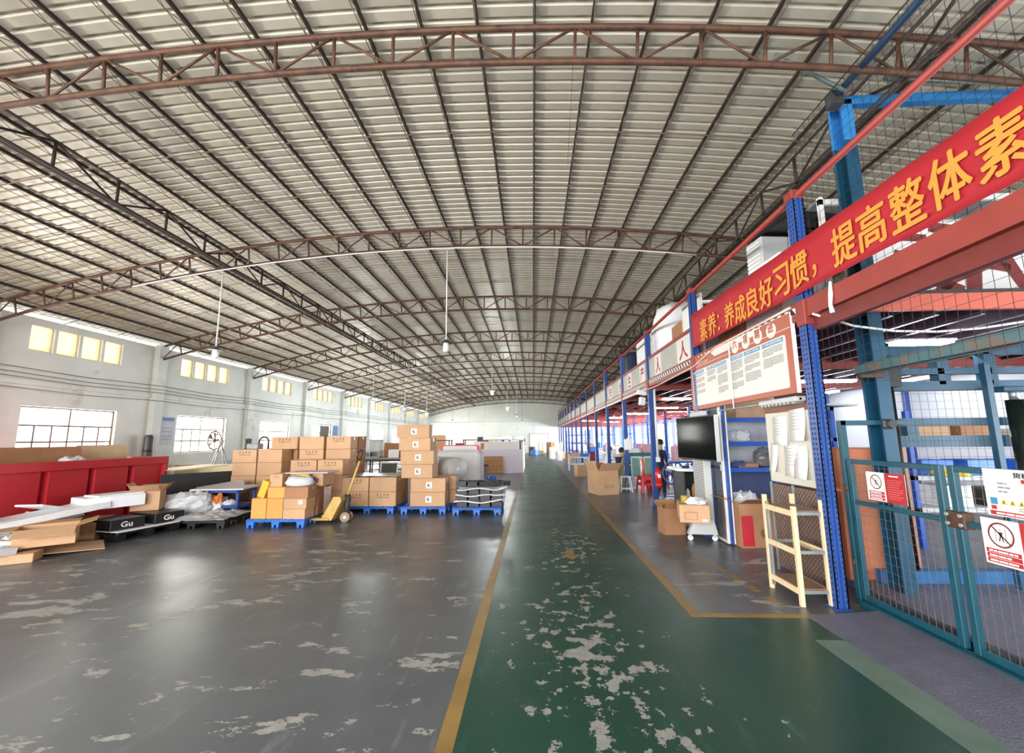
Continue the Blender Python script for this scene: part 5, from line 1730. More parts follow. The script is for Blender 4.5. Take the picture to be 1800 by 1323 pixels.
# ------------------------------------------------------------------ plastic pallets
_pal = {}
def pallet(label, loc, rot=0.0, size=(1.1, 1.1), mat=None, name='plastic_pallet', group='plastic pallets'):
    mat = mat or m_bluepal
    t = thing(name, label, 'pallet', loc, rot, group)
    w, d = size
    key = (w, d, mat.name)
    if key not in _pal:
        mb = MB()
        n_ = 9
        for i in range(n_):
            x0 = -w/2 + i*w/n_
            mb.cbox((x0+0.006, -d/2, 0.115), (x0+w/n_-0.006, d/2, 0.15), 0.004)
        mb.cbox((-w/2, -d/2, 0.10), (w/2, -d/2+0.05, 0.135), 0.004).cbox((-w/2, d/2-0.05, 0.10), (w/2, d/2, 0.135), 0.004).cbox((-w/2, -0.03, 0.10), (w/2, 0.03, 0.12), 0.004)
        dk_ = mb.build('deck', mat, t)
        ft = MB()
        ft.prism([(-0.075, 0.11), (-0.06, 0.0), (-0.025, 0.0), (-0.02, 0.05), (0.02, 0.05), (0.025, 0.0), (0.06, 0.0), (0.075, 0.11)], 1, -0.07, 0.07)
        f_ = fix_normals(ft.build('foot', mat, t, (-w/2+0.08, -d/2+0.075, 0)))
        _pal[key] = (dk_, f_)
        first = True
    else:
        copy_part(_pal[key][0], t)
        first = False
    for i in range(3):
        for j in range(3):
            if first and i == 0 and j == 0: continue
            copy_part(_pal[key][1], t, (-w/2+0.08+i*(w-0.16)/2, -d/2+0.075+j*(d-0.15)/2, 0))
    return t
pallet('blue plastic pallet under the orange cartons, held by the pallet truck', (-4.82, 8.55, 0), 0.03, (1.1, 1.1))
pallet('blue plastic pallet under the four symbol cartons beside the tall stack', (-3.66, 10.05, 0), 0.0, (1.2, 1.1))
pallet('blue plastic pallet under the tall stack of sticker cartons', (-2.40, 10.0, 0), 0.0, (1.0, 1.1))
pallet('blue plastic pallet carrying black trays by the aisle', (-1.22, 9.85, 0), 0.0, (1.05, 1.05))
pallet('blue plastic pallet below the left end of the big carton stack', (-6.65, 10.75, 0), 0.0, (1.3, 1.1))
pallet('blue plastic pallet below the middle of the big carton stack', (-5.05, 10.75, 0), 0.0, (1.3, 1.1))

# ------------------------------------------------------------------ cartons on the pallets
LV = ['bottom', 'second', 'third', 'fourth', 'fifth', 'sixth']
def col(stack, x, y, n0, n, w=0.60, d=0.42, h=0.308, pr=(), z0=0.15, jit=0.01, seed=0, mat=None):
    rr = random.Random(seed)
    for i in range(n0, n):
        carton('brown carton, %s layer of the %s' % (LV[i], stack), (x+rr.uniform(-jit, jit), y+rr.uniform(-jit, jit), z0+i*h), (w, d, h-0.003), rr.uniform(-0.02, 0.02), mat or m_carton,
               'icons' if i in pr else None, 'cartons of the big stack')
col('leftmost front column of the big stack', -7.00, 10.42, 0, 4, pr=(3,), seed=1)
col('second front column of the big stack', -6.37, 10.42, 0, 4, pr=(), seed=2)
col('rear column behind the leftmost ones', -6.9, 10.95, 0, 4, seed=3)
col('rear column behind the second one', -6.3, 10.98, 0, 4, seed=4)
carton('brown carton set at an angle on top of the big stack', (-6.22, 10.72, 1.385), (0.62, 0.46, 0.30), 0.12, m_carton, 'icons', 'cartons of the big stack')
col('tall column in the middle of the big stack', -5.38, 10.48, 0, 5, pr=(3,), seed=5)
col('tall column at the truck end', -4.72, 10.48, 0, 5, pr=(4,), seed=6)
col('rear tall column at the pallet truck end', -4.70, 11.0, 0, 5, seed=7, mat=m_carton_d)
col('rear tall column in the middle', -5.40, 11.0, 0, 4, seed=8, mat=m_carton_d)
col('low front column nearest the orange cartons', -5.20, 9.82, 0, 3, w=0.60, d=0.42, h=0.336, pr=(2,), seed=9, z0=0.15)
col('low front column nearest the pallet truck', -4.58, 9.82, 0, 3, w=0.58, d=0.42, h=0.336, pr=(2,), seed=10, z0=0.15)
for i in range(2):
    for k in range(2):
        carton('%s symbol carton, %s column between pallet truck and tall stack' % ('upper' if k else 'lower', 'truck side' if i == 0 else 'stack side'),
               (-3.95+i*0.62, 9.75, 0.15+k*0.312), (0.60, 0.44, 0.309), 0.0, m_carton, 'icons' if not (i == 1 and k == 1) else None, 'cartons of the four carton pallet')
    for k in range(2):
        carton('%s back row carton of the four carton pallet, %s side' % ('upper' if k else 'lower', 'truck' if i == 0 else 'stack'), (-3.95+i*0.62, 10.24, 0.15+k*0.312), (0.60, 0.44, 0.309), 0.0, m_carton_d, None, 'cartons of the four carton pallet')
o = MB()
vs, fs = [], []
rr = random.Random(4)
for i in range(13):
    for j in range(9):
        vs.append((-0.62+i*0.105, -0.5+j*0.12, 0.012+0.025*rr.random()*(1 if 0 < i < 12 else 0.2)))
for i in range(12):
    for j in range(8):
        a_ = i*9+j
        fs.append((a_, a_+1, a_+10, a_+9))
pl_ = MB().add(vs, fs, 0, True).build('plastic_sheet', m_plastic, None, (-3.66, 10.0, 0.775))
pl_.modifiers.new('thickness', 'SOLIDIFY').thickness = 0.003
tag(pl_, 'rumpled clear plastic sheet over the four carton pallet', 'plastic sheet')
TS = [(-2.32, 0.77, 0.0), (-2.32, 0.77, 0.02), (-2.56, 0.70, -0.05), (-2.58, 0.74, 0.04), (-2.62, 0.72, -0.06), (-2.70, 0.72, 0.10)]
z = 0.15
for i, (x, w_, r_) in enumerate(TS):
    hh = (0.30, 0.30, 0.30, 0.30, 0.275, 0.30)[i]
    carton('logo sticker carton, %s from the floor in the tall leaning stack' % LV[i], (x, 9.75, z), (w_, 0.48, hh-0.003), r_, m_carton, 'sticker', 'cartons of the tall leaning stack')
    z += hh
for i in range(2):
    carton('carton behind the tall leaning stack, %s one' % ('lower' if i == 0 else 'upper'), (-2.15, 10.28, 0.15+i*0.30), (0.7, 0.44, 0.297), 0.0, m_carton, None)
# black trays with white interleaving boards on the aisle pallet
z = 0.15
for i in range(3):
    for k in range(4):
        tr = thing('black_tray', 'short black tray in layer %s of the aisle pallet, %s along' % (('one', 'two', 'three')[i], ORD[k]), 'tray', (-1.55+k*0.25, 9.62+0.05*(k % 2), z), 0.0, 'black trays on the aisle pallet')
        if ('tray', 0) not in _pal:
            a_ = MB().box((-0.105, -0.2, 0), (0.105, 0.2, 0.012)).box((-0.105, -0.2, 0.012), (-0.093, 0.2, 0.10)).box((0.093, -0.2, 0.012), (0.105, 0.2, 0.10)).box((-0.093, -0.2, 0.012), (0.093, -0.188, 0.10)).box((-0.093, 0.188, 0.012), (0.093, 0.2, 0.10)).build('shell', m_dark, tr)
            b_ = MB().box((-0.115, -0.21, 0.095), (-0.105, 0.21, 0.105)).box((0.105, -0.21, 0.095), (0.115, 0.21, 0.105)).box((-0.115, -0.21, 0.095), (0.115, -0.2, 0.105)).build('rim', m_black, tr)
            _pal[('tray', 0)] = (a_, b_)
        else:
            copy_part(_pal[('tray', 0)][0], tr); copy_part(_pal[('tray', 0)][1], tr)
    z += 0.108
    vs, fs = [], []
    rr = random.Random(20+i)
    for a_ in range(11):
        for b_ in range(6):
            vs.append((-0.52+a_*0.107+0.03*i, -0.36+b_*0.15, 0.004+0.02*math.sin(a_*0.9+i*2)*(b_ < 2)+(0.02*max(0, a_-8))))
    for a_ in range(10):
        for b_ in range(5):
            q = a_*6+b_
            fs.append((q, q+6, q+7, q+1))
    bo = MB().add(vs, fs, 0, True).build('interleaf_board', m_foam, None, (-1.20, 9.72, z), 0.03*i)
    bo.modifiers.new('thickness', 'SOLIDIFY').thickness = 0.012
    tag(bo, 'white interleaf board over tray layer %s of the aisle pallet' % ('one', 'two', 'three')[i], 'board', 'interleaf boards on the aisle pallet')
    z += 0.025
for k in range(5):
    tr = thing('black_tray', 'black tray standing on the topmost white board of the aisle pallet, %s along' % ORD[k], 'tray', (-1.62+k*0.22, 9.95-0.05*(k % 2), z), 0.2*k, 'black trays on the aisle pallet')
    copy_part(_pal[('tray', 0)][0], tr); copy_part(_pal[('tray', 0)][1], tr)
bag('blue_film', 'scrap of blue film behind the aisle pallet', 'film', (-1.12, 10.6, 0.0), (0.25, 0.2, 0.3), m_bluepal, 61)

# ------------------------------------------------------------------ orange carton pallet and pallet truck
carton('orange carton standing at the outer corner of the pallet truck load', (-5.17, 8.22, 0.15), (0.29, 0.34, 0.37), 0.0, m_carton_o, None, 'orange cartons on the pallet truck load')
carton('orange carton next to the corner one on the pallet truck load', (-4.86, 8.22, 0.15), (0.31, 0.34, 0.37), 0.0, m_carton_o, None, 'orange cartons on the pallet truck load')
carton('flat orange carton lying on the two standing orange ones', (-4.86, 8.26, 0.52), (0.36, 0.34, 0.20), 0.0, m_carton_o, None, 'orange cartons on the pallet truck load')
carton('brown carton with faint symbols on the flat orange carton', (-4.95, 8.32, 0.72), (0.24, 0.3, 0.24), 0.05, m_carton, 'icons')
yb = carton('yellow carton tilted against the orange load', (-5.20, 8.30, 0.53), (0.14, 0.36, 0.32), (0, 0.32, 0), M('yellow_carton', (240, 178, 64), 0.7, var=0.05), None, name='yellow_carton', tape=False)
carton('low brown carton at the bottom of the truck load', (-4.47, 8.20, 0.15), (0.42, 0.36, 0.18), 0.0, m_carton, None)
carton('brown carton with a white label in the middle of the truck load', (-4.46, 8.20, 0.33), (0.44, 0.36, 0.19), 0.0, m_carton, None)
lb_ = carton('worn brown carton at the top of the middle truck load column', (-4.45, 8.20, 0.52), (0.46, 0.36, 0.21), 0.0, m_carton_d, None)
MB().box((0.06, -0.187, -0.10), (0.14, -0.181, -0.03)).build('address_label', m_paper, lb_)
carton('carton covered with paper strips on the truck side of the load', (-4.46, 8.70, 0.15), (0.44, 0.5, 0.55), 0.0, m_carton_d, None)
tc_ = carton('brown carton with a black mark on top of the truck load', (-4.40, 8.72, 0.70), (0.46, 0.5, 0.24), 0.0, m_carton, None)
put_text('printed_mark', '为', m_black, tc_, (0.08, -0.252, 0.12), (0, 0, 0), 0.12, 0.002, 0.002, fit=(0.12, 0.11))
wl = MB()
for i in range(12):
    wl.box((-0.002, -0.17+0.0, 0.02+i*0.042), (0.0, 0.12, 0.05+i*0.042))
ws_ = wl.build('paper_strip', m_paper, tc_, (0.2335, 0.0, -0.55)); ws_['kind'] = 'stuff'
bag('packing_bag', 'white plastic packing bag on the truck load below the board', 'bag', (-4.50, 8.22, 0.73), (0.52, 0.36, 0.18), m_plastic, 71, 0.1, wrinkle=0.1)
bag('yellow_pouch', 'yellow pouch lying on the white packing bag', 'bag', (-4.50, 8.32, 0.895), (0.28, 0.18, 0.05), M('yellow_pouch', (232, 182, 84), 0.6), 72)
tag(MB().cbox((-0.42, -0.3, 0), (0.42, 0.3, 0.02), 0.004).build('grey_board', M('pale_grey_board', (206, 202, 206), 0.5), None, (-4.45, 8.62, 0.955), (0.0, 0.0, 0.05)), 'pale grey board laid over the top of the truck load', 'board')
pj = thing('pallet_truck', 'worn yellow hand pallet truck with its handle raised, pushed under the orange load', 'pallet truck', (-4.02, 8.62, 0), 0.0)
for y in (-0.2, 0.2):
    MB().cbox((-1.15, y-0.07, 0.06), (0.05, y+0.07, 0.105), 0.01).build('fork', m_yellow, pj)
MB().prism([(-0.12, 0.06), (0.10, 0.06), (0.28, 0.42), (0.26, 0.50), (0.12, 0.50), (0.08, 0.42)], 1, -0.24, 0.24).build('chassis', m_yellow, pj)
MB().tube([(0.30, 0.0, 0.10), (0.30, 0.0, 0.52)], 0.055, 12).build('pump', m_dark, pj)
for y in (-0.07, 0.07):
    w_ = MB().tube([(0.30, y-0.03, 0.095), (0.30, y+0.03, 0.095)], 0.095, 20).build('steer_wheel', M('wheel_tan', (150, 128, 110), 0.6), pj)
    MB().tube([(0.30, y-0.034, 0.095), (0.30, y+0.034, 0.095)], 0.03, 12).build('hub', m_foam, w_)
MB().tube([(0.30, 0, 0.50), (0.34, 0, 0.62), (0.52, 0, 1.18)], 0.022, 10).build('tiller', m_yellow, pj)
MB().tube([(0.52, 0.0, 1.18), (0.50, -0.10, 1.25), (0.53, -0.10, 1.36), (0.56, 0.0, 1.40), (0.53, 0.10, 1.36), (0.50, 0.10, 1.25), (0.52, 0, 1.18)], 0.014, 8).build('handle_loop', m_black, pj)
MB().cbox((0.24, -0.05, 0.36), (0.36, 0.05, 0.50), 0.02).build('pump_body', m_dark, pj)

# ------------------------------------------------------------------ red container, rubbish and the blue cart
rb = thing('red_bin', 'long glossy red open container with vertical ribs at the window side', 'container', (-8.5, 4.3, 0))
L = 5.38
MB().box((-2.0, 0, 0.02), (-0.06, L, 0.08)).build('floor_plate', m_redd, rb)
MB().box((-0.16, 0, 0.02), (-0.13, L, 1.12)).build('side_plate', m_redd, rb)
for k in range(7):
    y1 = L-0.10-0.81*k
    y0 = max(0.0, y1-0.67)
    MB().add([(-0.14, y0-0.03, 0.03), (-0.14, y1+0.03, 0.03), (-0.14, y1+0.03, 1.10), (-0.14, y0-0.03, 1.10), (-0.02, y0, 0.03), (-0.02, y1, 0.03), (-0.02, y1, 1.10), (-0.02, y0, 1.10)],
             [(4, 5, 6, 7), (0, 4, 7, 3), (1, 2, 6, 5), (0, 1, 5, 4), (3, 7, 6, 2)]).build('raised_panel', m_redd, rb)
MB().box((-2.0, 0, 0.02), (-1.97, L, 1.2)).build('side_panel', m_redd, rb)
MB().box((-1.97, L-0.03, 0.02), (-0.06, L, 1.12)).build('end_panel', m_redd, rb)
MB().box((-1.97, 0.0, 0.02), (-0.06, 0.03, 1.12)).build('end_panel', m_redd, rb)
MB().cbox((-0.10, 0, 1.10), (0.06, L, 1.26), 0.008).build('top_rim', m_redd, rb)
MB().cbox((-2.04, L-0.07, 1.10), (-0.05, L+0.02, 1.26), 0.008).build('end_rim', m_redd, rb)
MB().cbox((-0.03, L-0.10, 0.0), (0.055, L, 1.10), 0.008).build('corner_post', m_redd, rb)
for i, (x, y, w_, d_, rz, tilt, mt, lab) in enumerate([
        (-8.9, 7.3, 0.02, 1.9, 0.0, -0.3, m_carton_d, 'large brown card sheet sticking up out of the red container'),
        (-8.85, 8.35, 0.03, 0.85, 0.3, -0.9, M('dark_framed_card', (92, 84, 74), 0.6), 'dark tilted tray in the red container'),
        (-9.3, 9.0, 0.02, 1.1, 0.0, -0.15, m_ply, 'pale plywood sheet standing at the end of the red container'),
        (-8.9, 5.6, 0.02, 1.5, 0.0, 0.35, m_carton_d, 'folded brown card at the near end of the red container')]):
    t = MB().cbox((0, -d_/2, 0), (w_, d_/2, 0.62 if i != 1 else 0.45), 0.003).build('card_sheet' if i != 2 else 'plywood_sheet', mt, None, (x, y, 0.92), (0, tilt, rz))
    tag(t, lab, 'sheet')
bag('plastic_bag', 'white and blue plastic bag on the rubbish in the red container', 'bag', (-8.75, 7.85, 1.12), (0.3, 0.4, 0.2), m_plastic, 81)
# things by the wall behind
tag(MB().cbox((-0.01, -0.25, 0), (0.01, 0.25, 0.9), 0.002).build('wall_poster', M('faded_poster', (186, 192, 196), 0.7), None, (-11.985, 13.55, 1.5)), 'faded notice poster on the wall between the first windows in view', 'poster')
po = bpy.data.objects[-1] if False else None
pst = [o_ for o_ in COL.objects if o_.name == 'wall_poster'][0]
MB().box((0.011, -0.23, 0.76), (0.013, 0.23, 0.87)).build('blue_heading', M('faded_blue', (108, 128, 178), 0.7), pst)
MB().box((0.011, -0.2, 0.15), (0.012, 0.2, 0.18)).box((0.011, -0.2, 0.25), (0.012, 0.2, 0.28)).box((0.011, -0.2, 0.4), (0.012, 0.2, 0.43)).box((0.011, -0.2, 0.52), (0.012, 0.2, 0.55)).build('text_row', M('faded_pink', (178, 150, 162), 0.7), pst)
pst2 = tag(MB().cbox((-0.01, -0.3, 0), (0.01, 0.3, 0.95), 0.002).build('wall_poster', M('blue_poster', (96, 128, 168), 0.7), None, (-11.985, 25.6, 1.5)), 'blue notice poster further along the window wall', 'poster')
MB().box((0.011, -0.25, 0.1), (0.013, 0.25, 0.35)).build('white_block', m_paper, pst2)
ct = thing('cylinder_case', 'upright dark cylinder standing by the pilaster', 'cylinder', (-11.7, 12.6, 1.0))
MB().lathe([(0.1, -1.0), (0.12, -0.98), (0.12, 0.72), (0.08, 0.8)], 16).build('shell', m_dark, ct)
MB().lathe([(0.125, 0.3), (0.125, 0.36)], 16).build('band', m_black, ct)
ef = thing('exhaust_fan', 'round exhaust fan set in the opened pane of the second window in view', 'fan', (-12.05, 15.75, 1.62))
MB().tube([(0.02, 0.34*math.cos(2*PI*i/24), 0.34*math.sin(2*PI*i/24)) for i in range(25)], 0.03, 8, caps=False).build('ring', M('fan_brown', (110, 88, 74), 0.6), ef)
for k in range(5):
    a_ = 2*PI*k/5
    MB().add([(0, 0.05*math.cos(a_), 0.05*math.sin(a_)), (0.04, 0.3*math.cos(a_-0.25), 0.3*math.sin(a_-0.25)), (-0.03, 0.3*math.cos(a_+0.3), 0.3*math.sin(a_+0.3))], [(0, 1, 2)]).build('blade', m_dark, ef)
MB().tube([(-0.1, 0, 0), (0.05, 0, 0)], 0.07, 12).build('motor', m_dark, ef)
for k in range(6):
    MB().box((0.05, -0.40+k*0.14, -0.4), (0.06, -0.385+k*0.14, 0.42)).build('guard_bar', m_mull, ef)
tp_ = thing('trestle', 'steel trestle legs standing by the window wall', 'trestle', (-10.9, 14.6, 0))
for (dx, dy) in ((-0.2, -0.5), (-0.1, -0.35), (0.1, 0.35), (0.2, 0.5)):
    MB().tube([(0, 0.02*dy, 1.55), (dx, dy, 0)], 0.02, 6).build('leg', m_grey, tp_)
MB().cbox((-0.06, -0.06, 1.52), (0.06, 0.06, 1.62), 0.01).build('head', m_grey, tp_)
# pale plywood partition and dark sheets behind the rubbish
tag(MB().cbox((0, 0, 0), (2.6, 0.03, 0.84), 0.004).build('plywood_partition', M('cream_ply', (206, 196, 160), 0.7, var=0.05), None, (-11.9, 13.9, 0.0), 0.0), 'long cream plywood partition in front of the window wall', 'partition')
carton('dark brown carton before the cream plywood partition', (-8.6, 12.6, 0), (0.6, 0.5, 0.62), 0.1, m_carton_d, None)
for i in range(3):
    tag(MB().cbox((0, 0, 0), (0.02, 1.35, 0.78), 0.004).build('black_sheet', M('black_board', (38, 38, 40), 0.6), None, (-8.10+0.06*i, 9.15+0.05*i, 0.10), (0, -0.16, -0.62)), 'black board leaning beside the red container end, %s of three' % ('innermost', 'middle', 'outermost')[i], 'board', 'black boards by the red container')
tag(MB().cbox((-0.5, -0.6, 0), (0.5, 0.6, 0.02), 0.004).build('wooden_board', m_ply, None, (-8.3, 10.2, 0.96), (0.05, 0.0, -0.5)), 'pale board lying on top of the black boards', 'board')
# rubbish pallets
pallet('black pallet with flattened cartons at the corner of the rubbish heap', (-7.15, 7.45, 0), -0.25, (1.2, 1.0), m_black, 'black_pallet', 'black pallets')
pallet('black pallet heaped with grey film next to the blue cart', (-6.35, 8.35, 0), 0.1, (1.2, 1.0), m_black, 'black_pallet', 'black pallets')
tag(MB().cbox((-0.62, -0.5, 0), (0.62, 0.5, 0.02), 0.003).build('white_board', m_foam, None, (-7.15, 7.42, 0.152), (0, 0, -0.22)), 'thin white board on the black pallet below the printed boxes', 'board')
for i in range(2):
    bx_ = carton('black box with white letters, %s of the two on the rubbish pallet' % ('nearer the camera' if i == 0 else 'further back'), (-7.02+0.18*i, 7.12+0.62*i, 0.172), (0.5, 0.6, 0.17), 1.31, m_black, None, 'black printed boxes', 'black_box', tape=False)
    put_text('white_lettering', 'Gu', m_paper, bx_, (-0.02, -0.302, 0.085), (0, 0, 0), 0.1, 0.002, 0.002, fit=(0.17, 0.09))
open_carton('brown carton with splayed flaps behind the black printed boxes', (-7.25, 7.95, 0.345), (0.42, 0.4, 0.34), 0.5, (0.9, 1.1, 0.5, 0.7), m_carton)
carton('stack of flattened dark cartons in the rubbish heap', (-7.55, 7.0, 0.0), (0.7, 0.6, 0.30), 0.4, m_carton_d, None, None, 'flattened_carton')
carton('flattened brown carton on the dark ones in the rubbish heap', (-7.60, 7.05, 0.30), (0.75, 0.5, 0.05), 0.1, m_carton_d, None, None, 'flattened_carton', tape=False)
foam = [(-7.75, 7.4, 0.35, 0.85, 0.5, 0.20, 0.35, 0.0, 'thick white foam block lying on the flattened cartons'), (-7.70, 7.45, 0.55, 0.7, 0.4, 0.03, 0.5, 0.0, 'thin white foam sheet on the thick block'),
        (-7.95, 6.55, 0.30, 1.5, 0.55, 0.10, 0.55, -0.10, 'long white foam plank sloping across the rubbish heap'), (-8.05, 6.25, 0.25, 1.1, 0.5, 0.08, 0.3, 0.12, 'white foam plank at the left of the rubbish heap'),
        (-8.1, 6.75, 0.42, 0.7, 0.4, 0.03, 0.9, 0.25, 'white foam sheet tilted against the red container'), (-7.75, 5.75, 0.12, 0.9, 0.5, 0.06, 0.2, 0.2, 'white foam sheet under the open carton'),
        (-7.42, 5.45, 0.02, 0.5, 0.35, 0.10, 0.8, 0.15, 'white foam offcut at the front of the heap'), (-8.15, 5.85, 0.35, 0.5, 0.4, 0.04, 1.1, 0.5, 'white foam sheet standing in the heap near the frame edge')]
for i, (x, y, z_, w_, d_, h_, rz, tl, lab) in enumerate(foam):
    tag(MB().cbox((-w_/2, -d_/2, 0), (w_/2, d_/2, h_), 0.008).build('foam_block', m_foam, None, (x+0.28, y, z_+0.12), (0.0, tl, rz+0.8)), lab, 'foam')
for i, (x, y, z_, s_) in enumerate([(-7.6, 5.95, 0.0, (0.7, 0.6, 0.25)), (-7.95, 6.35, 0.0, (0.8, 0.7, 0.35)), (-8.1, 7.0, 0.0, (0.8, 0.8, 0.42)), (-7.85, 5.45, 0.0, (0.6, 0.6, 0.22))]):
    bag('crumpled_wrap', 'crumpled white wrapping in the rubbish heap, %s from the camera side' % ORD[i], 'wrapping', (x, y, z_), s_, m_foam, 90+i, wrinkle=0.3)
open_carton('light brown open carton lying at the front of the rubbish heap', (-7.05, 6.12, 0.16), (0.62, 0.5, 0.24), 0.75, (1.9, 1.5, 1.6, 1.3), m_carton)
tag(MB().cbox((-0.42, -0.26, 0), (0.42, 0.26, 0.012), 0.002).build('flattened_carton', m_carton, None, (-6.95, 6.30, 0.05), (0.08, 0.06, 0.85)), 'flattened brown card under the front open carton', 'carton')
carton('small brown carton at the very front of the rubbish heap', (-7.02, 5.76, 0.0), (0.40, 0.3, 0.12), 0.55, m_carton, None)
# grey film and bags between the heap and the cart
bag('film_bundle', 'large crumpled white bag between the rubbish heap and the blue cart', 'bag', (-6.95, 8.55, 0.18), (0.9, 0.8, 0.38), m_plastic, 101, wrinkle=0.14)
bag('film_bundle', 'small white bag behind the film covered pallet', 'bag', (-6.55, 8.75, 0.15), (0.36, 0.3, 0.2), m_foam, 102)
film_sheet('grey_film', 'rumpled pale film spread on the black pallet next to the cart', 'film', (-6.38, 8.30, 0.155), 1.3, 1.05, 0.14, M('pale_film', (186, 186, 188), 0.3, trans=0.15), 103, 0.1)
for i in range(3):
    tag(MB().cbox((-0.45, -0.35, 0), (0.45, 0.35, 0.015), 0.003).build('grey_board', M('lilac_grey_board', (196, 194, 206), 0.5), None, (-7.15+0.12*i, 9.15+0.1*i, 0.48+0.06*i), (0.05*i, -0.08-0.03*i, 0.3*i)), 'pale loose board behind the large white bag, %s of three' % ('lowest', 'middle', 'topmost')[i], 'board', 'loose pale boards')
tag(MB().cbox((-0.6, -0.5, 0), (0.6, 0.5, 0.46), 0.01).build('black_crate', m_black, None, (-7.05, 9.25, 0.0), 0.2), 'black crate below the loose pale boards', 'crate')
tag(MB().cbox((-0.5, -0.03, 0), (0.5, 0.03, 0.05), 0.004).build('blue_steel_bar', m_blue, None, (-6.95, 7.98, 0.16), (0, 0, 0.6)), 'blue steel bar lying in front of the white bag', 'bar')
bcart = thing('blue_cart', 'blue steel cart with a grey top board beside the orange cartons', 'cart', (-6.42, 8.98, 0), 0.02)
for (x, y) in ((-0.42, -0.3), (0.34, -0.3), (-0.42, 0.26), (0.34, 0.26)):
    MB().box((x, y, 0), (x+0.05, y+0.04, 0.60)).build('post', m_blue, bcart)
for z_ in (0.24, 0.55):
    MB().box((-0.42, -0.3, z_), (0.39, 0.30, z_+0.05)).build('frame', m_blue, bcart)
MB().box((-0.42, 0.2, 0.02), (-0.1, 0.3, 0.24)).build('side_panel', m_navy, bcart)
tag(MB().cbox((-0.52, -0.42, 0), (0.52, 0.42, 0.03), 0.005).build('grey_board', MATS['pale_grey_board'], None, (-6.45, 8.98, 0.61), (0.0, 0.0, 0.12)), 'pale grey board on top of the blue cart', 'board')
bag('orange_gloves', 'crumpled orange gloves on the shelf of the blue cart', 'gloves', (-6.60, 8.78, 0.292), (0.34, 0.28, 0.2), m_orange, 111, wrinkle=0.4)
bag('plastic_bag', 'small clear bag beside the orange gloves', 'bag', (-6.28, 8.8, 0.292), (0.22, 0.2, 0.1), m_plastic, 112)
# black hose machines on the big stack
for i, (x, y, z_) in enumerate([(-6.9, 10.5, 1.39), (-5.6, 11.1, 1.39)]):
    mc = thing('vacuum_pump', 'grey machine with a black looped hose on the big stack, %s one' % ('at its left end' if i == 0 else 'behind its tall columns'), 'machine', (x, y, z_))
    MB().cbox((-0.2, -0.12, 0), (0.1, 0.12, 0.14), 0.02).build('body', m_grey, mc)
    MB().cbox((-0.28, -0.1, 0), (-0.2, 0.1, 0.26), 0.02).build('motor', m_dark, mc)
    MB().tube([(0.05, 0, 0.0)]+[(0.17+0.12*math.cos(PI-a_*PI/10), 0, 0.18+0.12*math.sin(a_*PI/10)) for a_ in range(11)]+[(0.29, 0, 0.0)], 0.022, 8).build('hose', m_black, mc)

# ------------------------------------------------------------------ wrapped goods, panels and work places beyond the cartons
wp = thing('wrapped_boards', 'stack of white panels wrapped in clear film behind the aisle pallet', 'panels', (-2.95, 13.2, 0))
for i in range(5):
    MB().cbox((0.0+0.02*i, 0.16*i, 0.2), (1.28-0.015*i, 0.16*i+0.12, 1.22+0.02*(i % 2)), 0.03).build('panel', m_foam, wp)
MB().cbox((1.28, -0.02, 0.2), (1.36, 0.8, 1.18), 0.03).build('film_edge', m_plastic, wp)
MB().box((-0.02, 0.0, 0), (1.3, 0.8, 0.2)).build('base', m_carton, wp)
rp_ = thing('red_display_board', 'rounded red edged panel standing behind the white wrapped ones', 'panel', (-3.05, 14.1, 0))
fix_normals(MB().prism(rrect(0.0, 1.30, 0.0, 1.40, 0.08), 1, 0.0, 0.12).build('panel', M('pale_red_panel', (226, 70, 66), 0.4), rp_))
fix_normals(MB().prism(rrect(0.10, 1.22, 0.3, 1.37, 0.06), 1, -0.02, 0.0).build('face', m_foam, rp_))
br = thing('bubble_wrap_roll', 'big roll of grey bubble wrap with a loose tail lying before the wrapped panels', 'roll', (-2.28, 11.45, 0.83))
MB().lathe([(0.05, -0.55), (0.29, -0.55), (0.30, -0.53), (0.30, 0.45), (0.29, 0.47), (0.05, 0.47)], 28, mat=Matrix.Rotation(PI/2+0.0, 4, 'Y') @ Matrix.Rotation(0.0, 4, 'X')).build('roll', m_bubble, br, (0, 0, 0), (0, 0, -0.75))
MB().lathe([(0.045, 0.465), (0.045, 0.48), (0.035, 0.48)], 14, mat=Matrix.Rotation(PI/2, 4, 'Y')).build('core', m_paper, br, (0, 0, 0), (0, 0, -0.75))
tl_ = MB()
vs, fs = [], []
for i in range(9):
    for j in range(5):
        t = i/8
        vs.append((-0.30-0.12*math.sin(t*2), -0.32+0.15*j, 0.28-0.75*t+0.03*math.sin(j*2+i)))
for i in range(8):
    for j in range(4):
        a_ = i*5+j
        fs.append((a_, a_+1, a_+6, a_+5))
q = tl_.add(vs, fs, 0, True).build('loose_tail', m_bubble, br, (0, 0, 0), (0, 0, 0.5))
q.modifiers.new('thickness', 'SOLIDIFY').thickness = 0.01
carton('brown carton under the bubble wrap roll', (-2.30, 11.35, 0.0), (0.8, 0.6, 0.52), 0.0, m_carton, None)
lp = thing('lilac_counter', 'pale lilac panelled counter standing at the aisle with a white upstand', 'counter', (-2.45, 20.4, 0))
MB().cbox((0, 0, 0.02), (1.96, 0.04, 1.08), 0.006).build('front_panel', m_lilac, lp)
MB().cbox((0.10, 0.3, 1.08), (1.78, 0.34, 1.46), 0.006).build('upstand', m_boardw, lp)
MB().cbox((0, 0.04, 1.04), (1.96, 0.9, 1.08), 0.006).build('top', m_lilac, lp)
MB().cbox((1.92, 0.04, 0.0), (1.98, 4.0, 1.42), 0.006).build('end_panel', m_white, lp)
MB().box((1.80, 0.3, 1.08), (1.86, 0.9, 1.5)).build('dark_post', m_dark, lp)
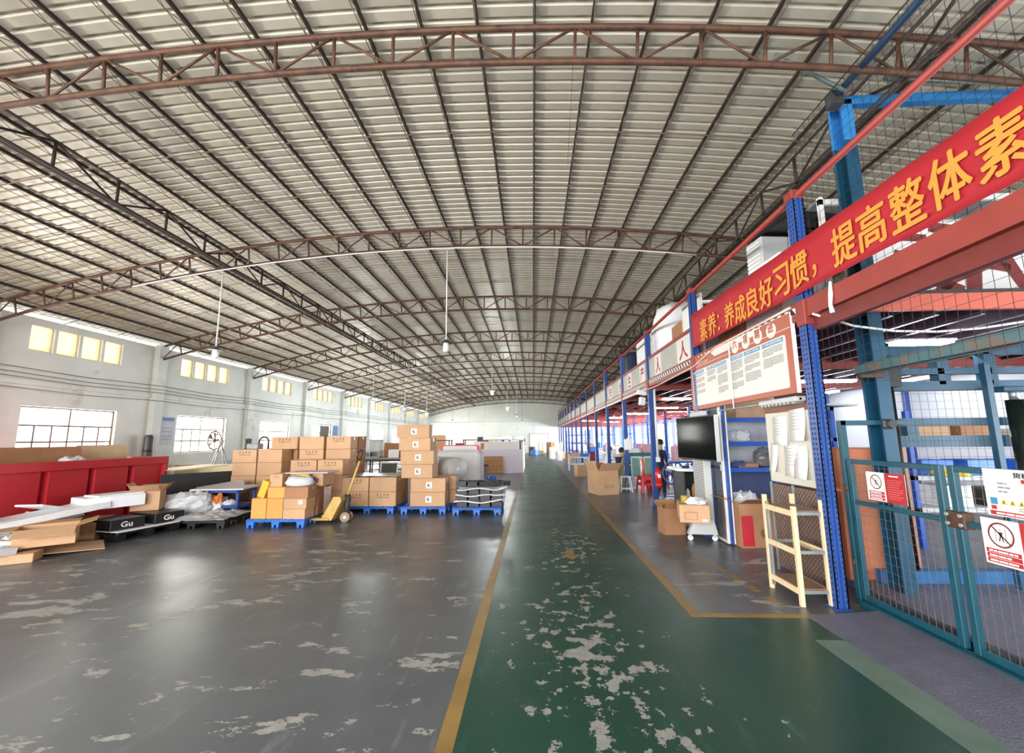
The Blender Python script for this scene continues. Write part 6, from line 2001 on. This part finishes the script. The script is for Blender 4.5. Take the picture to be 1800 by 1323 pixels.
cs = tag(MB().cbox((-0.49, 0, 0), (0.49, 0.015, 0.78), 0.003).build('card_sheet', M('punched_card', (186, 140, 98), 0.8), None, (-1.92, 20.30, 0.0), (-0.05, 0, 0)), 'brown punched card sheet leaning on the lilac counter', 'sheet')
pk = MB()
for i in range(6):
    for z_ in (0.15, 0.35, 0.55):
        pk.tube([(-0.38+i*0.15, -0.003, z_), (-0.38+i*0.15, 0.001, z_)], 0.022, 8)
pk.build('punch_mark', m_ink, cs)
open_carton('grey cardboard box lying open at the foot of the lilac counter', (-1.95, 17.1, 0), (0.38, 0.5, 0.55), 0.1, (1.2, 1.3, 1.2, 1.4), M('grey_carton', (168, 154, 140), 0.8))
bag('blue_cloth', 'blue cloth heap behind the aisle pallet on the floor', 'cloth', (-1.45, 14.8, 0.0), (0.35, 0.3, 0.3), m_bluepal, 121, wrinkle=0.35)
bk = bench('grey work bench with a black edge behind the carton stacks', (-5.85, 14.5, 0), (1.6, 0.8, 0.98), M('bench_grey', (150, 150, 152), 0.5), m_black, 0, False)
wf = thing('framed_picture', 'white framed dark panel propped under the grey work bench', 'panel', (-5.15, 14.3, 0.0), (-0.2, 0, 0))
MB().box((0, 0, 0), (0.04, 0.03, 0.86)).box((0.56, 0, 0), (0.60, 0.03, 0.86)).box((0, 0, 0.82), (0.6, 0.03, 0.86)).build('border', m_white, wf)
MB().box((0.04, 0.01, 0.0), (0.56, 0.02, 0.82)).build('panel', M('olive_dark', (66, 72, 58), 0.5), wf)
gc = thing('glass_cabinet', 'small glass fronted display cabinet on the grey work bench', 'cabinet', (-5.95, 14.75, 0.98))
MB().box((0, 0, 0), (0.03, 0.03, 0.62)).box((0.28, 0, 0), (0.31, 0.03, 0.62)).box((0.60, 0, 0), (0.63, 0.03, 0.62)).box((0, 0, 0.59), (0.63, 0.4, 0.62)).box((0, 0, 0), (0.63, 0.4, 0.03)).box((0, 0.38, 0), (0.63, 0.4, 0.62)).build('frame', m_ltgrey, gc)
MB().box((0.03, 0.03, 0.2), (0.6, 0.38, 0.22)).build('shelf', m_ltgrey, gc)
MB().box((0.03, 0.01, 0.03), (0.28, 0.015, 0.59)).build('glass_pane', m_glass, gc)
MB().box((0.06, 0.1, 0.03), (0.25, 0.3, 0.17)).build('dark_unit', m_dark, gc)
carton('brown carton behind the glass cabinet on the bench', (-5.0, 15.3, 0.98), (0.6, 0.4, 0.5), 0.2, m_carton_d, None)
tag(MB().cbox((0, 0, 0), (0.35, 0.02, 0.28), 0.003).build('white_card', m_paper, None, (-4.95, 14.6, 0.98), (-0.1, 0, 0.1)), 'white card standing on the grey work bench', 'card')
# long rows of work tables with goods, further down the hall
ROW = [(-7.2, 19.0, 2.4, m_grey), (-9.4, 23.0, 2.6, m_ltgrey), (-4.6, 24.5, 2.4, m_white), (-7.8, 27.0, 2.6, m_grey), (-4.0, 29.0, 2.8, m_white), (-3.2, 33.5, 2.6, m_white), (-8.5, 33.0, 2.8, m_ltgrey), (-5.5, 37.5, 3.0, m_ltgrey)]
for i, (x, y, w_, mt) in enumerate(ROW):
    bench('%s work table in the middle of the hall, %s in depth' % ('white' if mt is m_white else ('light grey' if mt is m_ltgrey else 'grey'), ORD[i]), (x, y, 0), (w_, 1.0, 0.85), mt, m_dark)
STK = [(-6.6, 19.4, 0.85, 0.5, 0.4, 0.3, m_carton), (-5.4, 19.5, 0.85, 0.6, 0.4, 0.45, m_carton_d), (-8.6, 23.4, 0.85, 0.7, 0.5, 0.6, m_foam), (-7.6, 23.3, 0.85, 0.6, 0.5, 0.4, m_carton), (-4.2, 24.8, 0.85, 0.5, 0.4, 0.5, M('plum_red', (132, 40, 44), 0.5)), (-3.5, 25.0, 0.85, 0.6, 0.4, 0.32, m_foam), (-2.8, 24.9, 0.85, 0.45, 0.4, 0.5, m_carton_d), (-7.0, 27.4, 0.85, 0.7, 0.5, 0.9, m_dark), (-6.0, 27.4, 0.85, 0.8, 0.5, 1.0, m_carton), (-3.6, 29.4, 0.85, 0.8, 0.5, 0.55, m_foam), (-2.4, 29.5, 0.85, 0.7, 0.5, 0.6, m_foam), (-3.0, 33.9, 0.85, 0.9, 0.5, 0.75, m_carton), (-1.8, 33.9, 0.85, 0.8, 0.5, 0.7, m_foam), (-7.6, 33.4, 0.85, 0.9, 0.5, 0.8, MATS['plum_red']), (-4.4, 37.9, 0.85, 1.0, 0.5, 0.9, m_dark)]
CN = {'white_foam': 'white', 'brown_carton': 'light brown', 'dull_carton': 'dull brown', 'plum_red': 'dark red', 'dark_grey': 'dark'}
ORD2 = ORD + ['fourteenth', 'fifteenth', 'sixteenth']
for i, (x, y, z_, w_, d_, h_, mt) in enumerate(STK):
    carton('%s box on the work tables in mid hall, %s in depth' % (CN.get(mt.name, 'grey'), ORD2[i]), (x, y, z_), (w_, d_, h_), 0.1*(i % 4), mt, None, 'boxes on the mid hall tables', 'packed_box', tape=mt in (m_carton, m_carton_d))
for i, (x, y, w_) in enumerate([(-6.4, 21.5, 2.2), (-4.3, 26.6, 2.4), (-2.6, 31.0, 2.0)]):
    t = thing('frame_rack', 'red and white tubular frame rack standing in mid hall, %s in depth' % ORD[i], 'rack', (x, y, 0))
    for xx in (0, w_):
        for yy in (0, 0.7):
            MB().tube([(xx, yy, 0), (xx, yy, 1.55)], 0.03, 8).build('post', m_dark, t)
    for z_ in (0.5, 1.0, 1.5):
        MB().cbox((-0.05, -0.05, z_), (w_+0.05, 0.75, z_+0.05), 0.01).build('shelf', MATS['plum_red'] if z_ > 1.2 else m_white, t)
cr = thing('white_sign_post', 'white T shaped post rising from the tables in mid hall', 'post', (-1.05, 29.2, 0))
MB().tube([(0, 0, 0), (0, 0, 2.05)], 0.03, 8).build('post', m_white, cr)
MB().box((-0.16, -0.03, 2.0), (0.16, 0.03, 2.07)).build('crossbar', m_white, cr)
# long white roll lying on the counter racks
for i, (x0, x1, y, z_) in enumerate([(-3.0, -1.3, 26.0, 1.62), (-2.0, -0.6, 27.8, 1.6)]):
    t = thing('material_roll', 'long white material roll resting on a stand in mid hall, %s one' % ('nearer' if i == 0 else 'further'), 'roll', ((x0+x1)/2, y, 0))
    MB().tube([(-(x1-x0)/2, 0, z_), ((x1-x0)/2, 0, z_)], 0.12, 16).build('roll', m_foam, t)
    for xx in (-(x1-x0)/2+0.1, (x1-x0)/2-0.1):
        MB().box((xx-0.04, -0.2, 0), (xx+0.04, 0.2, z_-0.1)).build('trestle_leg', m_dark, t)

# ------------------------------------------------------------------ goods on the mezzanine deck
wc = carton('white foam boxed goods at the mezzanine edge beyond the brown sheet', (3.6, 12.0, DECK), (0.9, 1.5, 1.35), 0.0, m_foam, None, None, 'foam_crate', tape=False)
bag('white_cover', 'white cloth cover bulging over the foam goods on the mezzanine', 'cover', (3.55, 10.4, DECK), (1.1, 1.5, 1.75), m_foam, 131, wrinkle=0.08)
carton('brown card sheet box standing on the mezzanine behind the middle rail', (3.25, 8.75, DECK), (0.25, 1.35, 1.0), 0.0, m_carton_d, None, None, 'card_box')
ch_ = thing('steel_cabinet_frame', 'white framed appliance standing on the mezzanine beside the brown card box', 'appliance', (3.15, 7.7, DECK))
MB().cbox((0, 0.0, 0), (1.1, 0.9, 1.05), 0.01).build('body', m_galv, ch_)
MB().box((-0.05, 0.0, 0), (-0.01, 0.95, 1.22)).build('door_panel', m_white, ch_)
MB().box((-0.02, -0.03, 1.02), (1.12, 0.0, 1.07)).build('top_edge', m_white, ch_)
MB().box((0.0, -0.02, 0.9), (1.1, 0.0, 1.0)).build('dark_strip', m_black, ch_)
carton('brown carton tilted on the mezzanine behind the red banner', (3.35, 6.7, DECK+0.45), (0.5, 0.7, 0.4), (0.12, 0.1, 0.1), m_carton_d, None)
carton('brown carton under the tilted one behind the banner', (3.4, 6.7, DECK), (0.6, 0.8, 0.44), 0.0, m_carton_d, None)
for i, (x, y, z_, w_, d_, h_) in enumerate([(3.35, 5.6, 0.0, 0.6, 0.9, 0.55), (3.3, 5.5, 0.55, 0.5, 0.7, 0.3), (3.2, 5.9, 0.55, 0.3, 0.3, 0.14)]):
    carton('white foam case on the mezzanine behind the banner, %s piece' % ORD[i], (x, y, DECK+z_), (w_, d_, h_), 0.05*i, m_foam, None, 'foam cases behind the banner', 'foam_case', tape=False)
wa = thing('white_appliance', 'white louvred air unit standing on the mezzanine behind the banner', 'air unit', (3.2, 5.75, DECK+0.86), (0, 0, 0.1))
MB().cbox((0, 0, 0), (0.8, 0.35, 0.5), 0.02).build('case', m_ltgrey, wa)
for i in range(7):
    MB().box((-0.012, 0.03, 0.06+i*0.058), (0.0, 0.32, 0.085+i*0.058)).build('fin', m_white, wa)
tag(MB().cbox((-0.5, -0.4, 0), (0.5, 0.4, 0.12), 0.03).build('plastic_cover', m_black, None, (3.75, 5.75, DECK+1.40), 0.2), 'black lid on top of the white air unit', 'lid')
rk2 = thing('white_rack', 'white slotted angle rack on the mezzanine beyond the lift opening', 'rack', (3.55, 5.05, DECK))
for (x, y) in ((0, 0), (2.6, 0), (0, 0.6), (2.6, 0.6), (1.3, 0)):
    MB().box((x, y, 0), (x+0.05, y+0.05, 1.5)).build('post', m_white, rk2)
for z_ in (0.75, 1.4):
    MB().box((0, 0, z_), (2.65, 0.04, z_+0.07)).box((0, 0.6, z_), (2.65, 0.64, z_+0.07)).build('rail', m_white, rk2)
    MB().box((0, 0.03, z_+0.06), (2.65, 0.6, z_+0.075)).build('shelf', m_grey, rk2)
sg = thing('logo_board', 'white board with broad dark red brush strokes standing on the deck above the lift', 'board', (3.55, 4.72, DECK+0.06), (-0.1, 0, 0.0))
MB().cbox((0, 0, 0), (2.1, 0.03, 0.95), 0.004).build('panel', m_paper, sg)
m_mar = M('maroon_paint', (132, 58, 58), 0.7, var=0.1)
def stroke(pts, w0):
    mb = MB()
    vs, fs = [], []
    for i, p in enumerate(pts):
        a_ = Vector(pts[max(i-1, 0)]); b_ = Vector(pts[min(i+1, len(pts)-1)])
        d_ = (b_-a_).normalized()
        nrm = Vector((-d_.y, d_.x))*w0*(0.55+0.45*math.sin(PI*(i+0.5)/len(pts)))
        vs += [(p[0]+nrm.x, -0.003, p[1]+nrm.y), (p[0]-nrm.x, -0.003, p[1]-nrm.y)]
    for i in range(len(pts)-1):
        fs.append((2*i, 2*i+2, 2*i+3, 2*i+1))
    mb.add(vs, fs)
    return mb.build('brush_stroke', m_mar, sg)
stroke([(0.15, 0.12), (0.45, 0.25), (0.8, 0.28), (1.2, 0.10)], 0.08)
stroke([(0.55, 0.55), (0.9, 0.42), (1.15, 0.45), (1.35, 0.30), (1.3, 0.05)], 0.11)
stroke([(1.0, 0.9), (1.4, 0.8), (1.7, 0.55), (1.85, 0.1)], 0.09)
stroke([(0.9, 0.05), (1.1, 0.25), (1.5, 0.42), (1.75, 0.35)], 0.07)
stroke([(0.1, 0.7), (0.5, 0.8), (0.95, 0.75)], 0.06)
carton('tall tan card behind the logo board above the lift', (5.75, 4.98, DECK+0.06), (0.75, 0.05, 0.95), 0.0, m_carton, None, None, 'tan_card', tape=False)
tube_lamp('glowing white strip lamp above the mezzanine deck beyond the lift', 6.9, 6.0, 3.98, 1.3, 0.3)
wallp = MB().box((6.6, 8.0, DECK), (9.0, 8.05, 5.0)).build('wall_partition', M('pale_green_wall', (214, 216, 182), 0.8, var=0.04))
struct(wallp, 'pale green partition on the mezzanine')
dc = carton('dark blue cabinet standing on the mezzanine past the white cover', (3.4, 13.4, DECK), (0.8, 0.6, 1.2), 0.0, M('dark_blue_cabinet', (24, 40, 72), 0.4), None, None, 'blue_cabinet', tape=False)
bag('grey_sack', 'grey sack slumped on the mezzanine further along the rail', 'sack', (3.25, 17.6, DECK), (0.7, 0.8, 1.0), M('sack_grey', (128, 112, 100), 0.8), 141, wrinkle=0.1)

# ------------------------------------------------------------------ people
def skin_body(name, parent, joints, edges, radii, mats, pick, root=0, levels=2):
    me = bpy.data.meshes.new(name)
    me.from_pydata([Vector(j) for j in joints], edges, [])
    o = bpy.data.objects.new(name, me)
    COL.objects.link(o)
    sk = o.modifiers.new('skin', 'SKIN')
    sk.use_smooth_shade = True
    lay = me.skin_vertices[0].data if me.skin_vertices else None
    if lay is None:
        bm = bmesh.new(); bm.from_mesh(me); bm.verts.layers.skin.verify(); bm.to_mesh(me); bm.free()
        lay = me.skin_vertices[0].data
    for i, r in enumerate(radii):
        lay[i].radius = (r, r) if not isinstance(r, tuple) else r
        lay[i].use_root = (i == root)
    sb = o.modifiers.new('sub', 'SUBSURF')
    sb.levels = sb.render_levels = levels
    dg = bpy.context.evaluated_depsgraph_get()
    dg.update()
    m2 = bpy.data.meshes.new_from_object(o.evaluated_get(dg))
    bpy.data.objects.remove(o)
    m2.name = name
    m2.materials.clear()
    for m in mats:
        m2.materials.append(m)
    for p in m2.polygons:
        p.use_smooth = True
        p.material_index = pick(p.center)
    return link(name, m2, parent)

def person(label, loc, rot, pose, hgt=1.55, shirt=m_nshirt, pants=m_bpants):
    t = thing('person', label, 'person', loc, rot)
    s = hgt/1.7
    J, E, Rr, zone = [], [], [], []
    def add(p, r, parent=None):
        J.append((p[0]*s, p[1]*s, p[2]*s)); Rr.append(r*s if not isinstance(r, tuple) else (r[0]*s, r[1]*s))
        if parent is not None: E.append((parent, len(J)-1))
        return len(J)-1
    sit = pose == 'sit'
    hz = 0.50 if sit else 0.93
    lean = 0.16 if sit else 0.03
    pel = add((0, 0, hz), (0.15, 0.11))
    wa_ = add((0, lean*0.4, hz+0.17), (0.125, 0.095), pel)
    chs = add((0, lean*0.9, hz+0.36), (0.155, 0.105), wa_)
    nk = add((0, lean*1.15, hz+0.52), 0.055, chs)
    hd = add((0, lean*1.3, hz+0.60), 0.065, nk)
    hm_ = add((0, lean*1.4+0.015, hz+0.68), (0.078, 0.095), hd)
    ht = add((0, lean*1.4+0.005, hz+0.77), (0.06, 0.07), hm_)
    for sx in (-1, 1):
        sh_ = add((sx*0.17, lean*0.95, hz+0.45), 0.062, chs)
        if pose == 'stand':
            el = add((sx*0.23, lean+0.02, hz+0.18), 0.045, sh_)
            wrs = add((sx*0.20, lean+0.20, hz+0.06), 0.032, el)
        else:
            el = add((sx*0.22, lean+0.12, hz+0.20), 0.045, sh_)
            wrs = add((sx*0.14, lean+0.34, hz+0.22), 0.032, el)
        d_ = Vector(J[wrs]) - Vector(J[el]); d_.normalize()
        pw = Vector(J[wrs])/s
        palm = add(tuple(pw + d_*0.055), 0.030, wrs)
        side = Vector((1, 0, 0))
        for k in range(4):
            b0 = pw + d_*0.085 + side*((k-1.5)*0.02)
            f1 = add(tuple(b0 + d_*0.015), 0.010, palm)
            f2 = add(tuple(b0 + d_*(0.045+0.008*(k in (1, 2))) + Vector((0, 0, -0.012))), 0.009, f1)
            add(tuple(b0 + d_*(0.068+0.012*(k in (1, 2))) + Vector((0, 0, -0.032))), 0.008, f2)
        th = add(tuple(pw + d_*0.05 - side*sx*0.035), 0.011, palm)
        add(tuple(pw + d_*0.085 - side*sx*0.05 + Vector((0, 0, -0.01))), 0.009, th)
        hp_ = add((sx*0.09, 0.0, hz-0.05), 0.098, pel)
        if sit:
            kn = add((sx*0.11, 0.42, hz-0.02), 0.068, hp_)
            an = add((sx*0.11, 0.40, 0.10), 0.045, kn)
            toe0 = add((sx*0.11, 0.42, 0.045), 0.044, an)
            add((sx*0.12, 0.56, 0.035), 0.036, toe0)
        else:
            kn = add((sx*0.10, 0.02+0.02*sx, 0.50), 0.066, hp_)
            an = add((sx*0.11, -0.02+0.03*sx, 0.10), 0.045, kn)
            toe0 = add((sx*0.11, 0.0+0.03*sx, 0.045), 0.044, an)
            add((sx*0.13, 0.15+0.03*sx, 0.035), 0.036, toe0)
    def pick(c):
        x, y, z = c[0]/s, c[1]/s, c[2]/s
        if z > hz+0.50 and abs(x) < 0.13: return 2
        if z < 0.085: return 3
        arm_low = (abs(x) > 0.10 and y > lean+0.035 and z > hz+0.02 and not sit) or (sit and y > lean+0.16 and z > hz+0.1)
        if arm_low: return 2
        if z < hz+0.04 and not (abs(x) > 0.185 and z > hz-0.1): return 1
        return 0
    body = skin_body('body', t, J, E, Rr, [shirt, pants, m_skin, m_shoe], pick)
    hb = MB()
    c0 = Vector(J[hm_])
    vs, fs = [], []
    nU, nV = 16, 9
    for j in range(nV+1):
        ph_ = PI*0.62*j/nV
        for i in range(nU):
            u = 2*PI*i/nU
            front = max(0.0, math.sin(u))
            lim = ph_*(1.0-0.38*front)
            vs.append((c0.x+0.098*s*math.sin(lim)*math.cos(u), c0.y-0.012*s+0.112*s*math.sin(lim)*math.sin(u), c0.z+0.01*s+0.125*s*math.cos(lim)))
    for j in range(nV):
        for i in range(nU):
            a_ = j*nU+i; b_ = j*nU+(i+1) % nU
            fs.append((a_, a_+nU, b_+nU, b_))
    hb.add(vs, fs, 0, True)
    hr = hb.build('hair', m_hair, t)
    hr.modifiers.new('thickness', 'SOLIDIFY').thickness = 0.008
    fc = c0 + Vector((0, 0.095*s, 0))
    for sx in (-1, 1):
        MB().lathe([(0.002, -0.008), (0.010, -0.004), (0.010, 0.004), (0.002, 0.008)], 8, mat=Matrix.Translation((fc.x+sx*0.032*s, fc.y-0.006*s, fc.z+0.0))).build('eye', m_black, t)
        MB().cbox((c0.x+sx*0.084*s-0.008, c0.y-0.02, c0.z-0.03), (c0.x+sx*0.084*s+0.008, c0.y+0.015, c0.z+0.03), 0.006).build('ear', m_skin, t)
    MB().prism([(fc.y-0.012, fc.z-0.03*s), (fc.y+0.018, fc.z-0.028*s), (fc.y-0.005, fc.z+0.015*s)], 0, -0.010, 0.010).build('nose', m_skin, t)
    MB().cbox((-0.022*s, fc.y-0.014, fc.z-0.052*s), (0.022*s, fc.y-0.002, fc.z-0.044*s), 0.002).build('mouth', M('lips', (168, 104, 96), 0.6), t)
    return t
person('person in a navy shirt and black trousers standing behind the fire extinguisher', (3.28, 11.45, 0), -1.15, 'stand', 1.52)
person('person in dark clothes seated at a bench behind the leaning poles', (2.74, 14.3, 0), -0.9, 'sit', 1.66)
person('person in a white top seated beside the one in dark clothes', (2.98, 18.0, 0), -1.2, 'sit', 1.6, m_foam, m_bpants)
for i, (x, y) in enumerate([(2.74, 14.3), (2.98, 18.0)]):
    s_ = thing('work_stool', 'low dark stool under the seated person in %s' % ('dark clothes' if i == 0 else 'a white top'), 'stool', (x, y, 0))
    MB().cbox((-0.16, -0.16, 0.33), (0.16, 0.16, 0.36), 0.01).build('seat', m_dark, s_)
    for sx in (-1, 1):
        for sy in (-1, 1):
            MB().tube([(sx*0.12, sy*0.12, 0.33), (sx*0.15, sy*0.15, 0)], 0.015, 6).build('leg', m_dark, s_)

# ------------------------------------------------------------------ dense work places further down under the mezzanine
rr = random.Random(77)
for i, (x, y) in enumerate([(3.3, 36.5), (3.3, 39.5), (3.3, 42.5), (5.6, 35.0), (5.6, 38.5), (6.2, 28.0)]):
    t = thing('stock_rack', 'blue stock rack under the far mezzanine, %s in depth' % ORD[i], 'rack', (x, y, 0), 0, 'blue stock racks under the far mezzanine')
    for xx in (0, 1.5):
        for yy in (0, 0.6):
            MB().box((xx, yy, 0), (xx+0.06, yy+0.06, 2.3)).build('post', m_blue, t)
    for z_ in (0.4, 1.1, 1.8):
        MB().box((0, 0, z_), (1.56, 0.66, z_+0.06)).build('shelf', m_blue, t)
    MB().tube([(0.03, 0.63, 0.46), (1.53, 0.63, 2.2)], 0.02, 6).build('brace', m_blue, t)
PAL = [m_foam, m_carton, MATS['mauve_goods'], m_bluepal, MATS['pink_goods'], m_carton_d]
PNM = ['white', 'brown', 'mauve', 'blue', 'pink', 'dull brown']
GX = [(4.6, 12.2, 'first'), (5.4, 13.0, 'second'), (4.9, 15.8, 'third'), (5.6, 17.0, 'fourth'), (6.6, 18.5, 'fifth'), (7.2, 22.5, 'sixth'), (6.4, 24.0, 'seventh'), (5.6, 27.0, 'eighth'), (4.8, 29.0, 'ninth'), (4.4, 33.0, 'tenth')]
for i, (x, y, od) in enumerate(GX):
    bench('pale machine table deep under the mezzanine, %s in depth' % od, (x, y, 0), (1.1, 0.6, 0.78), m_ltgrey, m_blue)
    for k in range(2):
        w_, h_ = rr.uniform(0.25, 0.45), rr.uniform(0.15, 0.5)
        c_ = (i*2+k*3) % 6
        t = MB().cbox((-w_/2, -0.18, 0), (w_/2, 0.18, h_), 0.025).build('goods_bundle', PAL[c_], None, (x+0.28+0.5*k, y+0.3, 0.78), rr.uniform(-0.3, 0.3))
        tag(t, '%s goods bundle, %s on the %s machine table under the mezzanine' % (PNM[c_], 'aisle side' if k == 0 else 'wall side', od), 'parcel', 'goods on the machine tables')
        MB().box((-0.02, -0.181, 0), (0.02, 0.181, h_+0.002)).build('strap', m_ltgrey, t)
